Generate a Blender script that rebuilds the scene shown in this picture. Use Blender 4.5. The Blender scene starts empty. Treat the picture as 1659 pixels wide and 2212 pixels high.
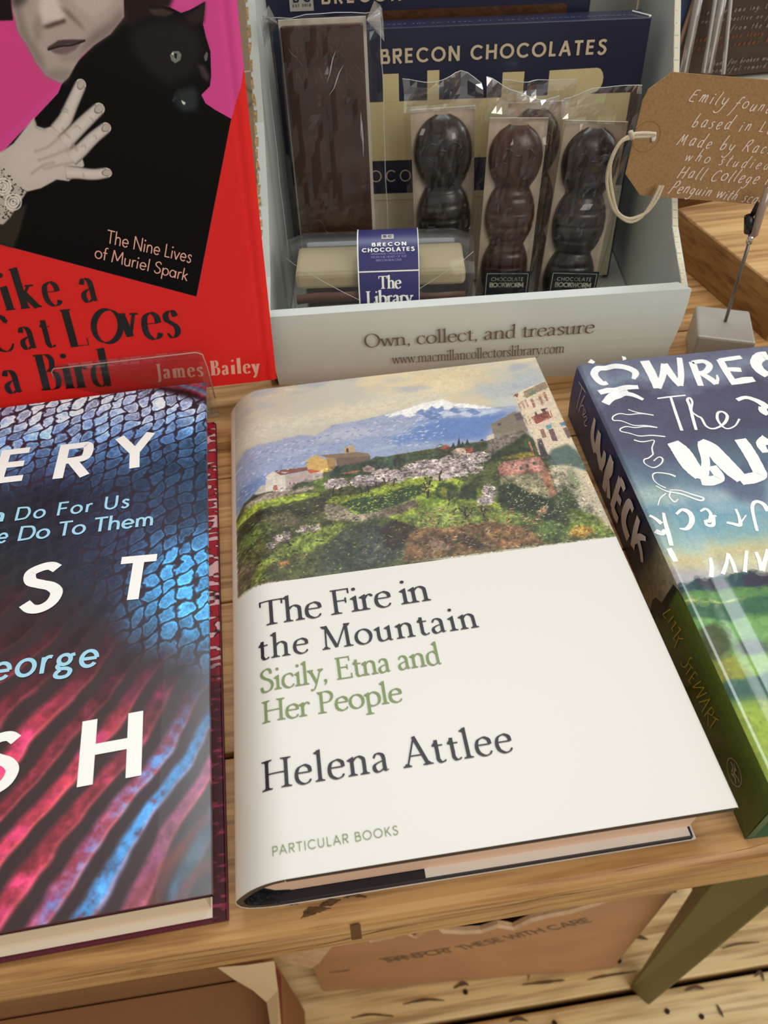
import bpy, math, random
import numpy as np
from mathutils import Vector, Matrix
random.seed(7); RNG = np.random.RandomState(11)
SC = bpy.context.scene
COL = SC.collection

# ------------------------------------------------------------------ camera
FPX = 1660.0; CX, CY = 829.5, 1106.0            # focal length and centre in pixels of the 1659x2212 frame
CYAW, CPITCH, CROLL = 0.101155, 0.836415, 0.051406
CPOS = np.array([0.038908, -0.072945, 0.254980]) # 25 cm above the table top (z = 0)
_f = np.array([math.sin(CYAW)*math.cos(CPITCH), math.cos(CYAW)*math.cos(CPITCH), -math.sin(CPITCH)])
_r = np.array([math.cos(CYAW), -math.sin(CYAW), 0.0]); _d = np.cross(_f, _r)
_r2 = _r*math.cos(CROLL)+_d*math.sin(CROLL); _d2 = -_r*math.sin(CROLL)+_d*math.cos(CROLL)
RWC = np.array([_r2, _d2, _f])
cam = bpy.data.cameras.new('camera'); camo = bpy.data.objects.new('camera', cam); COL.objects.link(camo)
cam.sensor_fit = 'VERTICAL'; cam.sensor_height = 9.141; cam.sensor_width = 9.141
cam.lens = FPX/2212*9.141
M4 = Matrix(((_r2[0], -_d2[0], -_f[0], CPOS[0]), (_r2[1], -_d2[1], -_f[1], CPOS[1]), (_r2[2], -_d2[2], -_f[2], CPOS[2]), (0, 0, 0, 1)))
camo.matrix_world = M4
cam.clip_start = 0.01; cam.clip_end = 50
cam.dof.use_dof = True; cam.dof.focus_distance = 0.30; cam.dof.aperture_fstop = 4.8
SC.camera = camo

# ------------------------------------------------------------------ light
w = bpy.data.worlds.new('world'); SC.world = w; w.use_nodes = True
nt = w.node_tree; bg = nt.nodes['Background']
tc = nt.nodes.new('ShaderNodeTexCoord'); sep = nt.nodes.new('ShaderNodeSeparateXYZ'); mr = nt.nodes.new('ShaderNodeMapRange'); cr = nt.nodes.new('ShaderNodeValToRGB')
nt.links.new(tc.outputs['Generated'], sep.inputs[0]); nt.links.new(sep.outputs['Z'], mr.inputs[0])
mr.inputs[1].default_value = -1; mr.inputs[2].default_value = 1
nt.links.new(mr.outputs[0], cr.inputs[0]); nt.links.new(cr.outputs[0], bg.inputs[0])
cr.color_ramp.elements[0].color = (0.31, 0.24, 0.18, 1); cr.color_ramp.elements[0].position = 0.3
cr.color_ramp.elements[1].color = (0.72, 0.68, 0.62, 1); cr.color_ramp.elements[1].position = 0.62
bg.inputs[1].default_value = 0.64
def area(name, loc, tgt, sx, sy, power, color):
    l = bpy.data.lights.new(name, 'AREA'); l.shape = 'RECTANGLE'; l.size = sx; l.size_y = sy; l.energy = power; l.color = color
    o = bpy.data.objects.new(name, l); COL.objects.link(o); o.location = loc
    o.rotation_euler = (Vector(tgt)-Vector(loc)).to_track_quat('-Z', 'Y').to_euler(); return o
area('skylight', (0.25, 1.0, 2.3), (0.15, 0.15, 0), 1.4, 0.8, 27, (0.88, 0.95, 1.0))
area('side_window_light', (2.0, 0.45, 1.1), (0.15, 0.15, 0), 1.2, 1.0, 12, (0.94, 0.97, 1.0))
area('shopfront_light', (0.9, -1.3, 1.3), (0.1, 0.1, 0), 1.2, 1.0, 15, (1.0, 0.93, 0.84))
SC.view_settings.view_transform = 'Standard'; SC.view_settings.look = 'None'; SC.view_settings.gamma = 1
SC.view_settings.exposure = 0.0; SC.view_settings.use_curve_mapping = False
try:
    SC.cycles.max_bounces = 8; SC.cycles.transparent_max_bounces = 24; SC.cycles.caustics_reflective = False
except Exception: pass

# ------------------------------------------------------------------ pixel <-> place helpers (where a point seen in the photograph lies on a known plane)
def ray(pt): return np.array([(pt[0]-CX)/FPX, (pt[1]-CY)/FPX, 1.0])@RWC
def on_z(pt, z=0.0): d = ray(pt); return CPOS+d*((z-CPOS[2])/d[2])
def on_plane(pt, o, n): d = ray(pt); return CPOS+d*(((np.asarray(o)-CPOS)@n)/(d@n))
def to_px(P):
    q = (np.atleast_2d(P)-CPOS)@RWC.T
    return q[:, :2]/q[:, 2:]*FPX+np.array([CX, CY])

class Frame:                                   # a flat face: origin, two in-plane axes, normal
    def __init__(s, o, ex, ey):
        s.o = np.array(o, float); s.ex = np.array(ex, float)/np.linalg.norm(ex); ey = np.array(ey, float)
        ey = ey-s.ex*(ey@s.ex); s.ey = ey/np.linalg.norm(ey); s.n = np.cross(s.ex, s.ey)
        s.bend = None
    def uv(s, pt): q = on_plane(pt, s.o, s.n)-s.o; return np.array([q@s.ex, q@s.ey])
    def uvs(s, pts): return np.array([s.uv(p) for p in pts])
    def at(s, u, v, off=0.0):
        if s.bend is not None: off = off+s.bend(u)
        return s.o+s.ex*u+s.ey*v+s.n*off

# ------------------------------------------------------------------ materials
def srgb(c):
    return tuple(((x/255.0)/12.92 if x/255.0 <= 0.04045 else ((x/255.0+0.055)/1.055)**2.4) for x in c)
MATS = {}
def mat(name, color=(200, 200, 200), rough=0.5, metal=0.0, spec=0.5, coat=0.0, var=0.0, vscale=30.0, bump=0.0, bscale=200.0, sub=0.0, emit=None, stretch=None):
    if name in MATS: return MATS[name]
    m = bpy.data.materials.new(name); m.use_nodes = True; MATS[name] = m
    t = m.node_tree; b = t.nodes['Principled BSDF']
    c = srgb(color)
    b.inputs['Base Color'].default_value = (*c, 1); b.inputs['Roughness'].default_value = rough
    b.inputs['Metallic'].default_value = metal; b.inputs['Specular IOR Level'].default_value = spec
    b.inputs['Coat Weight'].default_value = coat; b.inputs['Coat Roughness'].default_value = 0.06
    if var > 0 or bump > 0:
        tcn = t.nodes.new('ShaderNodeTexCoord'); mp = t.nodes.new('ShaderNodeMapping'); t.links.new(tcn.outputs['Object'], mp.inputs[0])
        if stretch: mp.inputs['Scale'].default_value = stretch
    if var > 0:
        n = t.nodes.new('ShaderNodeTexNoise'); n.inputs['Scale'].default_value = vscale; n.inputs['Detail'].default_value = 5
        t.links.new(mp.outputs[0], n.inputs['Vector'])
        r = t.nodes.new('ShaderNodeValToRGB'); t.links.new(n.outputs[0], r.inputs[0]); t.links.new(r.outputs[0], b.inputs['Base Color'])
        r.color_ramp.elements[0].position = 0.3; r.color_ramp.elements[1].position = 0.7
        r.color_ramp.elements[0].color = (*[max(0, x*(1-var)) for x in c], 1); r.color_ramp.elements[1].color = (*[min(1, x*(1+var)) for x in c], 1)
    if bump > 0:
        n = t.nodes.new('ShaderNodeTexNoise'); n.inputs['Scale'].default_value = bscale; n.inputs['Detail'].default_value = 4
        t.links.new(mp.outputs[0], n.inputs['Vector'])
        bp = t.nodes.new('ShaderNodeBump'); bp.inputs['Strength'].default_value = bump; bp.inputs['Distance'].default_value = 0.001
        t.links.new(n.outputs[0], bp.inputs['Height']); t.links.new(bp.outputs[0], b.inputs['Normal'])
    return m

def wood(name, light, mid, dark, across=90.0, knots=0.5, rough=0.45, along='X', cracks=0.0):
    """long grain along one axis, rings, dark veins and knots"""
    if name in MATS: return MATS[name]
    m = bpy.data.materials.new(name); m.use_nodes = True; MATS[name] = m; t = m.node_tree; N = t.nodes; K = t.links
    b = N['Principled BSDF']; b.inputs['Roughness'].default_value = rough; b.inputs['Specular IOR Level'].default_value = 0.35
    tcn = N.new('ShaderNodeTexCoord'); mp = N.new('ShaderNodeMapping'); K.new(tcn.outputs['Object'], mp.inputs[0])
    oi = N.new('ShaderNodeObjectInfo'); ad = N.new('ShaderNodeVectorMath'); ad.operation = 'ADD'
    mul = N.new('ShaderNodeMath'); mul.operation = 'MULTIPLY'; mul.inputs[1].default_value = 7.3; K.new(oi.outputs['Random'], mul.inputs[0])
    K.new(mp.outputs[0], ad.inputs[0]); K.new(mul.outputs[0], ad.inputs[1])
    mp2 = N.new('ShaderNodeMapping'); K.new(ad.outputs[0], mp2.inputs[0])
    mp2.inputs['Scale'].default_value = (0.06, 1, 1) if along == 'X' else (1, 0.06, 1)
    n1 = N.new('ShaderNodeTexNoise'); n1.inputs['Scale'].default_value = across; n1.inputs['Detail'].default_value = 7; n1.inputs['Distortion'].default_value = 0.6
    K.new(mp2.outputs[0], n1.inputs['Vector'])
    n2 = N.new('ShaderNodeTexNoise'); n2.inputs['Scale'].default_value = across*5; n2.inputs['Detail'].default_value = 4; K.new(mp2.outputs[0], n2.inputs['Vector'])
    n3 = N.new('ShaderNodeTexNoise'); n3.inputs['Scale'].default_value = across*0.3; n3.inputs['Detail'].default_value = 3; K.new(ad.outputs[0], n3.inputs['Vector'])
    r = N.new('ShaderNodeValToRGB'); K.new(n1.outputs[0], r.inputs[0]); e = r.color_ramp.elements
    e[0].position = 0.28; e[0].color = (*srgb(dark), 1); e[1].position = 0.62; e[1].color = (*srgb(light), 1)
    x = e.new(0.42); x.color = (*srgb(mid), 1)
    x = e.new(0.5); x.color = (*[0.5*(p+q) for p, q in zip(srgb(mid), srgb(light))], 1)
    x = e.new(0.54); x.color = (*srgb(mid), 1)
    r3 = N.new('ShaderNodeValToRGB'); K.new(n2.outputs[0], r3.inputs[0]); r3.color_ramp.elements[0].position = 0.34; r3.color_ramp.elements[0].color = (0.46, 0.36, 0.28, 1); r3.color_ramp.elements[1].position = 0.55; r3.color_ramp.elements[1].color = (1, 1, 1, 1)
    mx = N.new('ShaderNodeMixRGB'); mx.blend_type = 'MULTIPLY'; mx.inputs[0].default_value = 0.8; K.new(r.outputs[0], mx.inputs[1]); K.new(r3.outputs[0], mx.inputs[2])
    r4 = N.new('ShaderNodeValToRGB'); K.new(n3.outputs[0], r4.inputs[0]); r4.color_ramp.elements[0].position = 0.22; r4.color_ramp.elements[0].color = (0.25, 0.17, 0.1, 1); r4.color_ramp.elements[1].position = 0.34; r4.color_ramp.elements[1].color = (1, 1, 1, 1)
    mx2 = N.new('ShaderNodeMixRGB'); mx2.blend_type = 'MULTIPLY'; mx2.inputs[0].default_value = knots; K.new(mx.outputs[0], mx2.inputs[1]); K.new(r4.outputs[0], mx2.inputs[2])
    K.new(mx2.outputs[0], b.inputs['Base Color'])
    bp = N.new('ShaderNodeBump'); bp.inputs['Strength'].default_value = 0.35; bp.inputs['Distance'].default_value = 0.0008; K.new(n1.outputs[0], bp.inputs['Height']); K.new(bp.outputs[0], b.inputs['Normal'])
    return m

def clear(name, tint=(1, 1, 1), refl=0.25, rough=0.04, haze=0.0):
    """thin clear film or acrylic: transparent body with a fresnel sheen"""
    if name in MATS: return MATS[name]
    m = bpy.data.materials.new(name); m.use_nodes = True; MATS[name] = m; t = m.node_tree; N = t.nodes; K = t.links
    for n in list(N): N.remove(n)
    o = N.new('ShaderNodeOutputMaterial'); tr = N.new('ShaderNodeBsdfTransparent'); gl = N.new('ShaderNodeBsdfGlossy'); df = N.new('ShaderNodeBsdfDiffuse')
    tr.inputs[0].default_value = (*tint, 1); gl.inputs['Roughness'].default_value = rough; df.inputs[0].default_value = (0.8, 0.8, 0.8, 1)
    fr = N.new('ShaderNodeFresnel'); fr.inputs[0].default_value = 1.5
    ma = N.new('ShaderNodeMath'); ma.operation = 'ADD'; ma.use_clamp = True; ma.inputs[1].default_value = refl; K.new(fr.outputs[0], ma.inputs[0])
    ma2 = N.new('ShaderNodeMath'); ma2.operation = 'MINIMUM'; ma2.inputs[1].default_value = 0.55; K.new(ma.outputs[0], ma2.inputs[0])
    m0 = N.new('ShaderNodeMixShader'); m0.inputs[0].default_value = haze; K.new(tr.outputs[0], m0.inputs[1]); K.new(df.outputs[0], m0.inputs[2])
    mx = N.new('ShaderNodeMixShader'); K.new(ma2.outputs[0], mx.inputs[0]); K.new(m0.outputs[0], mx.inputs[1]); K.new(gl.outputs[0], mx.inputs[2])
    K.new(mx.outputs[0], o.inputs[0]); return m

def img_mat(name, canvas, rough=0.4, coat=0.0, bump=0.0, spec=0.5):
    H, W = canvas.shape[:2]
    im = bpy.data.images.new(name+'_print', W, H); a = np.ones((H, W, 4), np.float32); a[..., :3] = np.clip(canvas, 0, 1)[::-1]
    im.pixels.foreach_set(a.ravel()); im.pack()
    m = bpy.data.materials.new(name); m.use_nodes = True; t = m.node_tree; b = t.nodes['Principled BSDF']
    ti = t.nodes.new('ShaderNodeTexImage'); ti.image = im; ti.extension = 'EXTEND'; t.links.new(ti.outputs[0], b.inputs['Base Color'])
    b.inputs['Roughness'].default_value = rough; b.inputs['Coat Weight'].default_value = coat; b.inputs['Coat Roughness'].default_value = 0.08; b.inputs['Specular IOR Level'].default_value = spec
    if bump > 0:
        n = t.nodes.new('ShaderNodeTexNoise'); n.inputs['Scale'].default_value = 900; tcn = t.nodes.new('ShaderNodeTexCoord'); t.links.new(tcn.outputs['Object'], n.inputs['Vector'])
        bp = t.nodes.new('ShaderNodeBump'); bp.inputs['Strength'].default_value = bump; bp.inputs['Distance'].default_value = 0.0005; t.links.new(n.outputs[0], bp.inputs['Height']); t.links.new(bp.outputs[0], b.inputs['Normal'])
    MATS[name] = m; return m

# ------------------------------------------------------------------ mesh helpers: every mesh is given in world metres and stored in its thing's frame
class MB:
    def __init__(s): s.v = []; s.f = []; s.uv = []
    def add(s, verts, faces, uvs=None):
        k = len(s.v); s.v.extend([tuple(map(float, p)) for p in verts]); s.f.extend([tuple(i+k for i in f) for f in faces])
        if uvs is not None: s.uv.extend(uvs)
        return s
    def box(s, x0, x1, y0, y1, z0, z1, fr=None):
        P = [(x, y, z) for z in (z0, z1) for y in (y0, y1) for x in (x0, x1)]
        if fr is not None: P = [fr.o+fr.ex*p[0]+fr.ey*p[1]+fr.n*p[2] for p in P]
        return s.add(P, [(0, 2, 3, 1), (4, 5, 7, 6), (0, 1, 5, 4), (2, 6, 7, 3), (0, 4, 6, 2), (1, 3, 7, 5)])
    def prism(s, poly, fr, z0, z1):            # polygon in the frame's plane, given thickness
        n = len(poly); P = [fr.o+fr.ex*p[0]+fr.ey*p[1]+fr.n*z for z in (z0, z1) for p in poly]
        F = [tuple(range(n-1, -1, -1)), tuple(range(n, 2*n))]+[(i, (i+1) % n, n+(i+1) % n, n+i) for i in range(n)]
        return s.add(P, F)
    def tube(s, pts, r, k=8, cap=True):
        pts = [np.array(p, float) for p in pts]; n = len(pts); rs = r if hasattr(r, '__len__') else [r]*n
        V = []; up = None
        for i, p in enumerate(pts):
            t = pts[min(i+1, n-1)]-pts[max(i-1, 0)]; t = t/(np.linalg.norm(t)+1e-12)
            if up is None: up = np.cross(t, [0, 0, 1.0]) if abs(t[2]) < 0.9 else np.cross(t, [1.0, 0, 0])
            up = up-t*(up@t); up /= np.linalg.norm(up)+1e-12; w2 = np.cross(t, up)
            for j in range(k):
                a = 2*math.pi*j/k; V.append(p+rs[i]*(math.cos(a)*up+math.sin(a)*w2))
        F = [(i*k+j, i*k+(j+1) % k, (i+1)*k+(j+1) % k, (i+1)*k+j) for i in range(n-1) for j in range(k)]
        if cap: F += [tuple(range(k-1, -1, -1)), tuple(range((n-1)*k, n*k))]
        return s.add(V, F)
    def grid(s, fn, nu, nv, uvfn=None, flip=False):   # fn(a,b) a,b in 0..1 -> point
        V = [fn(i/nu, j/nv) for j in range(nv+1) for i in range(nu+1)]
        F = []
        for j in range(nv):
            for i in range(nu):
                q = (j*(nu+1)+i, j*(nu+1)+i+1, (j+1)*(nu+1)+i+1, (j+1)*(nu+1)+i)
                F.append(q[::-1] if flip else q)
        U = None
        if uvfn: U = [uvfn(i/nu, j/nv) for j in range(nv+1) for i in range(nu+1)]
        return s.add(V, F, U)
def thing(name, label, cat, loc=(0, 0, 0), rz=0.0, group=None):
    o = bpy.data.objects.new(name, None); COL.objects.link(o); o.location = loc; o.rotation_euler = (0, 0, rz); o.empty_display_size = 0.02
    o['label'] = label; o['category'] = cat
    if group: o['group'] = group
    return o
def wm(o):
    if o is None: return Matrix.Identity(4)
    L = Matrix.LocRotScale(o.location, o.rotation_euler, o.scale)
    return wm(o.parent)@L
def part(name, mb, m, parent=None, smooth=False, bevel=0.0, label=None, sub=0):
    inv = np.array(wm(parent).inverted())
    V = np.array(mb.v, float).reshape(-1, 3); V = V@inv[:3, :3].T+inv[:3, 3]
    me = bpy.data.meshes.new(name); me.from_pydata(V.tolist(), [], mb.f); me.materials.append(m)
    if mb.uv and len(mb.uv) == len(mb.v):
        ul = me.uv_layers.new(name='UVMap'); li = np.zeros(len(me.loops), np.int32); me.loops.foreach_get('vertex_index', li)
        ul.data.foreach_set('uv', np.array(mb.uv, np.float32)[li].ravel())
    if smooth: me.polygons.foreach_set('use_smooth', [True]*len(me.polygons))
    me.update(); o = bpy.data.objects.new(name, me); COL.objects.link(o)
    if parent is not None: o.parent = parent
    if bevel > 0:
        bv = o.modifiers.new('bevel', 'BEVEL'); bv.width = bevel; bv.segments = 2; bv.limit_method = 'ANGLE'
    if sub: s_ = o.modifiers.new('sub', 'SUBSURF'); s_.levels = sub; s_.render_levels = sub
    if label: o['label'] = label
    return o
def struct(o): o['kind'] = 'structure'; return o
def tagm(o, label, cat, group=None):
    o['label'] = label; o['category'] = cat
    if group: o['group'] = group
    return o

# ------------------------------------------------------------------ lettering: pen-stroke letterforms
def cat_rom(P, n=7):
    P = np.array(P, float); Q = np.vstack([2*P[0]-P[1], P, 2*P[-1]-P[-2]]); out = []
    for i in range(1, len(Q)-2):
        p0, p1, p2, p3 = Q[i-1:i+3]
        for k in range(n):
            t = k/n; out.append(0.5*((2*p1)+(-p0+p2)*t+(2*p0-5*p1+4*p2-p3)*t*t+(-p0+3*p1-3*p2+p3)*t**3))
    out.append(Q[-2]); return np.array(out)
G = {  # humanist serif skeletons: L line, l thin line, S curve, s thin curve, A arc, F foot serif, G top serif, K flag, V arm tick, D dot
'a': (.5, 'S .07 .48 .13 .6 .22 .62 .32 .56 .35 .42 .35 .14 .38 .03 .46 .05;S .35 .37 .2 .32 .08 .24 .06 .12 .12 .02 .22 .02 .35 .12'),
'b': (.6, 'L .12 1.06 .12 .03;S .12 .45 .22 .59 .34 .62 .48 .52 .53 .31 .48 .1 .34 0 .22 .0 .12 .06;K .12 1.06'),
'c': (.5, 'S .44 .5 .38 .6 .28 .62 .13 .55 .06 .36 .08 .16 .18 .03 .3 0 .4 .04 .46 .13;D .43 .5 .035'),
'd': (.6, 'S .44 .5 .34 .61 .26 .62 .11 .53 .06 .3 .1 .09 .24 0 .34 .03 .44 .12;L .44 1.06 .44 .06;K .44 1.06;s .44 .06 .48 .01 .55 .04'),
'e': (.51, 'l .08 .375 .45 .375;S .45 .375 .43 .53 .34 .61 .26 .62 .12 .54 .06 .34 .09 .13 .2 .02 .3 0 .4 .04 .46 .13'),
'f': (.33, 'S .4 .98 .34 1.06 .24 1.04 .17 .9 .16 .7 .16 0;l .03 .59 .32 .59;F .16 0 .27;D .4 .98 .04'),
'g': (.52, 'A .23 .43 .17 .19 0 360;S .1 .28 .06 .18 .12 .1 .34 .08 .46 .0 .42 -.2 .2 -.27 .06 -.2 .08 -.04 .18 .08;l .36 .55 .5 .62'),
'h': (.6, 'L .12 1.06 .12 0;K .12 1.06;S .12 .44 .22 .58 .33 .62 .44 .54 .46 .4 .46 0;F .12 0 .25;F .46 0 .24'),
'i': (.27, 'L .13 .6 .13 0;K .13 .62;D .13 .92 .062;F .13 0 .25'),
'k': (.58, 'L .12 1.06 .12 0;K .12 1.06;l .12 .28 .42 .6;L .22 .38 .5 0;F .12 0 .25;F .5 0 .22;G .42 .61 .2'),
'l': (.27, 'L .13 1.06 .13 0;K .13 1.06;F .13 0 .25'),
'm': (.9, 'L .12 .6 .12 0;K .12 .62;S .12 .44 .2 .58 .31 .62 .42 .54 .44 .4 .44 0;S .44 .44 .52 .58 .63 .62 .74 .54 .76 .4 .76 0;F .12 0 .23;F .44 0 .22;F .76 0 .22'),
'n': (.6, 'L .12 .6 .12 0;K .12 .62;S .12 .44 .22 .58 .33 .62 .44 .54 .46 .4 .46 0;F .12 0 .24;F .46 0 .24'),
'o': (.58, 'A .29 .31 .235 .315 0 360'),
'p': (.6, 'L .13 .6 .13 -.36;K .13 .62;S .13 .45 .23 .59 .35 .62 .49 .52 .54 .31 .49 .1 .35 0 .23 .0 .13 .08;F .13 -.37 .27'),
'r': (.41, 'L .12 .6 .12 0;K .12 .62;S .12 .42 .19 .55 .28 .61 .36 .58;D .35 .56 .045;F .12 0 .27'),
's': (.42, 'S .35 .49 .3 .6 .2 .62 .09 .54 .1 .42 .21 .34 .33 .24 .34 .1 .23 0 .13 .01 .06 .11'),
't': (.37, 'S .16 .78 .16 .3 .16 .12 .22 .02 .31 .02 .37 .07;l .04 .59 .34 .59;l .04 .59 .16 .74'),
'u': (.6, 'S .12 .6 .12 .2 .16 .05 .25 .01 .36 .05 .45 .15;L .45 .6 .45 .03;K .12 .62;K .45 .62;s .45 .05 .48 .01 .55 .02'),
'v': (.5, 'L .06 .6 .25 .01;l .25 .01 .44 .6;G .06 .61 .22;G .44 .61 .19'),
'w': (.76, 'L .06 .6 .22 .01;l .22 .01 .38 .6;L .38 .6 .54 .01;l .54 .01 .7 .6;G .06 .61 .2;G .38 .61 .16;G .7 .61 .18'),
'y': (.5, 'L .06 .6 .27 .01;s .45 .6 .27 .0 .18 -.24 .08 -.32;G .06 .61 .22;G .45 .61 .19;D .07 -.29 .045'),
'A': (.74, 'l .08 0 .37 1;L .36 1.02 .67 0;l .18 .36 .56 .36;F .08 0 .22;F .67 0 .27'),
'B': (.64, 'L .14 1 .14 0;S .14 .98 .36 .98 .48 .86 .45 .64 .3 .53 .14 .53;S .3 .53 .52 .46 .57 .26 .48 .06 .3 .01 .14 .02;G .1 1 .2;F .1 0 .2'),
'C': (.74, 'S .66 .8 .56 .95 .4 1.01 .17 .88 .07 .5 .17 .12 .4 -.01 .58 .04 .7 .2;V .66 .86'),
'E': (.64, 'L .14 1 .14 0;l .02 .98 .55 .98;l .14 .52 .45 .52;l .02 .02 .59 .02;V .55 .9;V .59 .1;V .45 .52'),
'F': (.58, 'L .14 1 .14 0;l .02 .98 .54 .98;l .14 .52 .44 .52;V .54 .9;V .44 .52;F .14 0 .3'),
'H': (.84, 'L .14 1 .14 0;L .69 1 .69 0;l .14 .52 .69 .52;F .14 0 .28;F .69 0 .28;G .14 1 .28;G .69 1 .28'),
'J': (.32, 'S .2 1 .2 .2 .17 -.1 .08 -.2 .0 -.16;G .2 1 .26'),
'K': (.72, 'L .14 1 .14 0;l .14 .4 .58 1;L .28 .56 .66 0;F .14 0 .28;G .14 1 .28;F .66 0 .24;G .58 1 .22'),
'L': (.6, 'L .14 1 .14 0;l .02 .02 .57 .02;V .57 .1;G .14 1 .28'),
'M': (.96, 'l .15 .98 .12 0;L .14 1 .46 .04;l .46 .04 .8 1;L .8 1 .83 0;F .12 0 .23;F .83 0 .28;G .1 1 .18;G .84 1 .18'),
'O': (.86, 'A .43 .5 .37 .51 0 360'),
'P': (.6, 'L .14 1 .14 0;S .14 .98 .34 .99 .49 .9 .53 .72 .45 .54 .3 .48 .14 .49;F .14 0 .29;G .1 1 .18'),
'R': (.7, 'L .14 1 .14 0;S .14 .98 .34 .99 .48 .9 .5 .74 .43 .57 .3 .51 .14 .51;L .32 .51 .64 0;F .14 0 .28;F .65 0 .2;G .1 1 .18'),
'S': (.58, 'S .46 .78 .42 .95 .29 1.01 .13 .92 .1 .76 .22 .6 .41 .46 .5 .28 .44 .07 .28 -.01 .13 .04 .08 .22'),
'T': (.72, 'L .36 .98 .36 0;l .04 .98 .68 .98;V .04 .9;V .68 .9;F .36 0 .3'),
',': (.26, 'D .11 .05 .062;s .14 .05 .13 -.04 .06 -.14'), '.': (.24, 'D .11 .05 .06'), ' ': (.26, ''),
}
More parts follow.
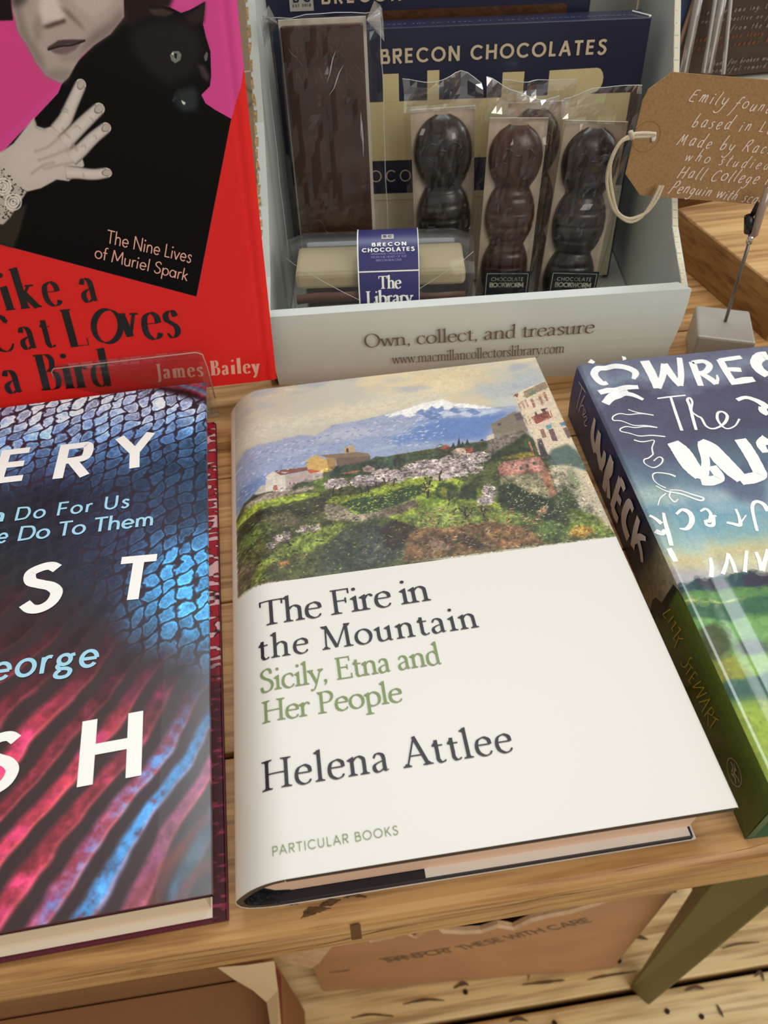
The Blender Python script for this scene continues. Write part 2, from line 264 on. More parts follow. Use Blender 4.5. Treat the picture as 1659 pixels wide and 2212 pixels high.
S_ = {  # geometric sans skeletons
'a': (.6, 'A .27 .31 .21 .28 0 360;L .49 .6 .49 0'), 'b': (.6, 'L .1 1.02 .1 0;A .32 .31 .21 .28 0 360'),
'c': (.52, 'A .3 .31 .22 .29 45 315'), 'd': (.6, 'A .27 .31 .21 .28 0 360;L .49 1.02 .49 0'),
'e': (.58, 'L .08 .31 .5 .31;A .29 .31 .21 .285 0 322'), 'f': (.34, 'S .34 .99 .26 1.0 .18 .93 .16 .8 .16 0;L .02 .58 .32 .58'),
'g': (.56, 'A .25 .4 .16 .18 0 360;S .13 .26 .08 .18 .14 .09 .34 .06 .44 -.04 .38 -.2 .22 -.24 .07 -.18 .07 -.06 .16 .03;L .36 .52 .52 .56'),
'h': (.56, 'L .1 1.02 .1 0;S .1 .36 .15 .53 .28 .6 .41 .53 .45 .36 .45 0'), 'i': (.24, 'L .11 .6 .11 0;D .11 .86 .065'),
'k': (.52, 'L .1 1.02 .1 0;L .12 .28 .42 .6;L .2 .36 .46 0'), 'l': (.22, 'L .11 1.02 .11 0'),
'm': (.84, 'L .1 .6 .1 0;S .1 .36 .14 .53 .25 .6 .36 .53 .4 .36 .4 0;S .4 .36 .44 .53 .55 .6 .66 .53 .7 .36 .7 0'),
'n': (.56, 'L .1 .6 .1 0;S .1 .36 .15 .53 .28 .6 .41 .53 .45 .36 .45 0'), 'o': (.58, 'A .29 .31 .23 .29 0 360'),
'p': (.6, 'L .1 .6 .1 -.34;A .32 .31 .21 .28 0 360'), 'r': (.36, 'L .1 .6 .1 0;S .1 .36 .15 .53 .24 .59 .33 .57'),
's': (.42, 'S .35 .5 .28 .59 .17 .59 .1 .48 .18 .36 .3 .26 .33 .12 .25 .02 .14 .01 .05 .1'),
't': (.34, 'L .16 .86 .16 0;L .03 .58 .3 .58'), 'u': (.56, 'S .1 .6 .1 .24 .14 .07 .27 0 .4 .07 .45 .24 .45 .6;L .45 .6 .45 0'),
'v': (.5, 'L .04 .6 .25 0;L .25 0 .46 .6'), 'w': (.74, 'L .04 .6 .2 0;L .2 0 .37 .6;L .37 .6 .54 0;L .54 0 .7 .6'), 'y': (.5, 'L .04 .6 .26 .03;L .47 .6 .16 -.34'),
'A': (.74, 'L .04 0 .37 1;L .37 1 .7 0;L .16 .34 .58 .34'), 'B': (.62, 'L .1 1 .1 0;L .1 .95 .3 .95;S .3 .95 .46 .9 .46 .62 .3 .54;L .1 .54 .32 .54;S .32 .54 .54 .48 .54 .12 .32 .05;L .1 .05 .32 .05'),
'C': (.8, 'A .45 .5 .38 .46 42 318'), 'D': (.76, 'L .1 1 .1 0;L .1 .95 .28 .95;S .28 .95 .55 .86 .66 .5 .55 .14 .28 .05;L .1 .05 .28 .05'),
'E': (.58, 'L .1 1 .1 0;L .1 .95 .52 .95;L .1 .52 .48 .52;L .1 .05 .52 .05'), 'F': (.54, 'L .1 1 .1 0;L .1 .95 .5 .95;L .1 .5 .46 .5'),
'H': (.74, 'L .1 1 .1 0;L .64 1 .64 0;L .1 .52 .64 .52'), 'I': (.2, 'L .1 1 .1 0'), 'K': (.64, 'L .1 1 .1 0;L .12 .4 .56 1;L .26 .58 .6 0'),
'L': (.5, 'L .1 1 .1 0;L .1 .05 .46 .05'), 'M': (.9, 'L .08 0 .14 1;L .14 1 .45 .2;L .45 .2 .76 1;L .76 1 .82 0'), 'N': (.78, 'L .1 0 .1 1;L .1 1 .66 0;L .66 0 .66 1'),
'O': (.92, 'A .46 .5 .39 .46 0 360'), 'P': (.58, 'L .1 1 .1 0;L .1 .95 .3 .95;S .3 .95 .5 .9 .5 .54 .3 .47;L .1 .47 .3 .47'),
'R': (.62, 'L .1 1 .1 0;L .1 .95 .3 .95;S .3 .95 .51 .9 .51 .56 .3 .49;L .1 .49 .3 .49;L .28 .49 .56 0'),
'S': (.58, 'S .5 .82 .4 .95 .26 .95 .12 .84 .13 .66 .27 .55 .42 .45 .5 .3 .44 .12 .3 .03 .16 .06 .06 .2'),
'T': (.6, 'L .3 1 .3 0;L .02 .95 .58 .95'), 'U': (.72, 'S .1 1 .1 .36 .16 .14 .35 .04 .54 .14 .6 .36 .6 1'), 'W': (.96, 'L .04 1 .26 0;L .26 0 .48 .96;L .48 .96 .7 0;L .7 0 .92 1'),
'Y': (.64, 'L .04 1 .32 .46;L .6 1 .32 .46;L .32 .5 .32 0'), 'Z': (.6, 'L .06 .95 .54 .95;L .54 .95 .06 .05;L .06 .05 .56 .05'),
'0': (.6, 'A .3 .5 .22 .46 0 360'), '1': (.36, 'L .2 1 .2 0;L .06 .86 .2 .98'), '2': (.56, 'S .08 .74 .16 .93 .3 .95 .44 .84 .42 .64 .08 .06;L .06 .05 .5 .05'),
'8': (.58, 'A .29 .72 .18 .22 0 360;A .29 .26 .22 .23 0 360'), '.': (.22, 'D .1 .06 .065'), ' ': (.3, ''),
}
HAND = dict(S_)
HAND.update({'y': (.5, 'S .06 .6 .08 .3 .2 .1 .36 .2 .44 .5 .46 .6;S .46 .6 .42 .2 .34 -.3 .16 -.62 -.1 -.62 -.2 -.5'), 'f': (.44, 'S .5 1.0 .4 1.12 .28 1.0 .2 .6 .12 .0 .0 -.5 -.12 -.7;L .02 .5 .42 .56'),
 'm': (.78, 'S .08 .0 .12 .3 .12 .6;S .12 .3 .24 .58 .32 .5 .34 .0;S .34 .3 .48 .58 .58 .5 .6 .1 .68 .0'), 'n': (.5, 'L .1 .6 .08 .0;S .08 .3 .22 .56 .34 .58 .38 .4 .38 .0'),
 'd': (.56, 'S .42 .5 .26 .6 .1 .42 .1 .12 .22 .0 .38 .14;S .5 1.2 .42 .5 .42 .1 .5 .0'), 'l': (.26, 'S .2 1.15 .1 .5 .1 .1 .2 .0'), 'h': (.54, 'L .16 1.2 .08 0;S .08 .3 .22 .54 .34 .56 .4 .4 .4 .0'),
 'u': (.54, 'S .1 .6 .08 .2 .18 .0 .32 .1 .44 .5;L .44 .6 .46 .0'), 'b': (.52, 'S .2 1.2 .1 .6 .08 .02;S .08 .1 .2 .0 .38 .1 .42 .36 .3 .5 .1 .36'), 'e': (.46, 'S .08 .26 .24 .32 .38 .42 .34 .58 .2 .6 .08 .42 .08 .14 .2 .0 .4 .1'),
 'c': (.42, 'S .38 .52 .26 .6 .12 .48 .08 .2 .18 .02 .38 .06'), 'r': (.36, 'L .1 .6 .08 0;S .08 .3 .18 .52 .34 .58'), 's': (.36, 'S .34 .56 .2 .6 .12 .46 .26 .3 .28 .1 .14 .0 .02 .06'),
 'g': (.5, 'S .4 .5 .24 .6 .1 .42 .12 .14 .26 .06 .4 .3;S .42 .6 .4 .1 .32 -.34 .12 -.5 -.06 -.4'), 't': (.32, 'S .2 1.0 .12 .4 .12 .06 .26 .0;L .0 .66 .34 .72'), 'a': (.5, 'S .4 .5 .24 .6 .08 .4 .08 .1 .2 .0 .36 .2;S .4 .6 .38 .2 .42 .0'),
 'E': (.6, 'S .52 1.0 .14 .92 .06 .5 .04 .06 .5 .0;L .1 .54 .46 .6'), 'P': (.56, 'L .16 1.0 .02 -.2;S .1 .9 .36 1.05 .5 .8 .36 .5 .1 .44'), 'R': (.66, 'L .16 1.0 .02 .0;S .1 .9 .4 1.08 .5 .8 .3 .54 .12 .5;L .26 .52 .62 .0'),
 'M': (.8, 'S .02 .0 .12 .5 .24 1.0;L .24 1.0 .34 .3;L .34 .3 .6 1.0;S .6 1.0 .6 .4 .68 .0'), 'H': (.74, 'L .14 1.0 .04 0;L .58 1.0 .5 0;L .08 .46 .56 .56'), 'C': (.66, 'S .64 .86 .5 1.0 .24 .86 .08 .46 .16 .08 .4 .0 .62 .14')})
STY = {  # skeleton set, thick and thin half width, nib angle, serif thickness, slant, x squeeze
 'serif': (G, .055, .02, 16, .032, 0, 1.0), 'serifbold': (G, .088, .03, 12, .04, 0, 1.0),
 'display': (G, .08, .009, 4, .013, 0, .7), 'displaybold': (G, .10, .02, 4, .03, 0, .72),
 'sans': (S_, .062, .062, 0, 0, 0, 1.0), 'sanslight': (S_, .042, .042, 0, 0, 0, 1.0), 'sansbold': (S_, .088, .085, 0, 0, 0, 1.0),
 'heavy': (S_, .105, .10, 0, 0, 0, 1.0), 'hand': (HAND, .056, .046, 20, 0, .22, .92), 'thinhand': (HAND, .03, .028, 20, 0, .0, 1.0)}
def ribbon(P, hw, close=False):
    P = np.array(P, float); n = len(P)
    T = np.zeros_like(P)
    for i in range(n):
        a, b = (P[(i-1) % n], P[(i+1) % n]) if close else (P[max(i-1, 0)], P[min(i+1, n-1)])
        T[i] = (b-a)/(np.linalg.norm(b-a)+1e-12)
    Nn = np.stack([-T[:, 1], T[:, 0]], 1); h = np.array([hw(k, i) for i, k in enumerate(Nn)])[:, None] if callable(hw) else np.asarray(hw).reshape(-1, 1)*np.ones((n, 1))
    A = P+Nn*h; B = P-Nn*h
    m = n if close else n-1
    return [[A[i], B[i], B[(i+1) % n], A[(i+1) % n]] for i in range(m)]
def glyph(ch, sty):
    GS, th, tn, ang, sf, slant, sq = STY[sty]; adv, code = GS.get(ch, (.4, '')); polys = []
    u = np.array([math.cos(math.radians(ang)), math.sin(math.radians(ang))]); w_ = np.array([-u[1], u[0]])
    def pen(a, b):
        return lambda n, i: math.sqrt((a*(n@u))**2+(b*(n@w_))**2)
    full, thin = pen(th, tn), pen(th*.42+tn*.25, tn)
    if GS is not G: thin = full
    for tok in code.split(';'):
        if not tok: continue
        k = tok[0]; v = [float(x) for x in tok[1:].split()]
        if GS is S_ and k in 'LS':
            v = [(1-tn if x == .95 else tn if x == .05 else x) if i % 2 else x for i, x in enumerate(v)]
            if k == 'L' and v[1] == v[3] and v[0] == .1: v[0] = .1-th
        if GS is S_ and k == 'A' and v[3] == .46: v[3] = .505-tn
        if k in 'Ll':
            q = np.array(v).reshape(-1, 2); q[:, 0] *= sq
            if len(q) == 2: q = np.array([q[0]+(q[1]-q[0])*i/5 for i in range(6)])
            polys += ribbon(q, full if k == 'L' else thin)
        elif k in 'Ss':
            q = np.array(v).reshape(-1, 2); q[:, 0] *= sq; q = cat_rom(q); pn = (full if k == 'S' else thin) if not sty.startswith('display') else pen(th*.74, tn)
            if GS is G:
                n_ = len(q); d0 = q[1]-q[0]; d1 = q[-1]-q[-2]; m0 = abs(d0[0]) > .45*abs(d0[1]); m1 = abs(d1[0]) > .45*abs(d1[1]); fl = .3 if sty.startswith('display') else .6
                def tapered(nv, i, pn=pn):
                    s_ = 1.0
                    if m0: s_ = min(s_, fl+(1-fl)*min(1, i/(n_*.22)))
                    if m1: s_ = min(s_, fl+(1-fl)*min(1, (n_-1-i)/(n_*.22)))
                    return pn(nv, i)*s_
                polys += ribbon(q, tapered)
            else: polys += ribbon(q, pn)
        elif k == 'A':
            cx, cy, rx, ry, a0, a1 = v; n = max(8, int(abs(a1-a0)/11)); cl = abs(a1-a0) >= 359.9
            t = np.radians(np.linspace(a0, a1, n+1)); q = np.stack([(cx+rx*np.cos(t))*sq, cy+ry*np.sin(t)], 1)
            polys += ribbon(q[:-1] if cl else q, full, cl)
        elif k == 'D':
            r = v[2] if GS is G else max(v[2], th*1.1); t = np.linspace(0, 2*math.pi, 13)[:-1]
            if sty.startswith('display'): r *= 1.1
            polys.append([np.array([v[0]*sq+r*math.cos(x), v[1]+r*math.sin(x)]) for x in t])
        elif sf and k in 'FG':
            x, y, w2 = v; x *= sq; w2 = w2*(.5+.5*sq)+th*.5; s = 1 if k == 'F' else -1; h = w2/2*(.8 if sty.startswith('display') else 1); br = .03 if sty.startswith('display') else .075
            pl = [(x-h, y), (x+h, y), (x+h, y+s*sf), (x+th+.02, y+s*(sf+.02)), (x+th*.9, y+s*(sf+br)), (x-th*.9, y+s*(sf+br)), (x-th-.02, y+s*(sf+.02)), (x-h, y+s*sf)]
            polys.append([np.array(p) for p in (pl if s > 0 else pl[::-1])])
        elif sf and k == 'K':
            x, y = v; x *= sq
            if sty.startswith('display'):
                polys.append([np.array(p) for p in [(x-.12*sq-th*.3, y-.02), (x-.12*sq-th*.3, y-.032), (x-th*.9, y-.045), (x-th*.9, y-.12), (x+th, y-.1), (x+th, y+.02), (x+th*.6, y+.02)]]); continue
            polys.append([np.array(p) for p in [(x-.13*sq-th*.3, y-.085), (x-.12*sq-th*.3, y-.105), (x, y-.16), (x+th, y-.1), (x+th, y+.02), (x+th*.6, y+.02)]])
        elif sf and k == 'V':
            x, y = v; x *= sq; polys.append([np.array(p) for p in [(x-sf*.8, y-.1), (x+sf*.8, y-.11), (x+sf*.8, y+.11), (x-sf*.8, y+.1)]])
    if slant: polys = [[np.array([p[0]+slant*p[1], p[1]]) for p in pl] for pl in polys]
    return adv*sq, polys
_gc = {}
def text_on(mb, fr, s, p0, p1, pt, sty, off=0.00012, local=False, jit=0.0, capscale=1.0):
    """lay a line of lettering on a face: baseline from p0 to p1, capital top at pt"""
    a, b, c = (np.array(p0, float), np.array(p1, float), np.array(pt, float)) if local else (fr.uv(p0), fr.uv(p1), fr.uv(pt))
    L = np.linalg.norm(b-a); ex = (b-a)/L; ey = np.array([-ex[1], ex[0]])
    if (c-a)@ey < 0: ey = -ey
    H = abs((c-a)@ey)*capscale
    gl = []
    for ch in s:
        if (ch, sty) not in _gc: _gc[(ch, sty)] = glyph(ch, sty)
        gl.append(_gc[(ch, sty)])
    nat = sum(g[0] for g in gl)*H; n = max(1, len(s)-1)
    ratio = L/nat; xs = 1.0; track = 0.0
    if 0.8 < ratio < 1.25: xs = ratio
    else:
        xs = min(max(ratio, .85), 1.15); track = (L-nat*xs)/n
    x = 0.0; R = random.Random(len(s)*7+3); dz = 0.0
    for g in gl:
        jy = R.uniform(-jit, jit)*H; js = 1+R.uniform(-jit, jit)
        for pl in g[1]:
            dz = (dz+1.3e-6) % 3.1e-5
            P = []
            for p in pl:
                q = a+ex*(x+p[0]*H*xs*js)+ey*(p[1]*H*js+jy); P.append(fr.at(q[0], q[1], off+dz))
            A = P[1]-P[0]; B = P[2]-P[0]
            f = tuple(range(len(P)))
            if np.cross(A, B)@fr.n < 0: f = f[::-1]
            mb.add(P, [f])
        x += g[0]*H*xs+track
    return mb
def brush_on(mb, fr, pts, off=0.00012, rag=0.0, px=True, n=5, wmm=None):
    """a hand-painted stroke: (x, y, width) points in photograph pixels, traced onto the face"""
    P = cat_rom(np.array(pts, float), n); R = random.Random(int(P[0][0]*13) % 999)
    q = np.array([fr.uv(p[:2]) for p in P]); q2 = np.array([fr.uv((p[0]+1, p[1])) for p in P]); s = np.linalg.norm(q2-q, axis=1)
    q3 = np.array([fr.uv((p[0], p[1]+1)) for p in P]); s = np.minimum(s, np.linalg.norm(q3-q, axis=1)*1.0); st_ = R.uniform(0, 2.5e-5)
    hw = P[:, 2]*.5*s*np.array([1+R.uniform(-rag, rag) for _ in P])
    for i, pl in enumerate(ribbon(q, hw)):
        Q = [fr.at(p[0], p[1], off+st_+(i % 12)*1.6e-6) for p in pl]; f = (0, 1, 2, 3)
        if np.cross(Q[1]-Q[0], Q[2]-Q[0])@fr.n < 0: f = f[::-1]
        mb.add(Q, [f])
    return mb
def poly_on(mb, fr, pts, off=0.00012, local=False):
    q = [np.array(p, float) for p in pts] if local else fr.uvs(pts); Q = [fr.at(p[0], p[1], off) for p in q]; ar = 0
    for i in range(len(q)): ar += q[i][0]*q[(i+1) % len(q)][1]-q[(i+1) % len(q)][0]*q[i][1]
    f = tuple(range(len(Q))); mb.add(Q, [f if ar > 0 else f[::-1]]); return mb

# ------------------------------------------------------------------ painting tools for printed pictures
def vnoise(h, w_, cell, seed, oy=1.0):
    r = np.random.RandomState(seed); gh, gw = int(h/(cell*oy))+3, int(w_/cell)+3; g = r.rand(gh, gw)
    y = np.arange(h)/(cell*oy); x = np.arange(w_)/cell; iy = y.astype(int); ix = x.astype(int); fy = y-iy; fx = x-ix
    fy = fy*fy*(3-2*fy); fx = fx*fx*(3-2*fx)
    a = g[np.ix_(iy, ix)]; b = g[np.ix_(iy, ix+1)]; c = g[np.ix_(iy+1, ix)]; d = g[np.ix_(iy+1, ix+1)]
    fy = fy[:, None]; fx = fx[None]; return (a*(1-fx)+b*fx)*(1-fy)+(c*(1-fx)+d*fx)*fy
def fbm(h, w_, cell, seed, octv=4, oy=1.0):
    o = 0; a = .5; t = 0
    for i in range(octv): o = o+a*vnoise(h, w_, max(cell/2**i, 1.2), seed+i, oy); t += a; a *= .55
    return o/t
def blur1(a, r):
    r = int(r)
    if r < 1: return a
    for _ in range(2):
        for ax in (0, 1):
            p = np.concatenate([np.repeat(np.take(a, [0], ax), r, ax), a, np.repeat(np.take(a, [-1], ax), r+1, ax)], ax); c = np.cumsum(p, ax, dtype=np.float64)
            n = a.shape[ax]; a = (c.take(np.arange(2*r, 2*r+n), ax)-c.take(np.arange(0, n), ax))/(2*r)
    return a
class Canvas:
    def __init__(s, fr, u0, v0, u1, v1, ppm, col=(255, 255, 255)):
        s.fr = fr; s.u0, s.v0, s.u1, s.v1, s.ppm = u0, v0, u1, v1, ppm; s.W = int((u1-u0)*ppm); s.H = int((v1-v0)*ppm)
        s.a = np.ones((s.H, s.W, 3), np.float32)*np.array(col, np.float32)/255
    def T(s, pts, local=False):
        q = np.atleast_2d(np.array(pts, float)) if local else s.fr.uvs(pts)
        return np.stack([(q[:, 0]-s.u0)*s.ppm, (s.v1-q[:, 1])*s.ppm], 1)
    def uvof(s, u, v): return ((u-s.u0)/(s.u1-s.u0), (v-s.v0)/(s.v1-s.v0))
    def mask(s, P, soft=0):
        m = int(soft*2+2); x0 = max(0, int(P[:, 0].min())-m); x1 = min(s.W, int(P[:, 0].max())+m+1); y0 = max(0, int(P[:, 1].min())-m); y1 = min(s.H, int(P[:, 1].max())+m+1)
        if x1 <= x0 or y1 <= y0: return None
        X, Y = np.meshgrid(np.arange(x0, x1)+.5, np.arange(y0, y1)+.5); ins = np.zeros(X.shape, bool); n = len(P)
        for i in range(n):
            xa, ya = P[i]; xb, yb = P[(i+1) % n]
            if ya == yb: continue
            c = (ya > Y) != (yb > Y); ins ^= c & (X < (xb-xa)*(Y-ya)/(yb-ya)+xa)
        k = ins.astype(np.float32)
        k = blur1(k, max(1, soft)) if (soft >= 1) else k
        return (slice(y0, y1), slice(x0, x1)), k[..., None]
    def poly(s, pts, col, soft=0, alpha=1.0, tex=0.0, local=False, raw=False):
        P = np.array(pts, float) if raw else s.T(pts, local); r = s.mask(P, soft)
        if r is None: return s
        sl, k = r; c = np.array(col, np.float32)/255
        if tex: c = c*(1+tex*(fbm(k.shape[0], k.shape[1], 9, int(P[0, 0]) % 777, 4)-.5)[..., None])
        s.a[sl] = s.a[sl]*(1-k*alpha)+c*k*alpha; return s
    def line(s, pts, wpx, col, soft=0, alpha=1.0):      # width in canvas pixels
        P = cat_rom(s.T(pts), 6) if len(pts) > 2 else s.T(pts); hw = np.ones(len(P))*wpx/2; Rb = ribbon(P, hw)
        o = [r[0] for r in Rb]+[Rb[-1][3], Rb[-1][2]]+[r[1] for r in Rb[::-1]]
        return s.poly(o, col, soft, alpha, raw=True)
    def dabs(s, n, ln, wd, ang, jit, cj, seed, region=None, alpha=.85, aj=25, src=None):
        """short brush marks picking up the colour already under them"""
        R = np.random.RandomState(seed); src = s.a.copy() if src is None else src
        if region is not None: P = s.T(region); x0, y0 = P.min(0); x1, y1 = P.max(0)
        else: x0, y0, x1, y1 = 0, 0, s.W, s.H
        x0 = max(0, x0); y0 = max(0, y0); x1 = min(s.W-1, x1); y1 = min(s.H-1, y1)
        for i in range(n):
            x, y = R.uniform(x0, x1), R.uniform(y0, y1); sx = int(np.clip(x+R.normal()*jit, 0, s.W-1)); sy = int(np.clip(y+R.normal()*jit, 0, s.H-1))
            c = src[sy, sx]*(1+R.normal()*cj)+R.normal(0, 1, 3)*cj*.18; t = math.radians((ang(x, y) if callable(ang) else ang)+R.normal()*aj); l = ln*R.uniform(.5, 1.4); w2 = wd*R.uniform(.5, 1.4)
            m = int(l)+2; xa, xb, ya, yb = max(0, int(x)-m), min(s.W, int(x)+m+1), max(0, int(y)-m), min(s.H, int(y)+m+1)
            if xb-xa < 2 or yb-ya < 2: continue
            X = np.arange(xa, xb)[None]-x; Y = np.arange(ya, yb)[:, None]-y; U = (X*math.cos(t)-Y*math.sin(t))/l; V = (X*math.sin(t)+Y*math.cos(t))/w2
            k = (np.clip((1-(U*U+V*V))*2.5, 0, 1)*alpha)[..., None]
            s.a[ya:yb, xa:xb] = s.a[ya:yb, xa:xb]*(1-k)+c*k
        return s

# ================================================================== SETTING
M_pine = wood('pine_board', (218, 174, 118), (196, 148, 92), (132, 88, 48), across=70, knots=.75, rough=.42)
M_floor = wood('worn_floorboard', (255, 236, 184), (244, 216, 156), (176, 138, 86), across=26, knots=.8, rough=.6)
FZ = -0.75
fl = MB(); fl.box(-1.6, 2.0, -1.0, 1.9, FZ-.06, FZ-.03)
floor = struct(part('floor', fl, mat('underfloor', (25, 18, 12), .9)))
R = random.Random(3)
ys = [-.62, -.45, -.275, -.10, .069, .245, .43, .62, .80, .99, 1.18, 1.37, 1.56]
for i in range(len(ys)-1):
    b = MB(); b.box(-1.6, 2.0, ys[i]+.0035, ys[i+1]-.0035, FZ-.03, FZ+R.uniform(-.0015, 0))
    o = part('floorboard', b, M_floor, floor, bevel=.002)
wl = MB(); wl.box(-1.6, 2.0, 1.6, 1.66, FZ, 1.7)
struct(part('wall_back', wl, mat('plaster', (150, 132, 114), .85, var=.06, vscale=6)))
sk = MB(); sk.box(-1.6, 2.0, 1.58, 1.6, FZ, FZ+.14)
struct(part('baseboard_back', sk, mat('skirting', (205, 200, 188), .5), bevel=.004))
# nail heads in the boards
nl = MB()
for (x, y) in [(.21, .052), (.30, .10), (.335, .045), (.40, .10), (.415, .16), (.25, .20), (.31, .22), (.12, .095), (.46, .04), (.37, .035)]:
    nl.tube([(x, y, FZ-.004), (x, y, FZ+.0008)], .0028, 8)
part('nail_heads', nl, mat('nail_iron', (52, 40, 30), .6, .4), floor)['kind'] = 'stuff'

# dark scuffs and splits worn into the boards
sf = MB(); Fz = Frame((0, 0, FZ), (1, 0, 0), (0, 1, 0))
for s in [(1268, 2118, 1, 1300, 2110, 5, 1375, 2098, 2), (1215, 2078, 3, 1230, 2074, 9, 1245, 2072, 3), (1305, 2048, 3, 1322, 2043, 8, 1345, 2038, 2), (1365, 1982, 2, 1385, 1976, 9, 1405, 1968, 3), (1355, 2026, 2, 1378, 2024, 10, 1400, 2030, 2), (1128, 2128, 2, 1180, 2122, 6, 1220, 2118, 2), (1135, 2070, 2, 1143, 2100, 4, 1140, 2120, 1), (980, 2135, 2, 1000, 2125, 10, 1012, 2128, 3), (870, 2170, 2, 920, 2160, 5, 960, 2162, 2), (1480, 2140, 3, 1500, 2132, 8, 1520, 2136, 3), (1548, 2170, 2, 1556, 2186, 8, 1562, 2198, 2), (1630, 2110, 3, 1642, 2100, 7, 1650, 2120, 3), (1100, 2208, 3, 1118, 2200, 9, 1140, 2206, 3), (1590, 1990, 2, 1600, 1996, 5, 1610, 1990, 2), (1560, 2050, 2, 1590, 2040, 4, 1640, 2036, 2), (760, 2200, 2, 800, 2192, 5, 850, 2196, 2)]:
    brush_on(sf, Fz, [(s[i], s[i+1], s[i+2]) for i in range(0, 9, 3)], .0012, .25)
part('scuff_marks', sf, mat('scuffed_wood', (104, 82, 54), .8), floor)['kind'] = 'stuff'

# ------------------------------------------------------------------ table
table = thing('table', 'pine table with green tapered legs that carries all the books', 'table', (0.1, 0.3, FZ))
TY = [-.0078, .052, .118, .19, .262, .335, .41, .49, .575, .665]
for i in range(len(TY)-1):
    a, b_ = TY[i]+(.0004 if i else 0), TY[i+1]-.0004
    m = MB(); m.box(-.75, .95, a, b_, -.027, 0)
    part('board', m, M_pine, table, bevel=.0032 if i == 0 else .0006)
# dark knot and cracks on the front board: shallow gouges set into the surface
kn = MB()
Fk = Frame((0, 0, 0), (1, 0, 0), (0, 1, 0))
for s in [(650, 1984, 2, 672, 1968, 12, 700, 1956, 3), (664, 1980, 3, 690, 1966, 9, 716, 1962, 2), (690, 1956, 3, 712, 1950, 13, 736, 1944, 3), (655, 1972, 2, 668, 1964, 8, 684, 1960, 2), (742, 1940, 2, 765, 1934, 9, 792, 1938, 2), (752, 1930, 1, 770, 1928, 5, 784, 1930, 1), (618, 1956, 1, 632, 1952, 6, 645, 1954, 1)]:
    brush_on(kn, Fk, [(s[i], s[i+1], s[i+2]) for i in range(0, 9, 3)], .00012, .5)
part('knot', kn, mat('knot_wood', (96, 66, 36), .7, var=.6, vscale=900, stretch=(.4, 1, 1)), table)['kind'] = 'stuff'
cr_ = MB(); Ff = Frame((0, TY[0], 0), (1, 0, 0), (0, 0, 1))
for pts in [[(668, 2010, 1), (700, 2004, 3), (745, 1996, 1)], [(640, 2052, 1), (740, 2030, 3), (830, 2008, 3), (900, 1996, 1)], [(1085, 1958, 1), (1180, 1938, 3), (1260, 1926, 2), (1330, 1914, 1)], [(1325, 1882, 1), (1380, 1870, 4), (1440, 1858, 1)], [(1560, 1842, 1), (1620, 1830, 4), (1658, 1818, 1)], [(300, 2086, 1), (420, 2068, 3), (560, 2046, 1)], [(120, 2120, 1), (240, 2098, 2), (330, 2080, 1)], [(1060, 1995-14, 1), (1120, 1968, 2), (1200, 1950, 1)]]:
    brush_on(cr_, Ff, pts, .0002, .3)
poly_on(cr_, Ff, [(756, 1998), (778, 1994), (782, 2026), (760, 2030)], .0002)
part('cracks', cr_, mat('crack', (112, 74, 40), .8), table)['kind'] = 'stuff'
Mg = mat('green_paint', (104, 100, 50), .45, var=.05, vscale=12)
for (ox, oy) in [(0, 0), (-.90, 0), (0, .50), (-.90, .50)]:
    m = MB(); V = [(x+ox, y+oy, FZ) for x, y in ((.302, .073), (.317, .053), (.337, .068), (.322, .088))]+[(x+ox, y+oy, -.055) for x, y in ((.2655, .0695), (.305, .043), (.3315, .0825), (.292, .109))]; m.add(V, [(3, 2, 1, 0), (4, 5, 6, 7)]+[(i, (i+1) % 4, 4+(i+1) % 4, 4+i) for i in range(4)])
    part('leg', m, Mg, table, bevel=.002)
m = MB(); m.box(-.58, .80, .12, .60, -.055, -.0275); part('apron', m, mat('apron_wood', (150, 110, 66), .6), table)

# ================================================================== WHITE BOOK
WW, WH, WT = .1472, .222, .0247
book = thing('hardback_book', 'white hardback in centre with a painted mountain village above its title', 'book', (0, 0, 0))
def zw(u):                                        # the jacket falls away towards the spine
    z = WT-.0006*max(0, 1-u/.06)**2
    u += .0020
    if u < .017: z -= .0098*(1-u/.017)**2.6
    return z
Fw = Frame((0, 0, WT), (1, 0, 0), (0, 1, 0)); Fw.bend = lambda u: zw(max(u, -.0019))-WT
prof = [(WW, WT-.0012), (WW-.0004, WT)]+[(u, zw(u)) for u in np.linspace(WW-.002, .02, 14)]+[(u, zw(u)) for u in (.018, .0165, .015, .0135, .012, .0107, .0095, .0082, .007, .006, .005, .004, .003, .0022, .0015, .0009, .0003, -.0003, -.0009, -.0014, -.0017)]
prof += [(-.0024, .0137), (-.0031, .0125), (-.0036, .0114), (-.0038, .0103), (-.0038, .008), (-.0030, .0052), (-.001, .003), (.003, .0014), (.008, .0006), (.02, .0003), (WW-.0075, .0003), (WW-.0068, .0012)]
prof = np.array(prof)
def sheet(prof, y0, y1, th, uvf, n=2):
    m = MB(); T = np.gradient(prof, axis=0); T /= np.linalg.norm(T, axis=1)[:, None]; Nn = np.stack([T[:, 1], -T[:, 0]], 1); inn = prof-Nn*th
    k = len(prof); V = []; U = []
    for y in (y0, y1):
        for q in (prof, inn):
            V += [(p[0], y, p[1]) for p in q]; U += [uvf(p[0], y) for p in prof]
    F = []; n0 = len(V)
    for y in (y0, y1): V += [(p[0], y, p[1]) for p in prof]; U += [uvf(p[0], y) for p in prof]
    for i in range(k-1):
        F += [(n0+i, n0+k+i, n0+k+i+1, n0+i+1), (k+i, k+i+1, 3*k+i+1, 3*k+i), (i, i+1, k+i+1, k+i), (2*k+i, 3*k+i, 3*k+i+1, 2*k+i+1)]
    F += [(0, k, 3*k, 2*k), (k-1, 3*k-1, 4*k-1, 2*k-1)]
    return m.add(V, F, U)
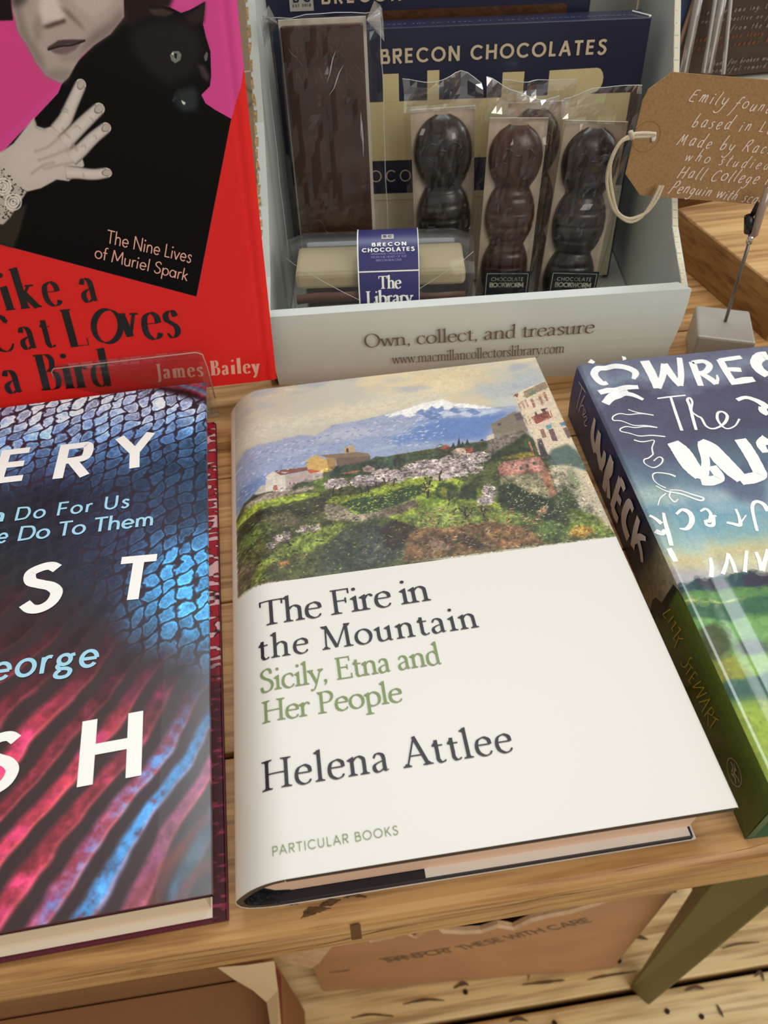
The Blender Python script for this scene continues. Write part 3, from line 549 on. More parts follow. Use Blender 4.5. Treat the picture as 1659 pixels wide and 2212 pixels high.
# ---- the printed painting
z3 = lambda *L: [(480+L[i]/3.456, 780+L[i+1]/3.456) for i in range(0, len(L), 2)]
z4 = lambda *L: [(900+L[i]/3.318, 760+L[i+1]/3.318) for i in range(0, len(L), 2)]
cv = Canvas(Fw, -.0045, -.001, WW+.001, WH+.001, 9000, (240, 237, 229))
vA = (Fw.uv((508, 1271))[1]+Fw.uv((1331, 1157))[1])/2      # lower edge of the picture
uA = -.0011
TOP = WH+.002
def P(pts, col, soft=2, alpha=1.0, tex=.25): cv.poly(pts, col, soft, alpha, tex)
cv.poly([(uA, vA), (WW+.002, vA), (WW+.002, TOP), (uA, TOP)], (196, 190, 172), 0, local=True)
h_, w2 = cv.H, cv.W; n = fbm(h_, w2, 240, 5, 5, .45)[..., None]; n2 = fbm(h_, w2, 160, 31, 5, .4)[..., None]
rows = int((cv.v1-vA)*cv.ppm); u0c = int((uA-cv.u0)*cv.ppm)
sky = cv.a[:rows, u0c:]; k = np.clip((n[:rows, u0c:]-.47)*5, 0, 1); sky[:] = sky*(1-k)+np.array([222, 202, 164])/255*k
k = np.clip((n2[:rows, u0c:]-.52)*5, 0, 1)*.8; sky[:] = sky*(1-k)+np.array([164, 168, 176])/255*k
P(z3(70, 650, 380, 560, 800, 470, 1200, 400, 1659, 300, 1659, 180, 1200, 260, 700, 380, 300, 430, 80, 500), (214, 207, 184), 26, .75)
P(z4(0, 100, 300, 90, 500, 130, 620, 230, 400, 260, 100, 220, 0, 250), (216, 196, 156), 22, .7)
P(z4(400, 240, 700, 200, 850, 100, 940, 230, 700, 330, 500, 340), (176, 182, 186), 22, .7)
P(z4(560, 330, 700, 320, 720, 385, 560, 400), (196, 200, 196), 8, .6)
P(z4(100, 200, 330, 180, 420, 250, 250, 300, 90, 290), (226, 208, 168), 16, .7)
far = z3(78, 690, 150, 640, 380, 600, 600, 548, 700, 560, 820, 480, 1000, 450, 1200, 405, 1400, 350, 1530, 305)+z4(60, 370, 160, 350, 200, 338, 250, 368, 370, 372, 460, 388, 560, 400, 710, 388, 760, 560, 500, 660, 0, 760)+z3(1100, 760, 600, 900, 80, 1060)
P(far, (158, 166, 190), 2)
P(z3(78, 760, 400, 690, 800, 620, 1200, 560, 1659, 420)+z4(0, 460, 300, 470, 640, 430, 720, 560, 500, 660, 0, 760)+z3(1100, 760, 600, 900, 80, 1060), (148, 162, 192), 14, .8)
P(z4(0, 500, 120, 480, 350, 470, 600, 440, 690, 420, 560, 520, 500, 620, 200, 640, 0, 650), (96, 126, 184), 12, .85)
P(z3(1250, 560, 1500, 480, 1659, 430, 1659, 520, 1450, 590, 1300, 640), (104, 132, 186), 12, .8)
P(z3(100, 900, 300, 860, 330, 900, 250, 960, 90, 1030), (104, 130, 178), 8, .8)
P(z3(700, 560, 880, 500, 1100, 500, 1200, 540, 900, 590, 720, 600), (196, 198, 206), 12, .55)
for q in [(1230, 540, 1400, 500, 1420, 520, 1260, 565), (400, 700, 700, 640, 720, 660, 420, 730), (1100, 660, 1300, 620, 1310, 640, 1120, 685), (1440, 470, 1600, 440, 1610, 455, 1460, 490)]: P(z3(*q), (178, 188, 206), 6, .6)
# snow cap
P(z3(1210, 405, 1300, 380, 1400, 350, 1530, 303)+z4(60, 366, 160, 346, 200, 338, 250, 366, 370, 372, 460, 388, 560, 402, 440, 410, 350, 400, 250, 408, 180, 420, 90, 420, 0, 440)+z3(1600, 400, 1500, 360, 1440, 410, 1380, 420, 1340, 400, 1260, 420), (240, 238, 232), 2)
for q in [(20, 440, 120, 415, 230, 430, 330, 410, 480, 420, 620, 408, 560, 440, 380, 470, 300, 450, 200, 470, 100, 450, 20, 480)]: P(z4(*q), (214, 220, 232), 4, .7)
for i, q in enumerate([(60, 430, 110, 390, 150, 410, 190, 385, 200, 420, 120, 450), (230, 420, 270, 395, 330, 430, 300, 450), (350, 425, 400, 405, 470, 440, 420, 455), (0, 430, 40, 410, 60, 440, 20, 470)]): P(z4(*q), (104, 128, 178), 2, .85)
P(z3(1480, 400, 1560, 370, 1640, 400, 1659, 430, 1560, 440), (98, 122, 172), 2, .85)
# ground base
gnd = z3(82, 1080, 150, 1010, 330, 975, 600, 900, 760, 800, 1100, 740, 1300, 700, 1659, 640)+z4(100, 700, 280, 680, 500, 640, 760, 560, 920, 700, 1000, 800, 1430, 1320, 0, 1500)+z3(1659, 1480, 1000, 1590, 95, 1670)
P(gnd, (92, 98, 52), 2)
P(z3(85, 1120, 160, 1060, 400, 1010, 620, 985, 760, 985, 700, 1010, 480, 1060, 300, 1100, 90, 1170), (168, 186, 70), 3)
P(z3(90, 1160, 400, 1090, 640, 1040, 830, 1010, 800, 1100, 560, 1220, 300, 1330, 90, 1440), (62, 66, 42), 6)
P(z3(90, 1280, 250, 1210, 420, 1180, 520, 1200, 380, 1270, 180, 1360, 90, 1400), (110, 128, 60), 6)
P(z3(300, 1180, 500, 1120, 600, 1160, 560, 1240, 400, 1230), (112, 108, 76), 6)
P(z3(200, 1660, 220, 1560, 330, 1470, 420, 1400, 520, 1330, 660, 1270, 900, 1200, 900, 1250, 760, 1330, 560, 1400, 420, 1480, 300, 1560, 260, 1650), (142, 158, 66), 4)
P(z3(520, 1330, 640, 1270, 880, 1210, 900, 1260, 820, 1340, 640, 1420, 500, 1460, 420, 1480), (150, 172, 70), 6)
P(z3(95, 1660, 90, 1480, 180, 1450, 260, 1520, 220, 1600, 180, 1660), (112, 96, 72), 5)
P(z3(700, 1600, 760, 1400, 900, 1260, 1060, 1200, 1200, 1230, 1400, 1190, 1380, 1400, 1300, 1510, 1000, 1570), (66, 76, 58), 8)
P(z3(1180, 1250, 1300, 1180, 1420, 1150, 1450, 1230, 1400, 1330, 1300, 1420, 1200, 1400), (56, 44, 34), 6)
P(z3(1040, 1290, 1180, 1270, 1240, 1400, 1200, 1500, 1080, 1520, 1020, 1400), (84, 94, 86), 6, .8)
P(z3(420, 1500, 500, 1480, 510, 1510, 440, 1525), (206, 142, 78), 2)
# bright field with hedge and wall
P(z3(760, 1060, 830, 1010, 1000, 1000, 1300, 900, 1470, 860, 1659, 830)+z4(150, 900, 200, 880, 420, 960, 600, 1100, 620, 1160, 300, 1250, 0, 1250)+z3(1659, 1180, 1420, 1230, 1200, 1150, 1000, 1160, 850, 1080), (160, 176, 58), 3)
P(z3(880, 1075, 1000, 1020, 1200, 1000, 1400, 930, 1500, 930, 1520, 970, 1400, 1040, 1180, 1120, 1040, 1145, 940, 1100), (52, 78, 40), 5)
P(z3(760, 1065, 860, 1065, 930, 1100, 1000, 1150, 1165, 1120, 1450, 1030, 1480, 1080, 1300, 1120, 1160, 1170, 1010, 1200, 930, 1190, 780, 1190), (156, 144, 122), 2)
P(z3(1170, 1125, 1450, 1032, 1475, 1080, 1300, 1150, 1170, 1180), (112, 98, 84), 3)
P(z3(1340, 1170, 1659, 1080, 1659, 1200, 1450, 1230), (134, 158, 78), 4)
P(z3(1440, 1060, 1560, 980, 1659, 940, 1659, 1060, 1520, 1090), (122, 146, 44), 5)
P(z3(1590, 950, 1659, 900, 1659, 1010, 1600, 1010), (48, 66, 34), 4)
# earth path in the lower right
P(z3(1380, 1300, 1500, 1240, 1659, 1200)+z4(0, 1240, 200, 1230, 500, 1210, 800, 1260, 900, 1380, 500, 1430, 200, 1470, 0, 1490)+z3(1659, 1470, 1350, 1500), (150, 112, 72), 6)
P(z4(60, 1290, 250, 1310, 300, 1400, 500, 1400, 300, 1440, 100, 1440, 0, 1400), (84, 62, 42), 8, .7)
P(z4(260, 1300, 420, 1330, 520, 1400, 420, 1410, 300, 1370), (66, 44, 30), 4, .9)
P(z4(60, 1330, 180, 1340, 260, 1420, 120, 1430), (178, 146, 120), 5, .8)
P(z4(480, 1280, 700, 1290, 860, 1350, 640, 1390, 520, 1350), (168, 122, 74), 6, .8)
P(z4(0, 1130, 300, 1060, 560, 1120, 820, 1180, 820, 1240, 500, 1220, 200, 1260, 0, 1250), (132, 150, 66), 5)
P(z4(0, 1190, 200, 1150, 340, 1180, 200, 1240, 0, 1250), (160, 178, 88), 4, .8)
# white farmhouse, ochre church
P(z3(148, 1035, 330, 985, 560, 945, 690, 930, 740, 945, 560, 985, 330, 1030, 155, 1070), (178, 162, 146), 2)
P(z3(230, 985, 290, 925, 330, 920, 330, 975), (196, 184, 168), 1)
P(z3(90, 1090, 230, 975, 280, 1000, 150, 1040, 110, 1080), (66, 76, 52), 4)
P(z3(327, 972, 327, 860, 375, 822, 420, 835, 470, 850, 480, 968), (214, 204, 190), 1)
P(z3(470, 850, 640, 822, 755, 808, 758, 872, 600, 915, 500, 962, 478, 966), (180, 164, 156), 1)
P(z3(395, 815, 640, 790, 640, 815, 440, 850, 410, 835), (132, 84, 66), 1)
P(z3(635, 815, 690, 798, 758, 806, 740, 822, 660, 838), (186, 92, 60), 1)
P(z3(688, 935, 690, 890, 750, 870, 800, 900, 790, 965, 740, 985, 690, 960), (112, 138, 58), 4)
P(z3(500, 950, 600, 900, 690, 910, 680, 935, 560, 950), (72, 88, 60), 4)
for x in (500, 530, 560): P(z3(x, 905, x+9, 903, x+9, 917, x, 919), (120, 84, 76), 0)
P(z3(380, 945, 385, 925, 410, 922, 415, 960, 385, 965), (176, 110, 96), 1)
P(z3(624, 770, 626, 740, 700, 700, 740, 720, 790, 740, 795, 830, 750, 825, 640, 802), (206, 168, 98), 1)
P(z3(780, 725, 850, 715, 850, 800, 800, 830), (166, 130, 84), 1)
P(z3(735, 702, 900, 690, 1000, 678, 1090, 690, 1112, 712, 1100, 722, 860, 722, 780, 722), (132, 110, 90), 1)
P(z3(850, 722, 1105, 712, 1110, 740, 1000, 770, 860, 785), (112, 92, 80), 2)
P(z3(912, 690, 912, 640, 925, 638, 935, 645, 950, 628, 975, 632, 985, 630, 992, 680), (184, 158, 118), 1)
P(z3(928, 682, 928, 656, 940, 650, 948, 682), (74, 52, 40), 1)
P(z3(800, 830, 850, 790, 1000, 770, 1100, 740, 1200, 720, 1400, 700, 1500, 720, 1300, 790, 1000, 860, 770, 870), (62, 78, 62), 4)
P(z3(1100, 745, 1150, 712, 1250, 720, 1450, 695, 1540, 690, 1659, 655, 1659, 720, 1400, 730, 1200, 750), (70, 84, 62), 2)
P(z3(1050, 800, 1090, 778, 1140, 800, 1140, 830, 1060, 830), (196, 166, 150), 2)
P(z3(880, 840, 1000, 815, 1050, 820, 940, 845), (190, 136, 84), 2)
# town on the ridge
P(z4(130, 700, 170, 660, 240, 690, 330, 660, 500, 640, 520, 700, 400, 740, 150, 740), (84, 88, 62), 3)
P(z4(175, 690, 210, 665, 240, 680, 240, 700, 190, 705), (166, 88, 70), 1)
P(z4(240, 720, 300, 685, 350, 690, 360, 735, 260, 735), (212, 184, 158), 1)
P(z4(350, 695, 405, 690, 410, 712, 360, 728), (176, 92, 76), 1)
for (x, t, b_) in [(265, 650, 690), (305, 612, 690), (330, 640, 685), (365, 625, 670), (470, 625, 640)]:
    P(z4(x-18, b_, x, t, x+18, b_), (44, 60, 44), 1)
# blossom trees
def blossom(z, cx, cy, rx, ry, n_, seed):
    Rr = np.random.RandomState(seed); c0 = cv.T(z(cx, cy))[0]; ex_ = abs(cv.T(z(cx+rx, cy))[0][0]-c0[0]); ey_ = ex_*ry/rx
    for _ in range(n_):
        t = Rr.rand()*6.283; q = math.sqrt(Rr.rand()); x, y = c0[0]+ex_*q*math.cos(t), c0[1]+ey_*q*math.sin(t); s = Rr.uniform(3, 8); a = Rr.rand()*3
        col = [(222, 204, 200), (198, 176, 172), (170, 148, 146), (236, 222, 214), (140, 122, 112), (206, 190, 200)][Rr.randint(6)]
        cv.poly([(x+s*math.cos(a+k2), y+s*.7*math.sin(a+k2)) for k2 in (0, 1.3, 2.5, 3.8, 5)], col, 0, .9, raw=True)
for i, (x, y, rx, ry) in enumerate([(850, 915, 85, 55), (1040, 895, 85, 60), (1200, 850, 90, 70), (1290, 860, 90, 70), (1430, 820, 120, 80), (1560, 790, 110, 80), (1620, 850, 80, 60), (1120, 900, 60, 40)]): blossom(z3, x, y, rx, ry, 230, 40+i)
for i, (x, y, rx, ry, k3) in enumerate([(60, 830, 120, 80, 260), (200, 850, 140, 90, 320), (340, 830, 140, 90, 300), (430, 760, 110, 60, 200), (300, 760, 130, 40, 160), (490, 1060, 60, 50, 120), (520, 1000, 50, 60, 90)]): blossom(z4, x, y, rx, ry, k3, 60+i)
for i, (x, y, rx, ry, k3) in enumerate([(460, 1300, 60, 40, 50), (640, 1250, 90, 40, 60), (360, 1370, 35, 30, 30), (420, 1330, 30, 20, 20)]): blossom(z3, x, y, rx, ry, k3, 80+i)
dk = (58, 44, 34)
for L in [(830, 1010, 832, 960, 845, 930), (880, 1000, 884, 960, 900, 940), (1042, 1005, 1040, 960, 1020, 930), (1095, 980, 1092, 950, 1080, 930), (1280, 940, 1285, 900, 1300, 870), (1148, 950, 1150, 920, 1158, 905), (1535, 1010, 1525, 950, 1500, 900), (1530, 960, 1550, 900, 1556, 860), (1220, 920, 1212, 890, 1200, 870), (510, 1400, 500, 1360, 470, 1330), (1630, 890, 1625, 850, 1640, 820)]: cv.line(z3(*L), 5, dk, 1)
for L in [(80, 1050, 88, 980, 60, 900), (84, 990, 100, 930, 110, 900), (232, 1100, 236, 1040, 220, 990), (360, 1190, 340, 1150, 300, 1120), (350, 1190, 385, 1160, 400, 1130), (345, 1170, 350, 1130, 340, 1110), (520, 1210, 480, 1170, 500, 1120), (170, 930, 165, 890, 180, 860), (480, 1160, 465, 1130, 470, 1100)]: cv.line(z4(*L), 6, dk, 1)
P(z4(140, 1000, 160, 955, 230, 935, 290, 960, 300, 1030, 250, 1060, 190, 1060, 150, 1040), (50, 64, 36), 4, .85)
P(z4(150, 1010, 180, 970, 220, 980, 220, 1040, 180, 1040), (160, 158, 48), 4, .7)
P(z4(290, 1050, 330, 960, 400, 940, 440, 970, 430, 1060, 360, 1070), (56, 70, 40), 5)
P(z4(0, 980, 30, 945, 70, 970, 60, 1010, 0, 1030), (48, 64, 34), 4)
# ruined grey house, tower house, pink terrace
P(z4(535, 520, 700, 430, 740, 430, 800, 560, 780, 600, 600, 600, 550, 590), (128, 116, 100), 1)
P(z4(500, 640, 560, 590, 700, 570, 800, 570, 830, 640, 640, 700, 520, 760), (140, 126, 116), 3)
P(z4(500, 640, 505, 605, 555, 585, 560, 620), (206, 192, 168), 1)
P(z4(580, 515, 605, 508, 608, 525, 585, 530), (70, 54, 60), 1)
P(z4(700, 450, 740, 430, 770, 480, 720, 490), (96, 76, 84), 2)
P(z4(520, 780, 560, 720, 700, 640, 780, 585, 830, 620, 850, 740, 700, 770, 560, 790), (58, 72, 42), 5)
P(z4(600, 760, 760, 720, 840, 720, 840, 750, 640, 775), (158, 140, 56), 4)
tw = z4(702, 310, 765, 270, 920, 210, 950, 260, 1110, 640, 1130, 700, 960, 740, 880, 740, 830, 600, 735, 400)
P(tw, (220, 200, 172), 1)
P(z4(765, 288, 920, 212, 945, 255, 785, 335), (146, 128, 104), 1)
P(z4(810, 290, 850, 275, 860, 300, 820, 310), (98, 128, 100), 2)
P(z4(700, 315, 710, 300, 730, 300, 725, 330), (126, 70, 54), 1)
for x, y in [(815, 340), (870, 315), (905, 295)]: P(z4(x, y, x+18, y-8, x+42, y+55, x+24, y+62), (156, 110, 84), 1)
for x, y in [(725, 370), (750, 355), (775, 345), (770, 475), (795, 465)]: P(z4(x, y, x+10, y-5, x+32, y+50, x+22, y+55), (176, 140, 116), 1)
P(z4(822, 470, 930, 425, 970, 470, 860, 520), (156, 82, 60), 1)
for i in range(8): P(z4(835+i*17, 465-i*6, 840+i*17, 462-i*6, 862+i*16, 505-i*6, 856+i*16, 508-i*6), (96, 52, 44), 0)
P(z4(845, 435, 858, 425, 870, 460, 858, 465), (80, 56, 64), 1); P(z4(893, 418, 915, 405, 935, 440, 915, 448), (74, 50, 62), 1)
P(z4(925, 530, 965, 518, 975, 545, 938, 560), (112, 152, 160), 1); P(z4(1025, 510, 1060, 500, 1075, 530, 1040, 535), (96, 138, 160), 1)
P(z4(945, 560, 980, 550, 1015, 640, 975, 640), (112, 82, 92), 1); P(z4(885, 560, 910, 550, 935, 610, 905, 620), (140, 108, 92), 1); P(z4(1050, 550, 1075, 540, 1110, 610, 1085, 620), (120, 96, 100), 1)
P(z4(865, 630, 895, 620, 940, 740, 930, 780, 890, 740), (84, 70, 78), 2)
P(z4(950, 665, 1060, 640, 1110, 660, 1080, 700, 980, 720, 955, 700), (222, 206, 172), 1)
P(z4(800, 645, 815, 640, 850, 745, 840, 750), (190, 120, 104), 1)
P(z4(580, 830, 630, 785, 880, 750, 935, 830, 880, 870, 600, 885), (198, 134, 116), 1)
P(z4(630, 800, 870, 765, 910, 820, 870, 850, 660, 860), (206, 146, 132), 2)
for x, y in [(750, 840), (795, 820), (845, 805), (690, 820)]: P(z4(x-14, y, x-8, y-16, x+8, y-16, x+14, y, x, y+12), (78, 96, 72), 2)
P(z4(600, 885, 875, 870, 1000, 1030, 960, 1060, 830, 1020, 680, 940, 600, 1000), (168, 158, 122), 3)
P(z4(875, 870, 940, 830, 1005, 1020, 965, 1040), (196, 132, 106), 1)
P(z4(945, 820, 1100, 800, 1200, 900, 1420, 1280, 1300, 1200, 1150, 1130, 1020, 1030), (196, 182, 156), 4)
P(z4(925, 780, 970, 700, 1080, 660, 1160, 720, 1240, 860, 1150, 830, 1060, 810, 980, 820), (88, 106, 98), 6)
P(z4(1080, 840, 1130, 850, 1180, 960, 1140, 1000, 1090, 930), (112, 130, 92), 5, .7)
P(z4(590, 960, 680, 940, 830, 1020, 960, 1060, 1000, 1030, 1060, 1140, 960, 1240, 880, 1180, 700, 1140, 590, 1080), (40, 54, 34), 6)
P(z4(960, 1060, 1080, 960, 1180, 1120, 1160, 1240, 1000, 1260), (62, 76, 46), 6)
P(z4(1100, 1120, 1300, 1180, 1430, 1320, 1200, 1330, 1090, 1300), (132, 154, 58), 6)
P(z4(1095, 1290, 1150, 1245, 1260, 1260, 1280, 1300, 1180, 1330, 1100, 1330), (214, 164, 58), 5)
P(z4(860, 1150, 900, 1110, 950, 1100, 930, 1150, 880, 1175), (190, 148, 108), 3)
P(z4(880, 1260, 960, 1200, 1080, 1240, 1080, 1330, 920, 1360), (88, 112, 50), 6)
P(z4(720, 1140, 860, 1180, 960, 1240, 880, 1290, 760, 1230), (84, 108, 46), 6)
# brush marks
base = cv.a.copy()
full = [(504, 850), (1160, 770), (1331, 1157), (508, 1271)]
cv.dabs(2600, 16, 4, 12, 4, .018, 1, region=[(500, 850), (1250, 780), (1250, 900), (500, 1000)], alpha=.5, src=base)
cv.dabs(3200, 9, 2.6, 25, 6, .09, 2, region=[(500, 1075), (1340, 960), (1340, 1160), (500, 1270)], alpha=.75, aj=40, src=base)
cv.dabs(3800, 6, 2.2, 35, 5, .14, 3, region=[(500, 1120), (1340, 1030), (1340, 1160), (500, 1270)], alpha=.75, aj=50, src=base)
Rd = np.random.RandomState(9)
def specks(z, pts, n_, cols, s0, s1, seed):
    Rr = np.random.RandomState(seed); Q = cv.T(z(*pts)); mk = cv.mask(Q)
    if mk is None: return
    sl, k = mk; ys_, xs_ = np.nonzero(k[..., 0] > .5)
    for _ in range(n_):
        j = Rr.randint(len(ys_)); y = ys_[j]+sl[0].start; x = xs_[j]+sl[1].start; s = Rr.uniform(s0, s1); a = Rr.uniform(-.6, 1.0)
        c = cols[Rr.randint(len(cols))]; q = [(-s, 0), (0, -s*.3), (s, 0), (0, s*.35)]
        cv.poly([(x+p*math.cos(a)+r_*math.sin(a), y-p*math.sin(a)+r_*math.cos(a)) for p, r_ in q], c, 0, .85, raw=True)
specks(z3, (90, 1160, 640, 1040, 830, 1010, 1400, 1190, 1380, 1500, 95, 1660), 900, [(34, 36, 26), (120, 140, 60), (168, 182, 88), (96, 84, 58), (150, 128, 100), (60, 70, 44)], 3, 9, 5)
specks(z4, (0, 1130, 600, 1100, 900, 1180, 900, 1380, 0, 1490), 700, [(60, 40, 26), (190, 150, 116), (128, 84, 48), (206, 178, 150), (110, 124, 54), (160, 100, 56)], 3, 11, 6)
specks(z4, (590, 960, 960, 830, 1100, 800, 1430, 1320, 900, 1380, 700, 1140), 800, [(104, 128, 68), (150, 156, 96), (212, 198, 172), (90, 102, 74), (186, 172, 146)], 3, 8, 7)
specks(z4, (702, 310, 920, 210, 1110, 640, 960, 740, 830, 600), 260, [(236, 222, 196), (190, 160, 132), (206, 180, 150), (150, 120, 100)], 2, 6, 8)
specks(z3, (760, 1060, 1659, 830, 1659, 940, 1100, 1130), 260, [(196, 200, 70), (120, 150, 50), (210, 206, 110)], 3, 8, 9)
specks(z3, (80, 700, 1100, 460, 1659, 340, 1659, 640, 900, 640, 90, 1020), 500, [(178, 186, 206), (120, 140, 184), (198, 200, 212), (146, 158, 190)], 4, 14, 10)
gm = cv.mask(cv.T(gnd), 3)
if gm is not None:
    sl, k = gm; f1 = fbm(k.shape[0], k.shape[1], 34, 91, 5)[..., None]; f2 = fbm(k.shape[0], k.shape[1], 9, 97, 3)[..., None]
    cv.a[sl] = cv.a[sl]*(1-k)+cv.a[sl]*k*np.clip(.42+f1*.85+(f2-.5)*.7, .25, 1.35)
cv.a[:rows] *= (1+.02*(vnoise(h_, w2, 2.2, 77)[:rows, :, None]-.5))
cv.a[rows:] = np.array([226, 223, 215])/255; cv.a[:, :u0c] = np.array([230, 218, 204])/255
Mj = img_mat('white_jacket', cv.a, rough=.42, bump=.04)
jk = sheet(prof, 0.0, WH, .0002, lambda u, v: cv.uvof(u, v))
part('dust_jacket', jk, Mj, book, smooth=True)
ink = mat('navy_ink', (28, 25, 32), .5); grn = mat('olive_ink', (122, 142, 84), .5)
tl = MB()
text_on(tl, Fw, 'The Fire in', (560, 1352), (932, 1297), (552, 1300), 'serif', .0003)
text_on(tl, Fw, 'the Mountain', (556, 1425), (1036, 1355), (551, 1375), 'serif', .0003)
part('title_lettering', tl, ink, book)
tl = MB()
text_on(tl, Fw, 'Sicily, Etna and', (560, 1494), (957, 1434), (556, 1447), 'serif', .0003)
text_on(tl, Fw, 'Her People', (566, 1560), (872, 1515), (562, 1514), 'serif', .0003)
part('subtitle_lettering', tl, grn, book)
tl = MB(); text_on(tl, Fw, 'Helena Attlee', (566, 1707), (1112, 1623), (562, 1643), 'serif', .0003); part('author_lettering', tl, ink, book)
tl = MB(); text_on(tl, Fw, 'PARTICULAR BOOKS', (587, 1848), (862, 1803), (584, 1828), 'sanslight', .0003); part('publisher_lettering', tl, grn, book)
Mnb = mat('navy_board', (34, 30, 40), .45)
m = MB(); m.box(.0125, WW-.0006, .0001, WH-.0006, WT-.0036, WT-.0005); part('front_board', m, Mnb, book, bevel=.0004)
m = MB(); m.box(.008, WW-.0080, .0001, WH-.0006, .0006, .0030); part('back_board', m, Mnb, book, bevel=.0004)
m = MB(); m.box(Fw.uv((918, 1850))[0], WW-.0016, .0004, WH-.0005, WT-.0041, WT-.0037); part('front_flap', m, mat('flap_paper', (232, 228, 220), .5), book)
m = MB(); m.box(.0535, WW-.0090, .0006, WH-.001, .0031, .0034); part('back_flap', m, MATS['flap_paper'], book)
# page block with rounded back
def page_mat(name, c):
    m = bpy.data.materials.new(name); m.use_nodes = True; t = m.node_tree; b = t.nodes['Principled BSDF']; b.inputs['Roughness'].default_value = .8
    tcn = t.nodes.new('ShaderNodeTexCoord'); mp = t.nodes.new('ShaderNodeMapping'); t.links.new(tcn.outputs['Object'], mp.inputs[0]); mp.inputs['Scale'].default_value = (4, 4, 5200)
    nn = t.nodes.new('ShaderNodeTexNoise'); nn.inputs['Scale'].default_value = 1; t.links.new(mp.outputs[0], nn.inputs['Vector'])
    r = t.nodes.new('ShaderNodeValToRGB'); t.links.new(nn.outputs[0], r.inputs[0]); s = srgb(c); r.color_ramp.elements[0].color = (*[x*.82 for x in s], 1); r.color_ramp.elements[1].color = (*s, 1)
    r.color_ramp.elements[0].position = .35; r.color_ramp.elements[1].position = .6; t.links.new(r.outputs[0], b.inputs['Base Color']); return m
m = MB(); pz = [(WW-.0085, .0034), (WW-.0072, WT-.0042)]+[(.013, WT-.0042), (.0075, WT-.0062), (.0045, .0128), (.0045, .0095), (.007, .0055), (.012, .0034)]
m.prism([(p[0], p[1]) for p in pz][::-1], Frame((0, .0033, 0), (1, 0, 0), (0, 0, 1)), -(WH-.0068), 0)
part('page_block', m, page_mat('page_edges_pink', (244, 206, 178)), book)
# rounded black spine case and head band
arc = [(p[0], p[1]) for p in prof if p[0] < .0135]; arc = np.array(arc); T_ = np.gradient(arc, axis=0); T_ /= np.linalg.norm(T_, axis=1)[:, None]
arc = arc-np.stack([T_[:, 1], -T_[:, 0]], 1)*.00025; arc[:, 1] = np.maximum(arc[:, 1], .0004)
sp = sheet(arc, .0001, WH-.0006, .0022, lambda u, v: (0, 0)); sp.uv = []
part('spine_case', sp, mat('green_black_cloth', (26, 30, 34), .35, bump=.5, bscale=700), book)
sp = MB(); sp.tube([(.0118, .0042, WT-.0048), (.0072, .0042, WT-.0075), (.0042, .0042, .0125), (.0044, .0042, .0088), (.0072, .0042, .0052), (.0118, .0042, .0036)], .0011, 8); part('head_band', sp, mat('head_band_green', (20, 48, 34), .6, bump=.8, bscale=1500), book, smooth=True)

# ================================================================== FISH BOOK (fore edge to the right, spine out of frame)
FO = np.array([-.0073, -.0019, 0]); FA = .0231; FT, FH, FWd = .0282, .2297, .153
fish = thing('hardback_book', 'hardback with iridescent blue and red fish scales and big white capitals', 'book', tuple(FO), FA)
fex = np.array([math.cos(FA), math.sin(FA), 0]); fey = np.array([-math.sin(FA), math.cos(FA), 0])
Ffi = Frame(FO+np.array([0, 0, FT]), fex, fey)
cf = Canvas(Ffi, -.118, 0, 0, FH, 8000, (40, 34, 34))
ua = cf.u0+(np.arange(cf.W)+.5)/cf.ppm; va = cf.v1-(np.arange(cf.H)+.5)/cf.ppm
U, V = np.meshgrid(ua, va); W3 = Ffi.o+U[..., None]*Ffi.ex+V[..., None]*Ffi.ey
px = to_px(W3.reshape(-1, 3)).reshape(cf.H, cf.W, 2); X, Y = px[..., 0], px[..., 1]
nz = fbm(cf.H, cf.W, 60, 3, 5); nz2 = fbm(cf.H, cf.W, 18, 13, 4); nf = fbm(cf.H, cf.W, 6, 23, 3)
def sm(a, lo, hi): t = np.clip((a-lo)/(hi-lo), 0, 1); return t*t*(3-2*t)
def L3(c): return np.array(c, float)/255
# scales: staggered lattice of leaf shapes turned along the body
th = np.radians(58); Ux, Vx = U*1000, V*1000+(U*1000+20)**2*.004*0
Ux = Ux+(nz-.5)*7; Vx = Vx+(fbm(cf.H, cf.W, 70, 44, 3)-.5)*7
p_ = Ux*math.cos(th)+Vx*math.sin(th); q_ = -Ux*math.sin(th)+Vx*math.cos(th)
LP, LQ = 11.5, 7.4
qi = np.floor(q_/LQ*2)                                  # half-width columns: each scale overlaps its neighbours like roof slates
best = np.full(U.shape, 9.0)
tone = np.zeros(U.shape)
for dj in (0, 1):
    jj = np.floor(q_/LQ-.5*dj); cq = (jj+.5+.5*dj)*LQ; ii = np.floor(p_/LP-.5*dj); cp = (ii+.5+.5*dj)*LP
    a = (p_-cp)/LP*2; b = (q_-cq)/LQ*2
    d = np.abs(a)**1.35+np.abs(b)**1.35
    hsh = np.modf(np.abs(np.sin(ii*12.9898+jj*78.233+dj*3.1)*43758.5453))[0]
    upd = d < best; best = np.where(upd, d, best); tone = np.where(upd, hsh, tone)
inside = 1-sm(best, .52, .80); rim = inside*sm(best, .34, .56)
lum = (.60+.28*(tone-.5)+.35*(nz2-.5)+.16*rim+.35*(nf-.5))
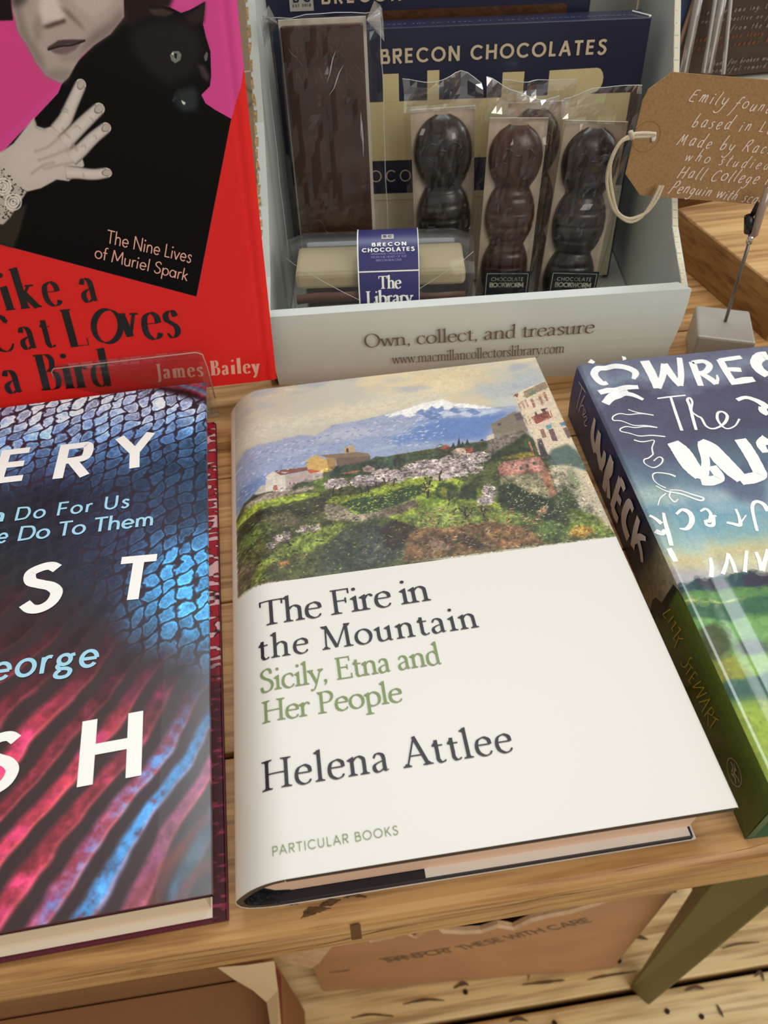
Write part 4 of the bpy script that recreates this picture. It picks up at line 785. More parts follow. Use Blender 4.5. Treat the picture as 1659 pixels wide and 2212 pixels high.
# brightness of the body over the cover
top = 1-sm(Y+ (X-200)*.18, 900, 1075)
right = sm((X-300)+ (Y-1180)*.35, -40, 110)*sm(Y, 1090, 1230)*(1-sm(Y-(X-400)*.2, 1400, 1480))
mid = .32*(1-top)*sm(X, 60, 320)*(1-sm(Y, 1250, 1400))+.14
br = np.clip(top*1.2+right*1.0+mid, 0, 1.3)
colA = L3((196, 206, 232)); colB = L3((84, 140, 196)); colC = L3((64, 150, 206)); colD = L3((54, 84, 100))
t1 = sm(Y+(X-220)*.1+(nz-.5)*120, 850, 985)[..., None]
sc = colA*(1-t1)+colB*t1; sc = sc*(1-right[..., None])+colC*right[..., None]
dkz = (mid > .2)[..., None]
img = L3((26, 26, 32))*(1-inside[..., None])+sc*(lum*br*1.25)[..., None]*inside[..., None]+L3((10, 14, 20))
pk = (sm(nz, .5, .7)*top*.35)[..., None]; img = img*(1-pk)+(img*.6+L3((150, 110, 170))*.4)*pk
# pink fin at the top right corner
fin = sm(X*.55-(Y-830), 95, 135)*(Y < 880)*(1-sm(Y-(X-440)*.25, 858, 878)); fa = np.arctan2(Y-780, X-180)
st = .5+.5*np.sin(fa*85+nz*5); fc = L3((210, 80, 110))[None, None]*st[..., None]+L3((120, 180, 220))*(1-st[..., None])*.8
fc = fc*(.35+.9*nz2[..., None]); drk = 1-sm(np.abs((Y-800)-(X-220)*.28-10+ (nz-.5)*20), 8, 22); fc = fc*(1-.85*drk[..., None])
img = img*(1-fin[..., None])+fc*fin[..., None]
# fin rays
fx, fy = 995.0, 582.0; ang = np.arctan2(Y-fy, fx-X); rad = np.hypot(X-fx, Y-fy)
fm = sm((Y-1290)-(X-150)*.42+(nz-.5)*90, -90, 130)
fm = np.clip(fm, 0, 1)
nl = vnoise(cf.H, cf.W, 210, 91); nm_ = vnoise(cf.H, cf.W, 45, 92)
ph = (ang+(nl-.5)*.03+(nm_-.5)*.006)/.047; fr_ = ph-np.floor(ph); rid = np.floor(ph)
ray_ = sm(fr_, .06, .34)*(1-sm(fr_, .52, .84)); edge = np.exp(-((fr_-.66)/.07)**2)
blu = sm(ang+(nz-.5)*.05, .96, 1.04)*(.25+.75*sm(np.sin(rid*2.4)+(nz2-.5)*2.4, -.5, .6))
redc = L3((150, 44, 62))*(.5+.55*nz2[..., None])+L3((70, 20, 70))*sm(nz, .45, .8)[..., None]*.5
bluc = L3((62, 122, 176))*(.55+.6*nz2[..., None])
rc = redc*(1-blu[..., None])+bluc*blu[..., None]
bri = (sm(Y-(X*.2), 1330, 1620)*.68+.26)*(.72+.5*np.abs(np.sin(rid*1.7+nz*2)))
rimc = L3((206, 96, 84))
ri = L3((52, 32, 34))*(1-ray_[..., None])+rc*(ray_*bri*1.5)[..., None]+rimc*(edge*.35*bri)[..., None]
cnr = sm((X-330)*.5+(Y-1700), 60, 150)*sm(X, 330, 400)
ri = ri*(1-cnr[..., None]*.75)+L3((56, 54, 50))*cnr[..., None]*.75*(.7+.6*nz[..., None])
cf.a = np.clip(img*(1-fm[..., None])+ri*fm[..., None], 0, 1).astype(np.float32)
for (x0, y0, x1, y1) in [(330, 1960, 450, 1760), (270, 1990, 400, 1830), (360, 2010, 452, 1860)]:
    cf.line([(x0, y0), ((x0+x1)/2-12, (y0+y1)/2-8), (x1, y1)], 22, (120, 48, 40), 8, .6)
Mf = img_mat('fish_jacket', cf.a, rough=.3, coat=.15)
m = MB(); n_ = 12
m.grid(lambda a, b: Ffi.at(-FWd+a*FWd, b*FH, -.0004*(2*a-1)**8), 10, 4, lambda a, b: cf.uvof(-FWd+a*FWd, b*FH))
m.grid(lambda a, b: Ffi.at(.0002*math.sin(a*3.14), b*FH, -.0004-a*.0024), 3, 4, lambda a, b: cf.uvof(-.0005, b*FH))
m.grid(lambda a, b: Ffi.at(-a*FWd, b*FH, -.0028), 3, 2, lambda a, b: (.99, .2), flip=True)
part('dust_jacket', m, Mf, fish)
Mm = mat('maroon_board', (92, 18, 44), .4)
def fbox(x0, x1, y0, y1, z0, z1): return MB().box(x0, x1, y0, y1, z0-FT, z1-FT, Ffi)
part('front_board', fbox(-FWd, -.0004, .0003, FH-.0003, FT-.0026, FT-.0006), Mm, fish)
part('back_board', fbox(-FWd, 0, 0, FH, .0004, .0026), Mm, fish, bevel=.0005)
# back flap: patterned maroon border, then plain cream
cb = Canvas(Frame(FO+np.array([0, 0, .0028]), fex, fey), -.0046, 0, 0, FH, 8000, (130, 30, 50))
a1 = fbm(cb.H, cb.W, 26, 71, 4, .35); vv = np.linspace(FH, 0, cb.H)[:, None]+np.linspace(0, .0046, cb.W)[None]*.9
s1 = vnoise(cb.H, cb.W, 34, 72, .3); g_ = sm(vv, .075, .10)
cc = L3((168, 28, 52))*(1-sm(s1, .5, .62)[..., None])+L3((232, 190, 200))*sm(s1, .56, .72)[..., None]
lo = L3((62, 16, 34))*(1-sm(a1, .5, .8)[..., None])+L3((150, 50, 84))*sm(a1, .5, .8)[..., None]
cb.a = (lo*(1-g_[..., None])+cc*g_[..., None]).astype(np.float32)
m = MB(); m.grid(lambda a, b: FO+fex*(-.0046+.0046*a)+fey*(b*FH)+np.array([0, 0, .0031-.0012*max(0, a-.85)/.15]), 6, 2, lambda a, b: (a, b))
part('flap_border', m, img_mat('flap_border_print', cb.a, .3, .3), fish)
part('back_flap', fbox(-.105, -.0046, .0012, FH-.001, .0027, .0030), mat('cream_paper', (240, 230, 214), .6), fish)
part('page_block', fbox(-FWd, -.0050, .0036, FH-.0042, .0031, FT-.0028), page_mat('page_edges_cream', (244, 222, 190)), fish, bevel=.0003)
wt = mat('white_ink', (246, 246, 240), .4); ltb = mat('pale_blue_ink', (160, 214, 236), .4)
for ch, a, b, c in [('E', (-18, 1047), (76, 1036), (-6, 975)), ('R', (112, 1036), (206, 1026), (130, 962)), ('Y', (250, 1015+3), (338, 1004), (250, 947)),
                    ('S', (42, 1328), (134, 1308), (48, 1228)), ('T', (244, 1300), (330, 1292), (244, 1206)), ('S', (-62, 1720), (36, 1700), (-56, 1596)), ('H', (164, 1702), (308, 1675), (176, 1560))]:
    tl = MB(); text_on(tl, Ffi, ch, a, b, c, 'sansbold', .00025); part('title_letter', tl, wt, fish)
tl = MB()
text_on(tl, Ffi, 'n', (-20, 1130), (8, 1127), (-20, 1099), 'sansbold', .00025, capscale=.95); text_on(tl, Ffi, 'Do For Us', (30, 1126), (280, 1096), (38, 1097), 'sans', .00025)
text_on(tl, Ffi, 'e', (-10, 1175), (16, 1172), (-8, 1142), 'sans', .00025); text_on(tl, Ffi, 'Do To Them', (36, 1170), (334, 1135), (46, 1138), 'sans', .00025)
part('subtitle_lettering', tl, ltb, fish); tl = MB()
text_on(tl, Ffi, 'George', (-62, 1478), (214, 1438), (-58, 1420), 'sans', .00025)
part('author_lettering', tl, ltb, fish)

# ================================================================== THE WRECK (paper-over-board hardback)
WO = np.array([.1559, -.0023, 0]); WA = -.0273; WrT, WrH, WrW = .031, .2072, .135
wreck = thing('hardback_book', 'glossy thick hardback with white brush lettering over stormy blue sky and green hill', 'book', tuple(WO), WA)
wex = np.array([math.cos(WA), math.sin(WA), 0]); wey = np.array([-math.sin(WA), math.cos(WA), 0])
Fwr = Frame(WO+np.array([0, 0, WrT]), wex, wey)
def zg(u): return -.0013*math.exp(-((u-.0125)/.0032)**2)-.0012*max(0, 1-u/.0018)**2
Fwr.bend = zg
Fsp = Frame(WO, -wey, np.array([0, 0, 1.0]))        # spine face: u runs from foot towards reader, v up
cw = Canvas(Fwr, 0, 0, WrW, WrH, 8000, (92, 100, 130))
n1 = fbm(cw.H, cw.W, 150, 201, 5); n2 = fbm(cw.H, cw.W, 5, 207, 3)
ua = cw.u0+(np.arange(cw.W)+.5)/cw.ppm; va = cw.v1-(np.arange(cw.H)+.5)/cw.ppm; U, V = np.meshgrid(ua, va)
px = to_px((Fwr.o+U[..., None]*Fwr.ex+V[..., None]*Fwr.ey).reshape(-1, 3)).reshape(cw.H, cw.W, 2); X, Y = px[..., 0], px[..., 1]
def ramp(t, stops):
    o = np.zeros(t.shape+(3,)); 
    for c in range(3): o[..., c] = np.interp(t, [s[0] for s in stops], [s[1][c]/255 for s in stops])
    return o
yy = V*1000+(n1-.5)*26
sky = ramp(-yy, [(-207, (98, 104, 132)), (-192, (128, 142, 168)), (-178, (84, 86, 116)), (-150, (80, 84, 114)), (-132, (96, 128, 148)), (-122, (150, 176, 186)), (-112, (110, 160, 180)), (-100, (150, 184, 178)), (-92, (206, 204, 150)), (-84, (180, 176, 168)), (-78, (190, 186, 190))])
sky = sky*.8+.2*sky.mean(2, keepdims=True)
cw.a = (sky*(.86+.28*n1[..., None])*(.93+.14*n2[..., None])).astype(np.float32)
def WP(pts, col, soft=2, alpha=1.0, tex=.35): cw.poly(pts, col, soft, alpha, tex)
z5 = lambda *L: [(1220+L[i]/3.779, 740+L[i+1]/3.779) for i in range(0, len(L), 2)]
z6 = lambda *L: [(1300+L[i]/3.2535, 1200+L[i+1]/3.2535) for i in range(0, len(L), 2)]
WP(z5(1050, 1160, 1300, 1180, 1400, 1290, 1659, 1330, 1659, 950, 1500, 980), (74, 82, 112), 16, .7)
WP(z5(470, 1250, 700, 1160, 900, 1180, 1000, 1250, 760, 1330, 560, 1300), (170, 190, 180), 14, .6)
WP(z5(900, 1350, 1300, 1420, 1659, 1500, 1659, 1640, 1200, 1600, 900, 1500), (112, 168, 190), 20, .5)
WP(z5(900, 1760, 1300, 1680, 1659, 1620, 1659, 1720, 1200, 1780, 960, 1860), (204, 190, 140), 14, .6)
# hill
WP(z6(430, 230, 500, 190, 610, 200, 690, 150, 880, 140, 1060, 105, 1230, 130, 1400, 150, 1600, 900, 1600, 2600, 400, 2600), (96, 140, 80), 1)
cw.poly([(.004, .001), (WrW+.001, .001), (WrW+.001, .070), (.110, .078), (.080, .080), (.045, .074), (.010, .060)], (104, 148, 76), 6, tex=.4, local=True)
cw.poly([(.045, .070), (.080, .080), (.110, .078), (WrW+.001, .070), (WrW+.001, .064), (.100, .070), (.045, .066)], (46, 78, 82), 4, local=True)
WP(z6(430, 240, 500, 192, 610, 200, 690, 150, 880, 140, 1060, 105, 1230, 130, 1300, 220, 900, 225, 640, 250, 560, 250), (46, 78, 82), 3)
WP(z6(700, 160, 830, 150, 880, 200, 800, 225, 700, 220), (62, 56, 74), 5); WP(z6(980, 150, 1170, 120, 1230, 200, 1000, 215), (54, 50, 68), 5)
WP(z6(570, 300, 700, 315, 900, 305, 1060, 290, 1060, 315, 850, 325, 640, 335), (196, 206, 110), 2)
WP(z6(590, 330, 900, 330, 1100, 280, 1250, 270, 1250, 420, 1000, 420, 900, 465, 720, 440, 640, 420), (58, 102, 74), 5)
WP(z6(620, 430, 800, 450, 960, 460, 1250, 420, 1250, 620, 900, 600, 700, 560), (118, 166, 96), 6)
WP(z6(700, 500, 820, 480, 920, 560, 910, 640, 850, 740, 780, 720, 720, 600), (72, 84, 50), 6)
WP(z6(940, 600, 1060, 575, 1168, 640, 1250, 700, 1100, 690, 960, 680), (84, 100, 96), 5)
WP(z6(790, 770, 900, 700, 1060, 720, 1100, 760, 1000, 860, 840, 890), (148, 150, 60), 6)
WP(z6(930, 690, 1250, 690, 1250, 800, 1100, 840, 960, 780), (140, 178, 88), 7)
WP(z6(850, 890, 1000, 870, 1160, 810, 1300, 850, 1300, 990, 1060, 1030, 900, 1010), (64, 98, 88), 6)
WP(z6(900, 1050, 1100, 1010, 1300, 1000, 1500, 1500, 1600, 2300, 1150, 1750, 1000, 1300), (150, 174, 66), 14)
cw.dabs(1500, 16, 8, 10, 8, .06, 4, region=z6(430, 150, 1400, 150, 1500, 1700, 600, 1700), alpha=.35)
for pp in [((0, 2400), (.002, 2400))]: pass
Mw = img_mat('wreck_cover', cw.a, rough=.24, coat=.4)
m = MB(); us = np.unique(np.concatenate([np.linspace(0, .004, 6), np.linspace(.004, .022, 24), np.linspace(.022, WrW, 8)]))
V_ = []; U_ = []; vn = 6
for j in range(vn+1):
    for u in us: V_.append(Fwr.at(u, WrH*j/vn)); U_.append(cw.uvof(u, WrH*j/vn))
F_ = [(j*len(us)+i, j*len(us)+i+1, (j+1)*len(us)+i+1, (j+1)*len(us)+i) for j in range(vn) for i in range(len(us)-1)]
m.add(V_, F_, U_)
part('front_cover', m, Mw, wreck, smooth=True)
def wbox(x0, x1, y0, y1, z0, z1): return MB().box(x0, x1, y0, y1, z0-WrT, z1-WrT, Fwr)
Mtg = mat('cover_turn_in', (70, 104, 72), .4)
part('front_board', wbox(.0185, WrW, .0002, WrH-.0002, WrT-.0028, WrT-.0015), Mtg, wreck)
part('back_board', wbox(.014, WrW, 0, WrH, .0002, .0028), Mtg, wreck)
part('page_block', wbox(.004, WrW-.005, .005, WrH-.005, .003, WrT-.003), page_mat('page_edges_grey', (226, 216, 206)), wreck)
# spine
cs = Canvas(Fsp, -WrH, 0, 0, WrT, 8000, (40, 38, 52))
xs_ = (cs.u0+(np.arange(cs.W)+.5)/cs.ppm)[None]*1000+(fbm(cs.H, cs.W, 90, 301, 4)-.5)*16
sp_ = ramp(np.broadcast_to(xs_, (cs.H, cs.W)), [(-207, (74, 84, 132)), (-160, (50, 60, 100)), (-125, (30, 36, 66)), (-106, (36, 44, 60)), (-98, (110, 110, 84)), (-90, (150, 142, 116))])
cs.a = (sp_*(.8+.4*fbm(cs.H, cs.W, 12, 302, 4)[..., None])).astype(np.float32)
def SPp(pts, col, soft=2, alpha=1.0, tex=.25): cs.poly(pts, col, soft, alpha, tex)
SPp([(1395, 1360), (1412, 1295), (1420, 1290), (1434, 1300), (1457, 1259), (1470, 1275), (1800, 1900), (1400, 1900)], (24, 34, 34), 1)
SPp([(1412, 1345), (1420, 1330), (1434, 1340), (1466, 1270), (1700, 1700), (1760, 1900), (1590, 1960), (1380, 1500)], (84, 104, 38), 6)
SPp([(1500, 1560), (1640, 1660), (1680, 1800), (1600, 1900), (1520, 1700)], (74, 90, 34), 12, .7)
Ms = img_mat('wreck_spine', cs.a, rough=.4, coat=0, spec=.25)
m = MB(); m.grid(lambda a, b: Fsp.at(-WrH+a*WrH, b*(WrT-.0012), -.0006*math.cos(b*3.14159/1)*0+.0006*math.sin(b*3.1416)), 4, 8, lambda a, b: (a, b))
part('spine', m, Ms, wreck, smooth=True)
part('spine_board', wbox(.0004, .0028, .0002, WrH-.0002, .0006, WrT-.0022), Mtg, wreck)
m = MB(); m.add([WO+wex*.0004+np.array([0, 0, .0003]), WO+wex*.016+np.array([0, 0, .0003]), WO+wex*.016+wey*WrH+np.array([0, 0, .0003]), WO+wex*.0004+wey*WrH+np.array([0, 0, .0003])], [(0, 1, 2, 3)]); part('back_joint', m, Mtg, wreck)
# brush lettering, front
lw = MB(); S5 = 3.779
def B5(*L): return [(1220+L[i]/S5, 740+L[i+1]/S5, L[i+2]/S5) for i in range(0, len(L), 3)]
strokes = [
 (200, 150, 60, 240, 165, 40), (470, 130, 60, 500, 130, 30),                                  # tail of a letter above
 (560, 300, 30, 575, 245, 62, 500, 205, 64, 380, 190, 62, 280, 205, 62, 240, 260, 62, 300, 330, 60, 350, 320, 40),  # C
 (280, 410, 60, 440, 370, 66, 600, 365, 50), (330, 500, 70, 400, 430, 80, 520, 400, 50), (460, 400, 50, 560, 430, 44, 640, 468, 30),  # K
 (650, 150, 80, 710, 260, 78, 760, 375, 70), (760, 375, 50, 800, 270, 56, 810, 175, 50), (810, 175, 60, 880, 280, 62, 945, 355, 52), (945, 355, 44, 948, 250, 52, 935, 125, 44),  # W
 (1040, 160, 60, 1075, 260, 56, 1110, 355, 50), (1040, 165, 50, 1130, 155, 50, 1180, 190, 56, 1150, 240, 52, 1090, 250, 44), (1110, 250, 50, 1190, 300, 60, 1240, 340, 56), (1235, 340, 30, 1248, 300, 26, 1240, 265, 14),  # R
 (1265, 140, 60, 1320, 240, 58, 1390, 345, 60), (1260, 145, 44, 1340, 135, 52, 1440, 120, 48), (1330, 220, 50, 1390, 222, 60, 1440, 225, 56), (1385, 325, 66, 1460, 310, 80, 1545, 300, 66),  # E
 (1659, 110, 120, 1600, 115, 110, 1560, 165, 96, 1590, 225, 90, 1660, 270, 90),  # C
 (755, 458, 16, 860, 445, 18, 985, 432, 16), (865, 450, 22, 900, 560, 24, 955, 720, 26),  # T
 (1072, 715, 24, 1045, 620, 26, 1020, 520, 26, 1000, 470, 24, 1020, 455, 22, 1040, 490, 18, 1035, 560, 16, 1080, 600, 18, 1115, 620, 20, 1150, 680, 20, 1200, 705, 18, 1260, 690, 20, 1310, 650, 26, 1325, 600, 26, 1290, 568, 22, 1250, 575, 22, 1245, 625, 24, 1280, 680, 18, 1330, 705, 16, 1390, 680, 14, 1425, 625, 18),  # he
 (1405, 470, 40, 1470, 450, 40, 1540, 465, 46, 1610, 500, 60, 1659, 540, 70), (1659, 590, 50, 1620, 560, 70, 1610, 525, 60),
 (880, 815, 105, 950, 890, 150, 1030, 1010, 150, 1110, 1100, 110), (1110, 1130, 100, 1190, 1130, 110, 1260, 1100, 90, 1200, 1010, 80), (1120, 1120, 90, 1150, 990, 70, 1125, 860, 76, 1110, 810, 50),  # big W, first half
 (1110, 800, 60, 1190, 860, 130, 1290, 970, 150, 1380, 1060, 140, 1450, 1120, 120), (1430, 1130, 100, 1520, 1110, 120, 1600, 1080, 100, 1580, 1020, 90), (1590, 1060, 110, 1540, 960, 110, 1480, 860, 110, 1430, 790, 100),
 (1659, 790, 120, 1600, 830, 80, 1640, 900, 60),
 (520, 530, 8, 600, 570, 10, 725, 595, 12), (725, 595, 12, 620, 580, 12, 480, 572, 12, 400, 600, 12, 395, 635, 12, 460, 640, 12, 600, 665, 12, 755, 695, 14), (755, 695, 14, 620, 680, 12, 520, 680, 12, 455, 705, 12, 470, 730, 12, 600, 745, 12, 820, 770, 14),
 (565, 790, 16, 680, 795, 12, 730, 800, 10, 715, 850, 12, 725, 900, 14), (725, 900, 14, 690, 925, 12, 650, 950, 12, 655, 985, 12, 720, 1005, 12, 785, 985, 14, 800, 950, 14, 770, 930, 12, 730, 950, 12),
 (905, 1095, 18, 850, 1070, 14, 760, 1045, 12, 720, 1075, 12, 740, 1130, 12, 830, 1170, 12), (745, 1165, 12, 850, 1200, 14, 950, 1235, 16, 1100, 1290, 18, 1130, 1270, 18, 1050, 1245, 16, 950, 1210, 12, 860, 1190, 12), (870, 1200, 12, 860, 1240, 12, 900, 1285, 14, 930, 1270, 12), (830, 1215, 10, 780, 1270, 10, 760, 1330, 8),
 (690, 1410, 20, 740, 1440, 30, 790, 1480, 40), (740, 1530, 30, 790, 1560, 46, 820, 1530, 34), (805, 1390, 24, 820, 1470, 34, 850, 1580, 40, 870, 1660, 36), (850, 1680, 44, 880, 1740, 50, 905, 1790, 40),
 (915, 1385, 24, 960, 1355, 30, 1020, 1390, 40, 1040, 1450, 44, 1010, 1500, 40, 940, 1510, 14),   # c, upside down
 (1105, 1380, 18, 1150, 1360, 26, 1190, 1400, 30, 1180, 1460, 34, 1150, 1450, 24), (1145, 1450, 24, 1160, 1490, 30, 1210, 1490, 34, 1215, 1420, 26, 1240, 1420, 10),  # e
 (1320, 1470, 24, 1370, 1480, 30, 1430, 1490, 36, 1420, 1420, 24, 1395, 1360, 22), (1430, 1480, 18, 1480, 1410, 10), # r
 (1570, 1540, 26, 1545, 1440, 28, 1530, 1340, 30, 1560, 1300, 34, 1620, 1320, 40, 1659, 1380, 40),
 (1200, 1900, 40, 1205, 1830, 34, 1190, 1750, 24), (1290, 1890, 36, 1320, 1800, 30, 1330, 1720, 22), (1335, 1725, 24, 1370, 1800, 34, 1395, 1880, 34), (1470, 1875, 34, 1475, 1790, 30, 1485, 1700, 28), (1560, 1710, 30, 1590, 1790, 36, 1610, 1865, 44), (1610, 1865, 44, 1640, 1760, 36, 1659, 1690, 40),
]
for s in strokes:
    brush_on(lw, Fwr, B5(*s), .00012, .035, n=7)
part('brush_lettering', lw, mat('white_print', (250, 250, 248), .28), wreck)
ls = MB()
for s in [(130, 320, 9, 185, 405, 9), (155, 365, 7, 135, 440, 8, 112, 530, 9), (178, 430, 9, 150, 490, 9, 130, 560, 9), (148, 520, 8, 165, 510, 8, 172, 545, 8, 160, 600, 9), (165, 590, 8, 185, 570, 8, 180, 540, 8), (170, 610, 9, 190, 600, 8, 195, 625, 8, 175, 650, 9, 180, 675, 9, 198, 678, 8)]:
    brush_on(ls, Fsp, B5(*s), .0009, .05)
for s in [(262, 620, 26, 240, 760, 46, 262, 890, 44), (262, 890, 34, 285, 800, 46, 300, 730, 40), (300, 730, 40, 290, 880, 50, 315, 1030, 50), (310, 1030, 36, 335, 950, 44, 345, 890, 30),
          (400, 940, 46, 360, 1060, 46, 335, 1200, 46), (405, 960, 34, 395, 1050, 36, 365, 1100, 28), (370, 1110, 34, 372, 1190, 44, 375, 1270, 44),
          (470, 1110, 44, 435, 1230, 46, 400, 1350, 44), (470, 1120, 40, 492, 1160, 42, 505, 1205, 36), (430, 1240, 34, 455, 1270, 44, 475, 1310, 40), (405, 1340, 46, 425, 1400, 46, 450, 1450, 40),
          (575, 1370, 34, 545, 1310, 46, 505, 1390, 56, 500, 1480, 56, 535, 1600, 50), (620, 1430, 40, 590, 1550, 46, 570, 1670, 44), (680, 1600, 22, 630, 1585, 34, 590, 1620, 34), (615, 1600, 34, 640, 1700, 34, 650, 1790, 30)]:
    brush_on(ls, Fsp, [(q[0], q[1], q[2]*1.7) for q in B5(*s)], .0009, .03)
part('spine_title', ls, mat('pale_spine_print', (222, 214, 208), .4), wreck)
lz = MB(); S6 = 3.2535
def B6(*L): return [(1300+L[i]/S6, 1200+L[i+1]/S6, 2.4) for i in range(0, len(L), 2)]
for s in [(500, 375, 445, 412), (445, 412, 455, 428, 468, 440), (522, 422, 483, 470), (525, 458, 542, 475), (540, 470, 505, 515), (505, 512, 520, 530), (556, 500, 575, 520), (572, 518, 520, 580), (520, 580, 535, 598), (590, 582, 560, 580, 556, 560), (556, 580, 525, 650),
          (655, 722, 640, 718, 628, 735, 622, 760, 600, 782, 576, 770, 574, 740), (632, 760, 660, 795), (648, 778, 608, 838), (672, 815, 628, 880), (672, 815, 690, 835), (650, 850, 668, 868), (628, 880, 645, 900), (715, 880, 655, 925), (655, 925, 738, 925), (738, 925, 682, 1000), (682, 1000, 756, 962), (720, 1100, 775, 1010, 775, 1010), (775, 1010, 700, 1030), (735, 1010, 752, 1060), (790, 1062, 735, 1130), (790, 1062, 805, 1090, 790, 1120, 762, 1100), (765, 1105, 765, 1200), (800, 1130, 840, 1155), (822, 1145, 778, 1210)]:
    brush_on(lz, Fsp, B6(*s), .0009)
part('spine_author', lz, mat('yellow_print', (206, 190, 60), .4), wreck)
lo_ = MB(); c6 = [(950+46*math.cos(t)+math.sin(t)*22, 1522+math.sin(t)*100+math.cos(t)*10) for t in np.linspace(0, 2*math.pi, 25)]
brush_on(lo_, Fsp, [(1300+a/S6, 1200+b/S6, 2.0) for a, b in c6], .0009, n=2)
for s in [(925, 1450, 940, 1480, 935, 1520), (950, 1460, 955, 1500, 945, 1540), (965, 1500, 950, 1520, 970, 1560), (930, 1530, 955, 1560, 960, 1600), (975, 1560, 985, 1590)]:
    brush_on(lo_, Fsp, [(a, b, 3.4) for a, b, c in B6(*s)], .0009, .2)
part('publisher_emblem', lo_, mat('grey_print', (170, 172, 150), .4), wreck)

# ================================================================== RED BIOGRAPHY, leaning back on a stand
zr = lambda *L: [(L[i]/2.676, L[i+1]/2.676) for i in range(0, len(L), 2)]
zq = lambda *L: [(L[i]/2.676, 430+L[i+1]/2.676) for i in range(0, len(L), 2)]
th_ = math.radians(12); ps_ = math.radians(5.5)
rex0 = np.array([math.cos(ps_), math.sin(ps_), 0]); rup0 = np.array([-math.sin(ps_)*math.sin(th_), math.cos(ps_)*math.sin(th_), math.cos(th_)]); rn = np.cross(rex0, rup0)
RB = on_z((598, 820), .014)
Fr0 = Frame(RB, rex0, rup0); d_ = Fr0.uv((512, 0)); al = math.atan2(d_[0], d_[1])      # small turn of the book in its own plane
rex = rex0*math.cos(al)-rup0*math.sin(al); rup = rup0*math.cos(al)+rex0*math.sin(al)
Frd = Frame(RB, rex, rup); RW, RH = .156, .24
red = thing('hardback_book', 'red and pink biography standing upright with a photo of a woman holding a black cat', 'book', tuple(RB))
crd = Canvas(Frd, -.112, -.001, .001, .185, 8000, (213, 42, 36))
def RP(pts, col, soft=2, alpha=1.0, tex=0.0): crd.poly(pts, col, soft, alpha, tex)
RP([(-260, -60), (515, -60), (540, 180), (400, 900), (-260, 900)], (204, 70, 138), 0)
RP([(-300, -60), (-300, 520), (0, 300), (130, 180), (100, 60), (0, 0)], (204, 66, 130), 0)
# red panel
RP([(-400, 380), (0, 528), (425, 641), (498, 262), (521, 185), (560, -60), (700, -60), (700, 1000), (-400, 1000)], (213, 40, 36), 0)
# black cat and coat inside the picture
RP([(-300, 430), (0, 528), (425, 641), (480, 360), (499, 262)]+zr(1340, 690, 1250, 640, 1190, 600, 1165, 550, 1215, 500, 1222, 440, 1218, 300, 1190, 210, 1175, 140, 1190, 0, 1180, -30, 1010, -30, 985, 45, 720, -20, 720, 100, 640, 200, 550, 260, 430, 380, 360, 490, 340, 540, 200, 690, 130, 760, 0, 900)+[(-300, 400)], (3, 3, 4), 1)
RP([(-20, 430), (0, 475), (60, 440), (44, 500), (30, 536), (-20, 522)], (46, 40, 32), 4)
RP(zr(985, 45, 1050, 78, 1100, 60, 1210, 0, 1215, -40, 1330, -30, 990, -60), (204, 74, 142), 1)
RP(zr(720, -60, 1000, -60, 1000, 0, 980, 48, 900, 45, 860, 50, 940, 100, 860, 95, 760, 160, 715, 140), (34, 22, 20), 6)
RP(zr(860, 55, 940, 50, 1010, 75, 960, 100, 890, 90), (66, 52, 48), 3)
RP(zr(1060, 90, 1130, 60, 1190, 10, 1180, 130, 1120, 150, 1080, 120), (42, 30, 28), 5)
RP(zr(760, 170, 900, 110, 1060, 110, 1150, 170, 1180, 300, 1120, 440, 980, 500, 860, 420, 760, 300), (30, 26, 26), 16)
RP(zr(1140, 370, 1180, 380, 1215, 440, 1210, 480, 1170, 450), (62, 50, 52), 5)
RP(zr(985, 320, 1000, 298, 1035, 296, 1052, 318, 1045, 350, 1015, 368, 992, 350), (112, 118, 112), 1); RP(zr(1010, 310, 1026, 312, 1022, 345, 1010, 330), (20, 20, 20), 1); RP(zr(992, 310, 1006, 304, 1004, 322), (220, 220, 210), 1)
RP(zr(1180, 330, 1195, 300, 1206, 310, 1200, 350, 1188, 358), (96, 96, 90), 1)
for q in [(1000, 590, 1040, 520, 1010, 560), (1060, 580, 1075, 600, 1055, 570)]: crd.line(zr(*q), 7, (60, 66, 68), 2, .8)
RP(zr(1030, 520, 1130, 500, 1150, 560, 1140, 640, 1060, 650, 1010, 600), (44, 50, 54), 8, .9); RP(zr(1050, 580, 1075, 595, 1070, 610, 1055, 600), (200, 206, 200), 1)
# woman's face
RP(zr(70, -60, 75, 60, 110, 190, 170, 280, 215, 370, 270, 440, 360, 486, 400, 450, 470, 330, 550, 260, 640, 200, 720, 100, 715, -60), (166, 152, 144), 2)
RP(zr(430, 370, 470, 320, 560, 250, 640, 200, 715, 120, 715, 40, 640, 130, 540, 190, 480, 260), (110, 100, 96), 10, .8)
RP(zr(75, 0, 110, 190, 215, 370, 280, 440, 250, 330, 180, 220, 140, 120, 120, 0), (126, 114, 108), 8, .8)
RP(zr(240, 440, 320, 400, 420, 400, 380, 480, 330, 470), (128, 116, 110), 8, .7)
RP(zr(240, -40, 330, -40, 350, 40, 384, 100, 360, 128, 290, 130, 240, 150, 225, 60), (206, 194, 184), 8, .95)
RP(zr(240, 160, 300, 135, 380, 110, 384, 132, 330, 150, 280, 166), (74, 62, 58), 4)
RP(zr(340, -40, 400, -50, 430, 30, 540, 110, 620, 60, 690, -40), (186, 172, 162), 10, .9)
RP(zr(350, 40, 400, 60, 470, 140, 500, 190, 470, 160, 400, 100), (112, 100, 94), 5, .8)
RP(zr(225, 60, 250, 150, 240, 230, 210, 260, 190, 160), (136, 122, 116), 7, .7)
